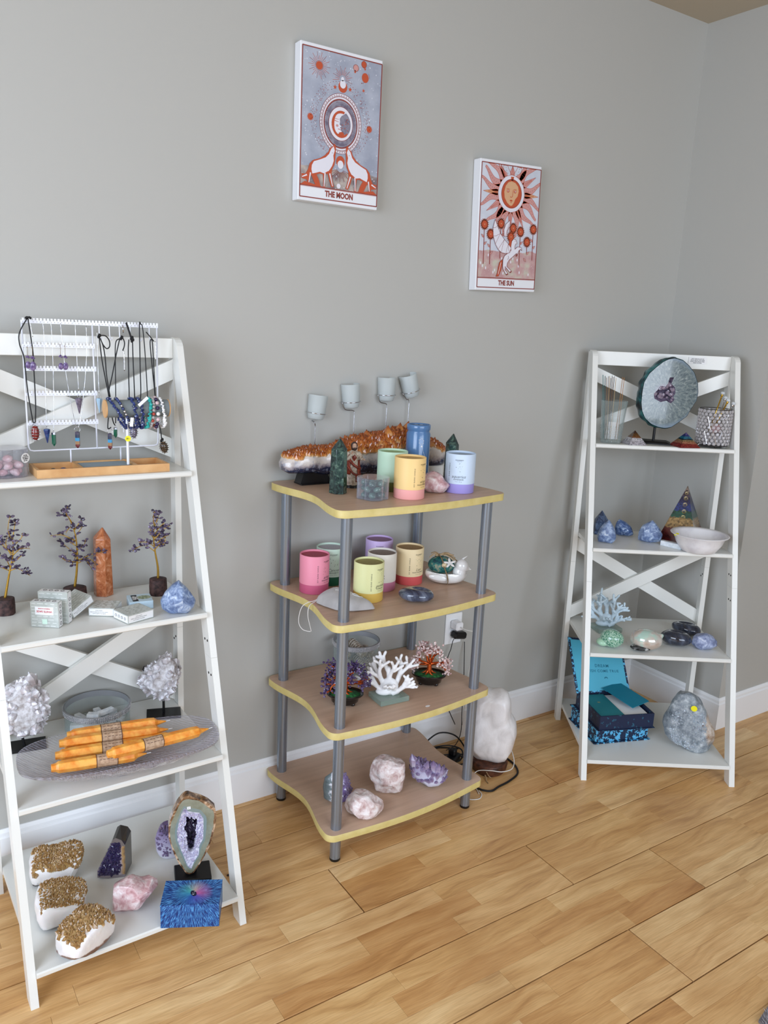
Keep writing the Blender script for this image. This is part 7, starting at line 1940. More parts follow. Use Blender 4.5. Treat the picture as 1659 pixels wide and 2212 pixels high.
# ================================================================ right ladder
R1, R2, R3, R4 = (z + .0003 for z in RZs)
def RL(u, v): return (2.0 + u * cos(-.5836) - v * sin(-.5836), -.4501 + u * sin(-.5836) + v * cos(-.5836))
def pyramid(name, label, x, y, z, half, h, m, rz, cat='pyramid', group=None):
    vs = [(-half, -half, 0), (half, -half, 0), (half, half, 0), (-half, half, 0), (0, 0, h)]
    N = 8
    o = MB().add((vs, [(0, 3, 2, 1), (0, 1, 4), (1, 2, 4), (2, 3, 4), (3, 0, 4)])).build(name, m, None, loc=(x, y, z), rz=rz)
    b = o.modifiers.new('b', 'BEVEL'); b.width = .0008; b.segments = 2
    return tag(o, label, cat, group)
def layered(name, zs, wob, dens, h):
    g = NG(name); co = g.co(); z = g.n('SeparateXYZ', {0: co}).outputs[2]
    v = g.n('TexVoronoi', {'Vector': co, 'Scale': dens}); n1 = g.n('TexNoise', {'Vector': co, 'Scale': 9 / h * .1, 'Detail': 1}).outputs[0]
    cr = g.n('SeparateColor', {0: v.outputs[1]}).outputs[0]
    f = g.mth('DIVIDE', g.mth('ADD', z, g.mth('MULTIPLY_ADD', cr, wob * .5, g.mth('MULTIPLY_ADD', n1, wob, -wob * .75))), h)
    c = g.ramp(f, zs, 'CONSTANT')
    br = g.ramp(g.mth('MULTIPLY_ADD', cr, .7, g.mth('MULTIPLY', v.outputs[0], dens * .001)), [(0, (120, 120, 120)), (.5, (210, 210, 210)), (1, (255, 255, 255))])
    g.set(Base_Color=g.mix(1.0, c, br, 'MULTIPLY'), Roughness=.15, Coat_Weight=.35, Coat_Roughness=.03); return g.m

def tumbler():
    x, y = 2.277, -.177
    root = thing('glass_tumbler', 'tall clear glass tumbler holding incense sticks, left of the big agate slice', 'glass', (x, y, R1), face(x, y))
    R0, R1_, h = .0345, .0470, .152
    k = lambda a, z: 1 + .006 * sin(a * 24) * (1 if z < .075 else 0)
    MB().add(lathe([(.0001, 0), (R0 - .002, 0), (R0, .003), (R0 + (R1_ - R0) * .5, h * .5), (R1_, h - .001), (R1_ - .0012, h), (R1_ - .0026, h - .001), (R0 + (R1_ - R0) * .5 - .003, h * .5), (R0 - .003, .010), (.0001, .009)], 72, rfn=k), smooth=True).build('glass_wall', M_glass, root, sharp=60)
    cut = MB()
    for j in range(7):
        for i in range(26):
            a = 2 * pi * (i + .5 * (j % 2)) / 26; z = .008 + j * .0088; rr = R0 + (R1_ - R0) * z / h + .0003
            cut.add(ico(1, .0034), M=T(rr * cos(a), rr * sin(a), z) @ RZ(a) @ S3(.35, 1, 1.1))
    cut.build('cut_facets', M_glass, root, kind='stuff')
    c = MB().add(cbox(.044, .0012, .062, .0002, True)).build('folded_note', M_paper, None, loc=(x + .006, y + .002, R1 + .0125), rz=face(x, y) + .2); tag(c, 'folded white note standing in the tumbler of incense sticks', 'paper')
    st = [(-.026, -.050, 'teal', (48, 110, 112), .240), (-.024, -.042, 'dark teal', (32, 84, 88), .236), (-.020, -.036, 'brown', (112, 78, 48), .232), (-.018, -.030, 'brown', (128, 92, 58), .236), (-.014, -.026, 'tan', (190, 160, 116), .238), (-.012, -.018, 'dark brown', (70, 44, 30), .240), (-.010, -.014, 'brown', (112, 78, 48), .234), (-.006, -.010, 'dark brown', (70, 44, 30), .238),
          (-.002, -.004, 'tan', (190, 160, 116), .232), (.016, .018, 'amber', (176, 120, 64), .236), (.022, .024, 'amber', (160, 108, 60), .236), (-.016, -.022, 'dark brown', (84, 54, 36), .230)]
    cnt = {}
    for i, (b, t, nm, c_, L) in enumerate(st):
        ax = face(x, y); yy0 = .012 * sin(i * 2.4)
        p = Vector((b * cos(ax) - yy0 * sin(ax), b * sin(ax) + yy0 * cos(ax), .0105)); q = Vector((t * cos(ax) - yy0 * 1.4 * sin(ax), t * sin(ax) + yy0 * 1.4 * cos(ax), L))
        o = MB().add(tube([p, p.lerp(q, .5) + Vector((.0008, 0, 0)), q], .00125 if 'teal' in nm else .0010, 6), smooth=True).build('incense_stick', mat('stick_' + nm.replace(' ', '_'), c_, .7), None, loc=(x, y, R1)); cnt[nm] = cnt.get(nm, 0) + 1
        tag(o, '%s incense stick in the glass tumbler on the right ladder' % nm, 'incense stick', '%s incense sticks in the tumbler' % nm)
tumbler()
M_p1 = layered('orgone_brown', [(0, (196, 190, 196)), (.30, (210, 206, 210)), (.48, (120, 74, 40)), (.60, (104, 66, 30)), (.78, (70, 36, 26))], .004, 260, .05)
M_p2 = layered('orgone_rainbow', [(0, (142, 46, 44)), (.26, (168, 110, 84)), (.40, (150, 122, 84)), (.50, (24, 56, 66)), (.58, (44, 112, 136)), (.72, (52, 58, 120)), (.84, (104, 88, 140))], .003, 300, .052)
pyramid('resin_pyramid', 'small resin pyramid, brown above white stone chips, beside the glass tumbler', 2.343, -.228, R1, .0350, .050, M_p1, face(2.35, -.21) + .5)
pyramid('resin_pyramid', 'small rainbow-layered resin pyramid, red at the base, beside the beaded holder', 2.491, -.334, R1, .0400, .052, M_p2, face(2.5, -.31) + .55)

def agate_slab():
    x, y = 2.441, -.235
    root = thing('agate_slice', 'big round grey crystal agate slice with teal back on a black post stand', 'crystal', (x, y, R1), face(x, y) + .02)
    MB().add(prism([(-.060, -.036), (.060, -.036), (.060, .046), (-.060, .046)], 0, .004)).add(([(-.060, -.036, .004), (.060, -.036, .004), (.060, .046, .004), (-.060, .046, .004), (-.045, -.03, .011), (.045, -.03, .011), (.045, .03, .011), (-.045, .03, .011)], [(0, 1, 5, 4), (1, 2, 6, 5), (2, 3, 7, 6), (3, 0, 4, 7), (4, 5, 6, 7)])).build('stand_base', M_black, root)
    MB().add(cyl((0, 0, .009), (0, 0, .075), .0048, seg=14)).build('stand_post', M_black, root)
    F = [(870, 165), (1050, 210), (1180, 310), (1320, 460), (1420, 680), (1455, 880), (1440, 1050), (1350, 1230), (1280, 1400), (1130, 1530), (980, 1650), (850, 1680), (700, 1660), (540, 1600), (400, 1480), (320, 1330), (280, 1150), (275, 900), (290, 700), (380, 510), (500, 380), (640, 250), (750, 190)]
    k = .0001668; c0 = (870, 930)
    P = [((a - c0[0]) * k * 1.09, (c0[1] - b) * k) for a, b in F]
    n = 120; Rf = [polyR(P, (0, 0), 2 * pi * i / n) for i in range(n)]
    th = .050; rings = []
    prof_ = [(-th / 2, 1.0, 0), (-th / 2 + .003, 1.012, .1), (-th / 2 + .009, .985, .3), (-th / 2 + .012, 1.0, .8), (0, 1.02, 1), (th / 2 - .008, .99, 1), (th / 2, .93, .8), (th / 2 + .004, .80, .6), (th / 2 + .006, .4, .3)]
    vs = []; fs = []
    for (yy, s, w) in prof_:
        for i in range(n):
            a = 2 * pi * i / n; rr = Rf[i] * s * (1 + .05 * w * noise.noise(Vector((cos(a) * 5, sin(a) * 5, yy * 60))))
            vs.append((rr * cos(a), yy, rr * sin(a)))
    for j in range(len(prof_) - 1):
        for i in range(n): fs.append((j * n + i, (j + 1) * n + i, (j + 1) * n + (i + 1) % n, j * n + (i + 1) % n))
    fs.append(tuple(range((len(prof_) - 1) * n, len(prof_) * n)))
    cz = .184; M = T(.028, .004, cz) @ RZ(.44)
    g = NG('teal_rind'); co = g.co(); n1 = g.n('TexNoise', {'Vector': co, 'Scale': 34, 'Detail': 5}).outputs[0]
    g.set(Base_Color=g.ramp(n1, [(.36, (14, 22, 26)), (.48, (24, 66, 72)), (.62, (52, 116, 116))]), Roughness=.3); g.bump(n1, .9, .006)
    MB().add((vs, fs), M=M, smooth=True).build('teal_rind', g.m, root, sharp=50, label='dark teal dyed rind')
    # polished face
    g = NG('agate_radial'); co = g.co(); s = g.n('SeparateXYZ', {0: co}); cx_, cz_ = .020, .190
    # object space of the part equals the root's: centre of the face in it
    u = g.mth('SUBTRACT', s.outputs[0], .017); w = g.mth('SUBTRACT', s.outputs[2], cz + .004)
    ang = g.mth('ARCTAN2', w, u); rd = g.mth('SQRT', g.mth('ADD', g.mth('MULTIPLY', u, u), g.mth('MULTIPLY', w, w)))
    vec = g.n('CombineXYZ', {0: g.mth('MULTIPLY', ang, 5.0), 1: g.mth('MULTIPLY', rd, 34.0), 2: 0.0}).outputs[0]
    n2 = g.n('TexNoise', {'Vector': vec, 'Scale': 2.2, 'Detail': 7, 'Roughness': .65, 'Distortion': .8}).outputs[0]
    base = g.ramp(n2, [(.32, (66, 78, 84)), (.48, (98, 112, 114)), (.60, (128, 138, 136)), (.74, (186, 194, 192))])
    n3 = g.n('TexNoise', {'Vector': co, 'Scale': 14, 'Detail': 3}).outputs[0]
    base = g.mix(g.n('Clamp', {0: g.mth('MULTIPLY_ADD', g.mth('SUBTRACT', .040, g.mth('MULTIPLY_ADD', n3, .03, rd)), 60, .5)}).outputs[0], base, lin((134, 122, 138)))
    base = g.mix(g.n('Clamp', {0: g.mth('MULTIPLY_ADD', rd, 60, -6.6)}).outputs[0], base, lin((112, 132, 150)))
    g.set(Base_Color=base, Roughness=.12, Coat_Weight=.6); 
    fv = [(Rf[i] * .985 * cos(2 * pi * i / n), -th / 2 - .0008, Rf[i] * .985 * sin(2 * pi * i / n)) for i in range(n)]
    hole = [(660, 780), (760, 790), (800, 720), (805, 620), (930, 610), (925, 690), (850, 730), (930, 800), (950, 900), (920, 980), (960, 1010), (890, 1100), (800, 1050), (700, 1080), (580, 1020), (560, 930), (620, 860)]
    Ph = [((a - c0[0]) * k * 1.09, (c0[1] - b) * k) for a, b in hole]; hc = (sum(p[0] for p in Ph) / len(Ph), sum(p[1] for p in Ph) / len(Ph))
    Rh = [max(.012, polyR(Ph, hc, 2 * pi * i / n) * 1.15) for i in range(n)]
    ho = [(hc[0] + Rh[i] * cos(2 * pi * i / n), -th / 2 - .0008, hc[1] + Rh[i] * sin(2 * pi * i / n)) for i in range(n)]
    hb = [(hc[0] + Rh[i] * .7 * cos(2 * pi * i / n), -th / 2 + .012, hc[1] + Rh[i] * .7 * sin(2 * pi * i / n)) for i in range(n)]
    fs2 = [(i, (i + 1) % n, n + (i + 1) % n, n + i) for i in range(n)]
    MB().add((fv + ho, fs2), M=M).build('polished_face', g.m, root, label='polished grey face with radiating crystals')
    MB().add((ho + hb + [(hc[0], -th / 2 + .014, hc[1])], fs2 + [(n + i, n + (i + 1) % n, 2 * n) for i in range(n)]), M=M, smooth=True).build('hollow', mat('plum_hollow', (74, 66, 88), .25, var=[(.35, (48, 42, 62)), (.65, (112, 100, 122))], vs=70, bump=.6, bs=90), root, label='purple hollow at the centre')
    r = random.Random(3); cm = MB()
    for _ in range(34):
        i = r.randrange(n); a = 2 * pi * i / n; q = sqrt(r.random()) * .9
        c_, tp = crystal((hc[0] + Rh[i] * q * cos(a), -th / 2 + .010, hc[1] + Rh[i] * q * sin(a)), (r.uniform(-.3, .3), -1, r.uniform(-.3, .3)), r.uniform(.004, .009), .012, r, tipf=.35); cm.add(c_, M=M, tip=tp)
    cm.build('hollow_crystals', crys('plum_points', [(0, (96, 86, 108)), (.6, (126, 112, 132)), (1, (150, 138, 150))], rough=.12), root, kind='stuff')
agate_slab()

def bead_holder():
    x, y = RL(.455, .400)
    root = thing('beaded_holder', 'round wire holder covered in clear glass beads, right end of the top shelf', 'pen holder', (x, y, R1), face(x, y))
    R, h, n = .0545, .138, 22
    dk = mat('dark_wire', (60, 54, 52), .3, metal=.8)
    m = MB()
    for z in (.008, h): m.add(torus(R, .0013, 48, 6), M=T(0, 0, z), smooth=True)
    for i in range(n): a = 2 * pi * i / n; m.add(tube([(R * cos(a), R * sin(a), .008), (R * cos(a), R * sin(a), h)], .0005, 5))
    for k in range(3): a = 2 * pi * k / 3 - pi / 2 + .3; m.add(ico(2, .0042), M=T(R * .86 * cos(a), R * .86 * sin(a), .0042), smooth=True)
    m.add(lathe([(.0001, .0075), (R, .0075), (R, .0085), (.0001, .0085)], 36))
    m.build('wire_frame', dk, root)
    gb = mat('clear_bead', (214, 210, 212), .05, alpha=.5, coat=1)
    b = MB(); r = random.Random(5)
    for j in range(11):
        for i in range(n):
            a = 2 * pi * (i + .5 * (j % 2)) / n; z = .016 + j * .0115
            b.add(ico(1, .0068), M=T((R + .0022) * cos(a), (R + .0022) * sin(a), z) @ RZ(a) @ RX(r.uniform(0, 3)) @ S3(.65, 1, 1), smooth=False)
    b.build('glass_beads', gb, root, kind='stuff')
    v = MB()
    for (a0, z0) in ((-1.95, .112), (-2.05, .060), (-1.55, .06)):
        A = lambda a, z: ((R + .008) * cos(a), (R + .008) * sin(a), z)
        v.add(tube([A(a0, z0), A(a0 + .12, z0 - .022), A(a0 + .22, z0 - .045)], .0008, 5)); v.add(tube([A(a0 + .22, z0 - .045), A(a0 + .36, z0 - .022), A(a0 + .48, z0 + .002)], .0008, 5))
    v.build('silver_pins', M_silver, root, kind='stuff')
    o = MB().add(rock([(-.022, 0), (.022, 0), (.024, .02), (.012, .034), (-.014, .034), (-.024, .018)], .036, seed=2), smooth=True).build('rose_stone', M_rose, None, loc=(x + .012, y + .002, R1 + .050), sharp=30); tag(o, 'pink stone glimpsed inside the beaded holder', 'stone')
    o2 = MB().add(cbox(.050, .050, .040, .002, True)).build('folded_cloth', mat('grey_tissue', (188, 184, 186), .8), None, loc=(x, y, R1 + .009)); tag(o2, 'crumpled grey filling at the bottom of the beaded holder', 'tissue')
    gold = mat('bright_gold', (212, 176, 84), .15, metal=1)
    dia = mat('cut_crystal_head', (240, 246, 250), .03, alpha=.5, coat=1)
    for i, (bx_, tx, L, w, mm) in enumerate(((-.014, .012, .182, 'gold pen standing tallest in the beaded holder', gold), (-.004, .032, .158, 'gold pen leaning behind the tallest one in the beaded holder', gold), (.002, .024, .166, 'silver pen with bright crystal head in the beaded holder', M_silver), (.010, .050, .148, 'silver pen leaning furthest right in the beaded holder', M_silver))):
        pr = thing('crystal_pen', w, 'pen', (x, y, R1 + .055), face(x, y), 'crystal-topped pens in the beaded holder')
        p = Vector((bx_, .004 * i - .006, 0)); q = Vector((tx, .004 * i - .006, L - .055))
        MB().add(tube([p, q], .0026, 10), smooth=True).build('pen_barrel', mm, pr); d = (q - p).normalized(); qq = d.to_track_quat('Z', 'Y').to_matrix().to_4x4()
        MB().add(lathe([(.0001, 0), (.0026, 0), (.0046, .004), (.0040, .007), (.0046, .010)], 12), M=Matrix.Translation(q) @ qq, smooth=True).build('crown', mm, pr)
        MB().add(lathe([(.0001, .002), (.0070, .010), (.0078, .013), (.0050, .0165), (.0001, .0165)], 10), M=Matrix.Translation(q + d * .002) @ qq).build('crystal_head', dia, pr)
    for i, (a, b_) in enumerate((((-.066, -.052, .0022), (-.044, -.030, .010)), ((-.052, -.062, .0022), (-.030, -.046, .024)))):
        ax = face(x, y)
        def W_(p): return (p[0] * cos(ax) - p[1] * sin(ax), p[0] * sin(ax) + p[1] * cos(ax), p[2])
        o = MB().add(tube([W_(a), W_(b_)], .0018, 8), smooth=True).build('metal_pin', gold if i == 0 else M_silver, None, loc=(x, y, R1)); tag(o, ('gold' if i == 0 else 'silver') + ' pin leaning against the foot of the beaded holder', 'pin')
bead_holder()

# ---------------------------------------------------------------- right ladder: second shelf
o = tower('crystal_obelisk', 'dark blue-grey crystal point at the back left behind the left post', 2.330, -.128, R2, .0300, .092, M_darkbl, tip=.040, taper=.9, sides=5, rz=.4)
def quartz_point(label, x, y, z, poly, dp, m, seed, tip):
    return rock_thing('blue_quartz_point', label, 'crystal', x, y, z, poly, dp, m, seed=seed, planes=22, clip=(.84, .97), nz=.002, ns=40, fine=.0008, keep=True, sq=.88)
quartz_point('rough blue quartz point next to the left post, second shelf of the right ladder', 2.243, -.236, R2, [(-.033, 0), (.033, 0), (.034, .03), (.030, .05), (.020, .064), (.004, .088), (-.012, .070), (-.026, .050), (-.034, .024)], .050, M_bluequ, 51, .02)
quartz_point('glossy polished blue stone lying behind the rough point, second shelf', 2.392, -.190, R2, [(-.034, .004), (-.010, 0), (.034, .004), (.036, .020), (.024, .040), (.002, .054), (-.020, .062), (-.030, .054), (-.036, .030)], .050, M_bluepol, 52, .02)
quartz_point('blue quartz point with a glinting face, middle of the second shelf', 2.403, -.300, R2, [(-.042, 0), (.038, 0), (.046, .024), (.044, .046), (.030, .058), (.004, .086), (-.022, .068), (-.040, .052), (-.040, .026)], .055, M_bluequ, 53, .02)
M_py = layered('orgone_large', [(0, (110, 32, 30)), (.14, (120, 40, 34)), (.24, (166, 130, 76)), (.30, (178, 142, 88)), (.42, (24, 84, 66)), (.54, (34, 56, 122)), (.68, (36, 36, 84)), (.80, (84, 66, 80)), (.88, (146, 124, 112)), (.96, (110, 84, 72))], .016, 150, .205)
px_, py_ = RL(.402, .432)
bp = pyramid('resin_pyramid', 'large rainbow-layered resin pyramid behind the white bowl', px_, py_, R2, .0700, .205, M_py, face(px_, py_) - .22)
cm = mat('brass_coin', (176, 156, 104), .3, metal=.6)
sl = atan2(.07, .205); gr = MB()
for k, t in enumerate((.44, .54, .66, .77, .86)):
    zc_ = .205 * t; hw = .07 * (1 - t)
    Mq = T(.012 * (1 - t), -hw - .0006, zc_) @ RX(-sl) @ RX(pi / 2); s = .0072 if k < 4 else .0055
    gr.add(torus(s, .0006, 22, 4), M=Mq); gr.add(torus(s * .62, .0005, 18, 4), M=Mq)
    gr.add(tube([(s * .55 * cos(a), s * .55 * sin(a), 0) for a in [i * 2 * pi / 3 + k for i in range(3)]], .0004, 4, closed=True), M=Mq)
o = gr.build('chakra_symbols', cm, bp, kind='stuff', label='row of small round brass symbols')
def white_bowl():
    x, y = RL(.400, .258)
    root = thing('marble_bowl', 'white flared stone bowl at the front right of the second shelf', 'bowl', (x, y, R2), face(x, y))
    wm = mat('white_marble', (236, 234, 236), .25, var=[(.35, (220, 217, 222)), (.6, (242, 241, 243))], vs=14)
    MB().add(lathe([(.0001, 0), (.054, 0), (.060, .003), (.078, .030), (.087, .054), (.0985, .061), (.1000, .0635), (.0980, .0652), (.0850, .0590), (.0730, .034), (.055, .010), (.0001, .008)], 72), smooth=True).build('bowl_body', wm, root, sharp=70)
    d = MB().add(lathe([(.0001, 0), (.0085, 0), (.0085, .0003), (.0001, .0003)], 20), M=T(-.076, -.056, .0625) @ RX(.35) @ RY(-.3)).build('price_dot', M_yellowdot, root, label='yellow sticker on the rim')
white_bowl()
sx, sy = RL(.318, .292)
o = MB().add(cbox(.018, .080, .018, .0008, True)).build('selenite_bar', M_sel, None, loc=(sx, sy, R2), rz=.18); tag(o, 'short square white selenite bar lying left of the white bowl', 'crystal')

# ---------------------------------------------------------------- right ladder: third shelf
coral('small pale blue-white coral ornament on glass, behind the green shell', 2.312, -.222, R3, mat('bluish_coral', (196, 214, 224), .5, bump=.2, bs=180, bd=.001), 33, W=.138)
def shell(name, label, x, y, z, rx, ry, rz_, m, rot, aper, spire=True):
    root = thing(name, label, 'shell', (x, y, z), rot)
    vs, fs = ico(5); out = []
    for p in vs:
        q = Vector(p); a = atan2(q.y, q.x)
        v = Vector((q.x * rx, q.y * ry, q.z * rz_ + rz_))
        gsp = 1 + .05 * sin(a * 1.0 + .6) ; v.x *= gsp; v.z = max(0.0, v.z)
        # suture line spiralling around the spire end
        t = (q.x + .75); v *= 1 - .035 * math.exp(-((t - .12 * a / pi) / .06) ** 2)
        out.append(tuple(v))
    MB().add((out, fs), smooth=True).build('shell_body', m, root)
    if spire:
        MB().add(lathe([(.0001, -.01), (rx * .30, -.008), (rx * .26, .004), (rx * .14, .010), (rx * .10, .015), (.0001, .018)], 24), M=T(rx * .78, ry * .25, rz_ * 1.35) @ RY(.9), smooth=True).build('spire', m, root)
    MB().add(ico(3), M=T(*aper[0]) @ RZ(aper[2]) @ S3(*aper[1]), smooth=True).build('aperture', aper[3], root, label=aper[4])
    return root
M_gs = stone('green_turban_shell', [(.36, (40, 96, 78)), (.48, (96, 160, 130)), (.55, (200, 226, 206)), (.64, (60, 120, 96))], vs=75, rough=.15, bump=0, distort=2.5, coat=.6)
g = NG('mother_of_pearl'); lw = g.n('LayerWeight', {'Blend': .45}).outputs[1]; co = g.co(); n1 = g.n('TexNoise', {'Vector': co, 'Scale': 22, 'Detail': 3}).outputs[0]
g.set(Base_Color=g.ramp(n1, [(.38, (190, 222, 208)), (.48, (214, 204, 194)), (.60, (196, 180, 166))]), Roughness=.12, Metallic=.25, Coat_Weight=.6); M_mop = g.m
M_shd = mat('dark_shell_lip', (40, 40, 42), .3, var=[(.4, (24, 24, 26)), (.55, (70, 70, 68)), (.65, (200, 200, 196))], vs=70)
shell('turban_shell', 'green striped polished turban shell at the left front of the third shelf', 2.194, -.352, R3, .042, .034, .033, M_gs, face(2.19, -.35) - .25, ((-.026, -.012, .017), (.024, .024, .014), .3, mat('pale_green_lip', (170, 210, 180), .2, coat=.5), 'pale green lip'), spire=False)
shell('turban_shell', 'pearly cream polished turban shell with a dark underside, third shelf', 2.290, -.424, R3, .056, .042, .037, M_mop, face(2.29, -.42), ((-.014, -.026, .013), (.036, .017, .011), .12, M_shd, 'dark striped underside'))
worry_stone('agate_dish', 'dark navy polished stone with a shallow hollow, front of the third shelf', 2.430, -.448, R3, .054, .040, .054, M_agnavy, face(2.43, -.45), .004, .006, .30)
worry_stone('agate_dish', 'dark grey polished stone with a hollow, behind the navy one on the third shelf', 2.560, -.395, R3, .055, .038, .046, M_agnavy, face(2.56, -.4) - .3, -.008, .004, .34)
rock_thing('blue_quartz', 'rough blue-lilac quartz chunk at the right front of the third shelf', 'crystal', 2.492, -.520, R3, [(-.040, .006), (-.006, -.004), (.026, .002), (.046, .016), (.046, .036), (.030, .052), (.002, .058), (-.026, .054), (-.044, .030)], .062, stone('lilac_blue_quartz', [(.34, (92, 102, 136)), (.48, (130, 140, 172)), (.6, (166, 176, 202)), (.7, (218, 222, 236))], vs=45, rough=.35, bump=.6, bs=120, distort=1), seed=61, planes=20, clip=(.86, .97), nz=.003, fine=.0012, sq=.85)

# ---------------------------------------------------------------- right ladder: bottom shelf
def speckle(name, a, b, th, vs=90):
    g = NG(name); co = g.co(); n1 = g.n('TexNoise', {'Vector': co, 'Scale': vs, 'Detail': 3, 'Roughness': .6}).outputs[0]
    g.set(Base_Color=g.ramp(n1, [(0, a), (th, a), (th + .02, b), (1, b)]), Roughness=.55); return g.m
M_spk = speckle('navy_cyan_cloth', (14, 34, 64), (92, 180, 222), .52)
M_spk2 = speckle('navy_teal_cloth', (12, 28, 60), (34, 86, 110), .60, 60)
M_cyan = mat('cyan_card', (84, 180, 206), .55); M_teal = mat('teal_card', (22, 122, 146), .45); M_tealg = mat('teal_green_card', (40, 122, 130), .45)
def journals():
    lo = thing('gift_box', 'closed navy and light blue speckled box under the open one', 'box', (2.266, -.326, R4), -.33)
    MB().add(cbox(.214, .190, .052, .0015, True), M=T(0, .002, .004)).build('box_body', M_spk, lo)
    MB().add(cbox(.228, .202, .004, .001, True)).add(cbox(.228, .202, .004, .001, True), M=T(0, 0, .056)).build('box_cover', M_spk, lo)
    up = thing('gift_box', 'open dark blue speckled box with cyan lined lid, on top of another', 'box', (2.262, -.345, R4 + .0603), -.37)
    w, d, h = .212, .196, .056; t = .004
    m = MB()
    m.add(box(-w / 2, w / 2, -d / 2, d / 2, 0, .004))
    for b in ((-w / 2, w / 2, -d / 2, -d / 2 + t), (-w / 2, w / 2, d / 2 - t, d / 2), (-w / 2, -w / 2 + t, -d / 2 + t, d / 2 - t), (w / 2 - t, w / 2, -d / 2 + t, d / 2 - t)): m.add(box(b[0], b[1], b[2], b[3], .004, h))
    m.build('box_walls', M_spk2, up)
    MB().add(cbox(w + .012, d + .010, .003, .001, True), M=T(0, 0, -.0001)).build('box_foot', M_spk2, up)
    th = rad(104)
    lid = MB().add(cbox(w + .008, .200, .005, .001), M=T(0, d / 2, h) @ RX(th) @ T(0, -.100, -.003) @ RX(0)).build('open_lid', M_spk, up, label='open lid, cloth outside')
    LM = T(0, d / 2, h) @ RX(th) @ T(0, -.100, 0)
    # inside of the lid faces the viewer
    LMi = T(0, d / 2 - .0006, h) @ RX(-(pi - th) + pi / 2 - pi / 2)
    ang = rad(34)
    def LI(x, z, off=0):
        z = z * (1 - .7 * x)
        return (x, d / 2 - .0075 - off + z * sin(ang), h + z * cos(ang))
    lid.data.clear_geometry()
    mm = MB()
    def quadbox(x0, x1, z0, z1, o0, o1, mi=0):
        P = [LI(x0, z0, o0), LI(x1, z0, o0), LI(x1, z1, o0), LI(x0, z1, o0), LI(x0, z0, o1), LI(x1, z0, o1), LI(x1, z1, o1), LI(x0, z1, o1)]
        mm.add((P, [(0, 3, 2, 1), (4, 5, 6, 7), (0, 1, 5, 4), (1, 2, 6, 5), (2, 3, 7, 6), (3, 0, 4, 7)]), mi)
    quadbox(-w / 2 - .004, w / 2 + .004, 0, .200, -.005, 0)
    me = mm.mesh('open_lid', [M_spk]); lid.data = me
    mm = MB(); quadbox(-w / 2 + .004, w / 2 - .004, .006, .194, 0, .0008); mm.build('lid_lining', M_cyan, lid, label='light cyan lining with teal lettering')
    tx = MB()
    for s, size, z in (('DREAM', .016, .100), ('WISH COME TRUE', .0145, .080)):
        vs, fs = text_vf(s, size, bold=.0002, spacing=1.15); tx.add(([LI(a + .010, b + z, .0012) for a, b, c in vs], fs))
    tx.add(([LI(.020 + .008 * cos(a) , .050 + .008 * sin(a), .0012) for a in [i * pi / 9 for i in range(1, 9)]] + [LI(.020 + .0065 * cos(a), .0475 + .0062 * sin(a), .0012) for a in [i * pi / 9 for i in range(8, 0, -1)]], [tuple(range(16))]))
    tx.build('lid_lettering', mat('teal_ink', (24, 112, 138), .5), lid)
    # contents
    c1 = thing('booklet', 'teal-green booklet lying flat in the open box, left side', 'booklet', (2.262, -.345, R4 + .0603), -.37)
    MB().add(box(-w / 2 + .010, -.004, -d / 2 + .010, d / 2 - .012, .0045, .050)).build('booklet_cover', M_tealg, c1)
    MB().add(box(-.058, -.048, .018, .026, .0500, .0503)).build('gold_emblem', cm, c1)
    c2 = thing('card_stack', 'white paper cards in the right side of the open box', 'cards', (2.262, -.345, R4 + .0603), -.37)
    MB().add(box(.002, w / 2 - .012, -d / 2 + .010, d / 2 - .012, .0045, .044)).build('paper_block', M_paper, c2)
    c3 = MB().add(cbox(.088, .150, .003, .0006)).build('teal_card', M_teal, None, loc=(2.330, -.335, R4 + .1290)); c3.rotation_euler = (rad(6), rad(-5), -.02); tag(c3, 'teal card lying askew over the white cards in the open box', 'card')
journals()
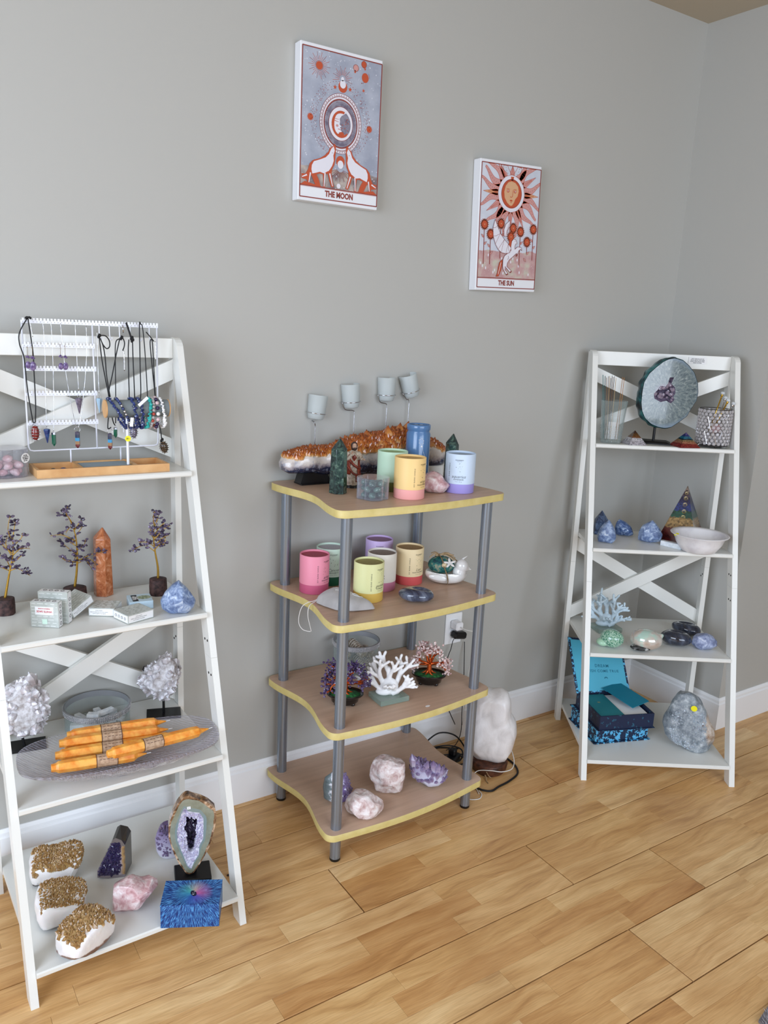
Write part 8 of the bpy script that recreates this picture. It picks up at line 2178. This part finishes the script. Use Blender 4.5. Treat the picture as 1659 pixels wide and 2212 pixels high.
def celestite():
    x, y = 2.408, -.560
    root = thing('celestite_geode', 'tall rounded grey-blue crystal geode with a yellow sticker, bottom shelf of right ladder', 'crystal', (x, y, R4), face(x, y))
    s = .000472
    poly = [((a - 1040) * s, (870 - b) * s * 1.06) for a, b in [(1150, 890), (1210, 850), (1240, 780), (1220, 680), (1170, 590), (1110, 490), (1060, 435), (1000, 422), (950, 440), (905, 520), (885, 590), (860, 650), (850, 710), (885, 790), (930, 830), (1000, 845), (1080, 885)]]
    poly = [(a, max(b, -.006)) for a, b in poly]
    g = NG('celestite_skin'); co = g.co(); sp = g.n('SeparateXYZ', {0: co}); n1 = g.n('TexNoise', {'Vector': co, 'Scale': 34, 'Detail': 7, 'Roughness': .7}).outputs[0]; n2 = g.n('TexNoise', {'Vector': co, 'Scale': 12, 'Detail': 4}).outputs[0]
    c = g.ramp(n1, [(.33, (88, 98, 108)), (.46, (134, 144, 152)), (.56, (166, 174, 180)), (.68, (214, 220, 224))])
    f = g.n('Clamp', {0: g.mth('MULTIPLY', g.mth('ADD', g.mth('MULTIPLY_ADD', n2, .05, -.060), g.mth('SUBTRACT', sp.outputs[0], g.mth('MULTIPLY', g.mth('ABSOLUTE', g.mth('SUBTRACT', sp.outputs[2], .12)), .55))), 60)}).outputs[0]
    c = g.mix(f, c, g.ramp(n1, [(.35, (150, 122, 96)), (.6, (214, 202, 190))]))
    g.set(Base_Color=c, Roughness=.35); g.bump(n1, 1.0, .006)
    R_ = rock(poly, .088, seed=71, sub=5, planes=10, clip=(.9, .99), nz=.005, ns=22, fine=.0014, sq=.6)
    MB().add(R_, smooth=True).build('geode_body', g.m, root, sharp=40)
    r = random.Random(6); m = MB()
    for p, n in surf(R_, r, 420, lambda p, n: n.y < -.5 and hypot((p.x) / .062, (p.z - .095) / .085) < 1.0):
        L = r.uniform(.004, .010); c_, tp = crystal(p - n * L * .6, (n + Vector((r.uniform(-.4, .4), 0, r.uniform(-.4, .4)))).normalized(), L * .5, L, r, tipf=.5); m.add(c_, tip=tp)
    m.build('celestite_points', crys('celestite_points', [(0, (112, 122, 132)), (.5, (148, 158, 168)), (1, (184, 192, 200))], rough=.15, var=.5), root, kind='stuff')
    yf = min(p[1] for p in R_[0] if abs(p[0] - .014) < .012 and abs(p[2] - .178) < .012)
    MB().add(cyl((.012, yf - .0085, .178), (.012, yf - .0090, .178), .0105, seg=28), M=T(0, 0, 0)).add(cyl((.012, yf + .004, .178), (.012, yf - .0086, .178), .002, seg=8)).build('price_dot', M_yellowdot, root, label='yellow round sticker')
celestite()
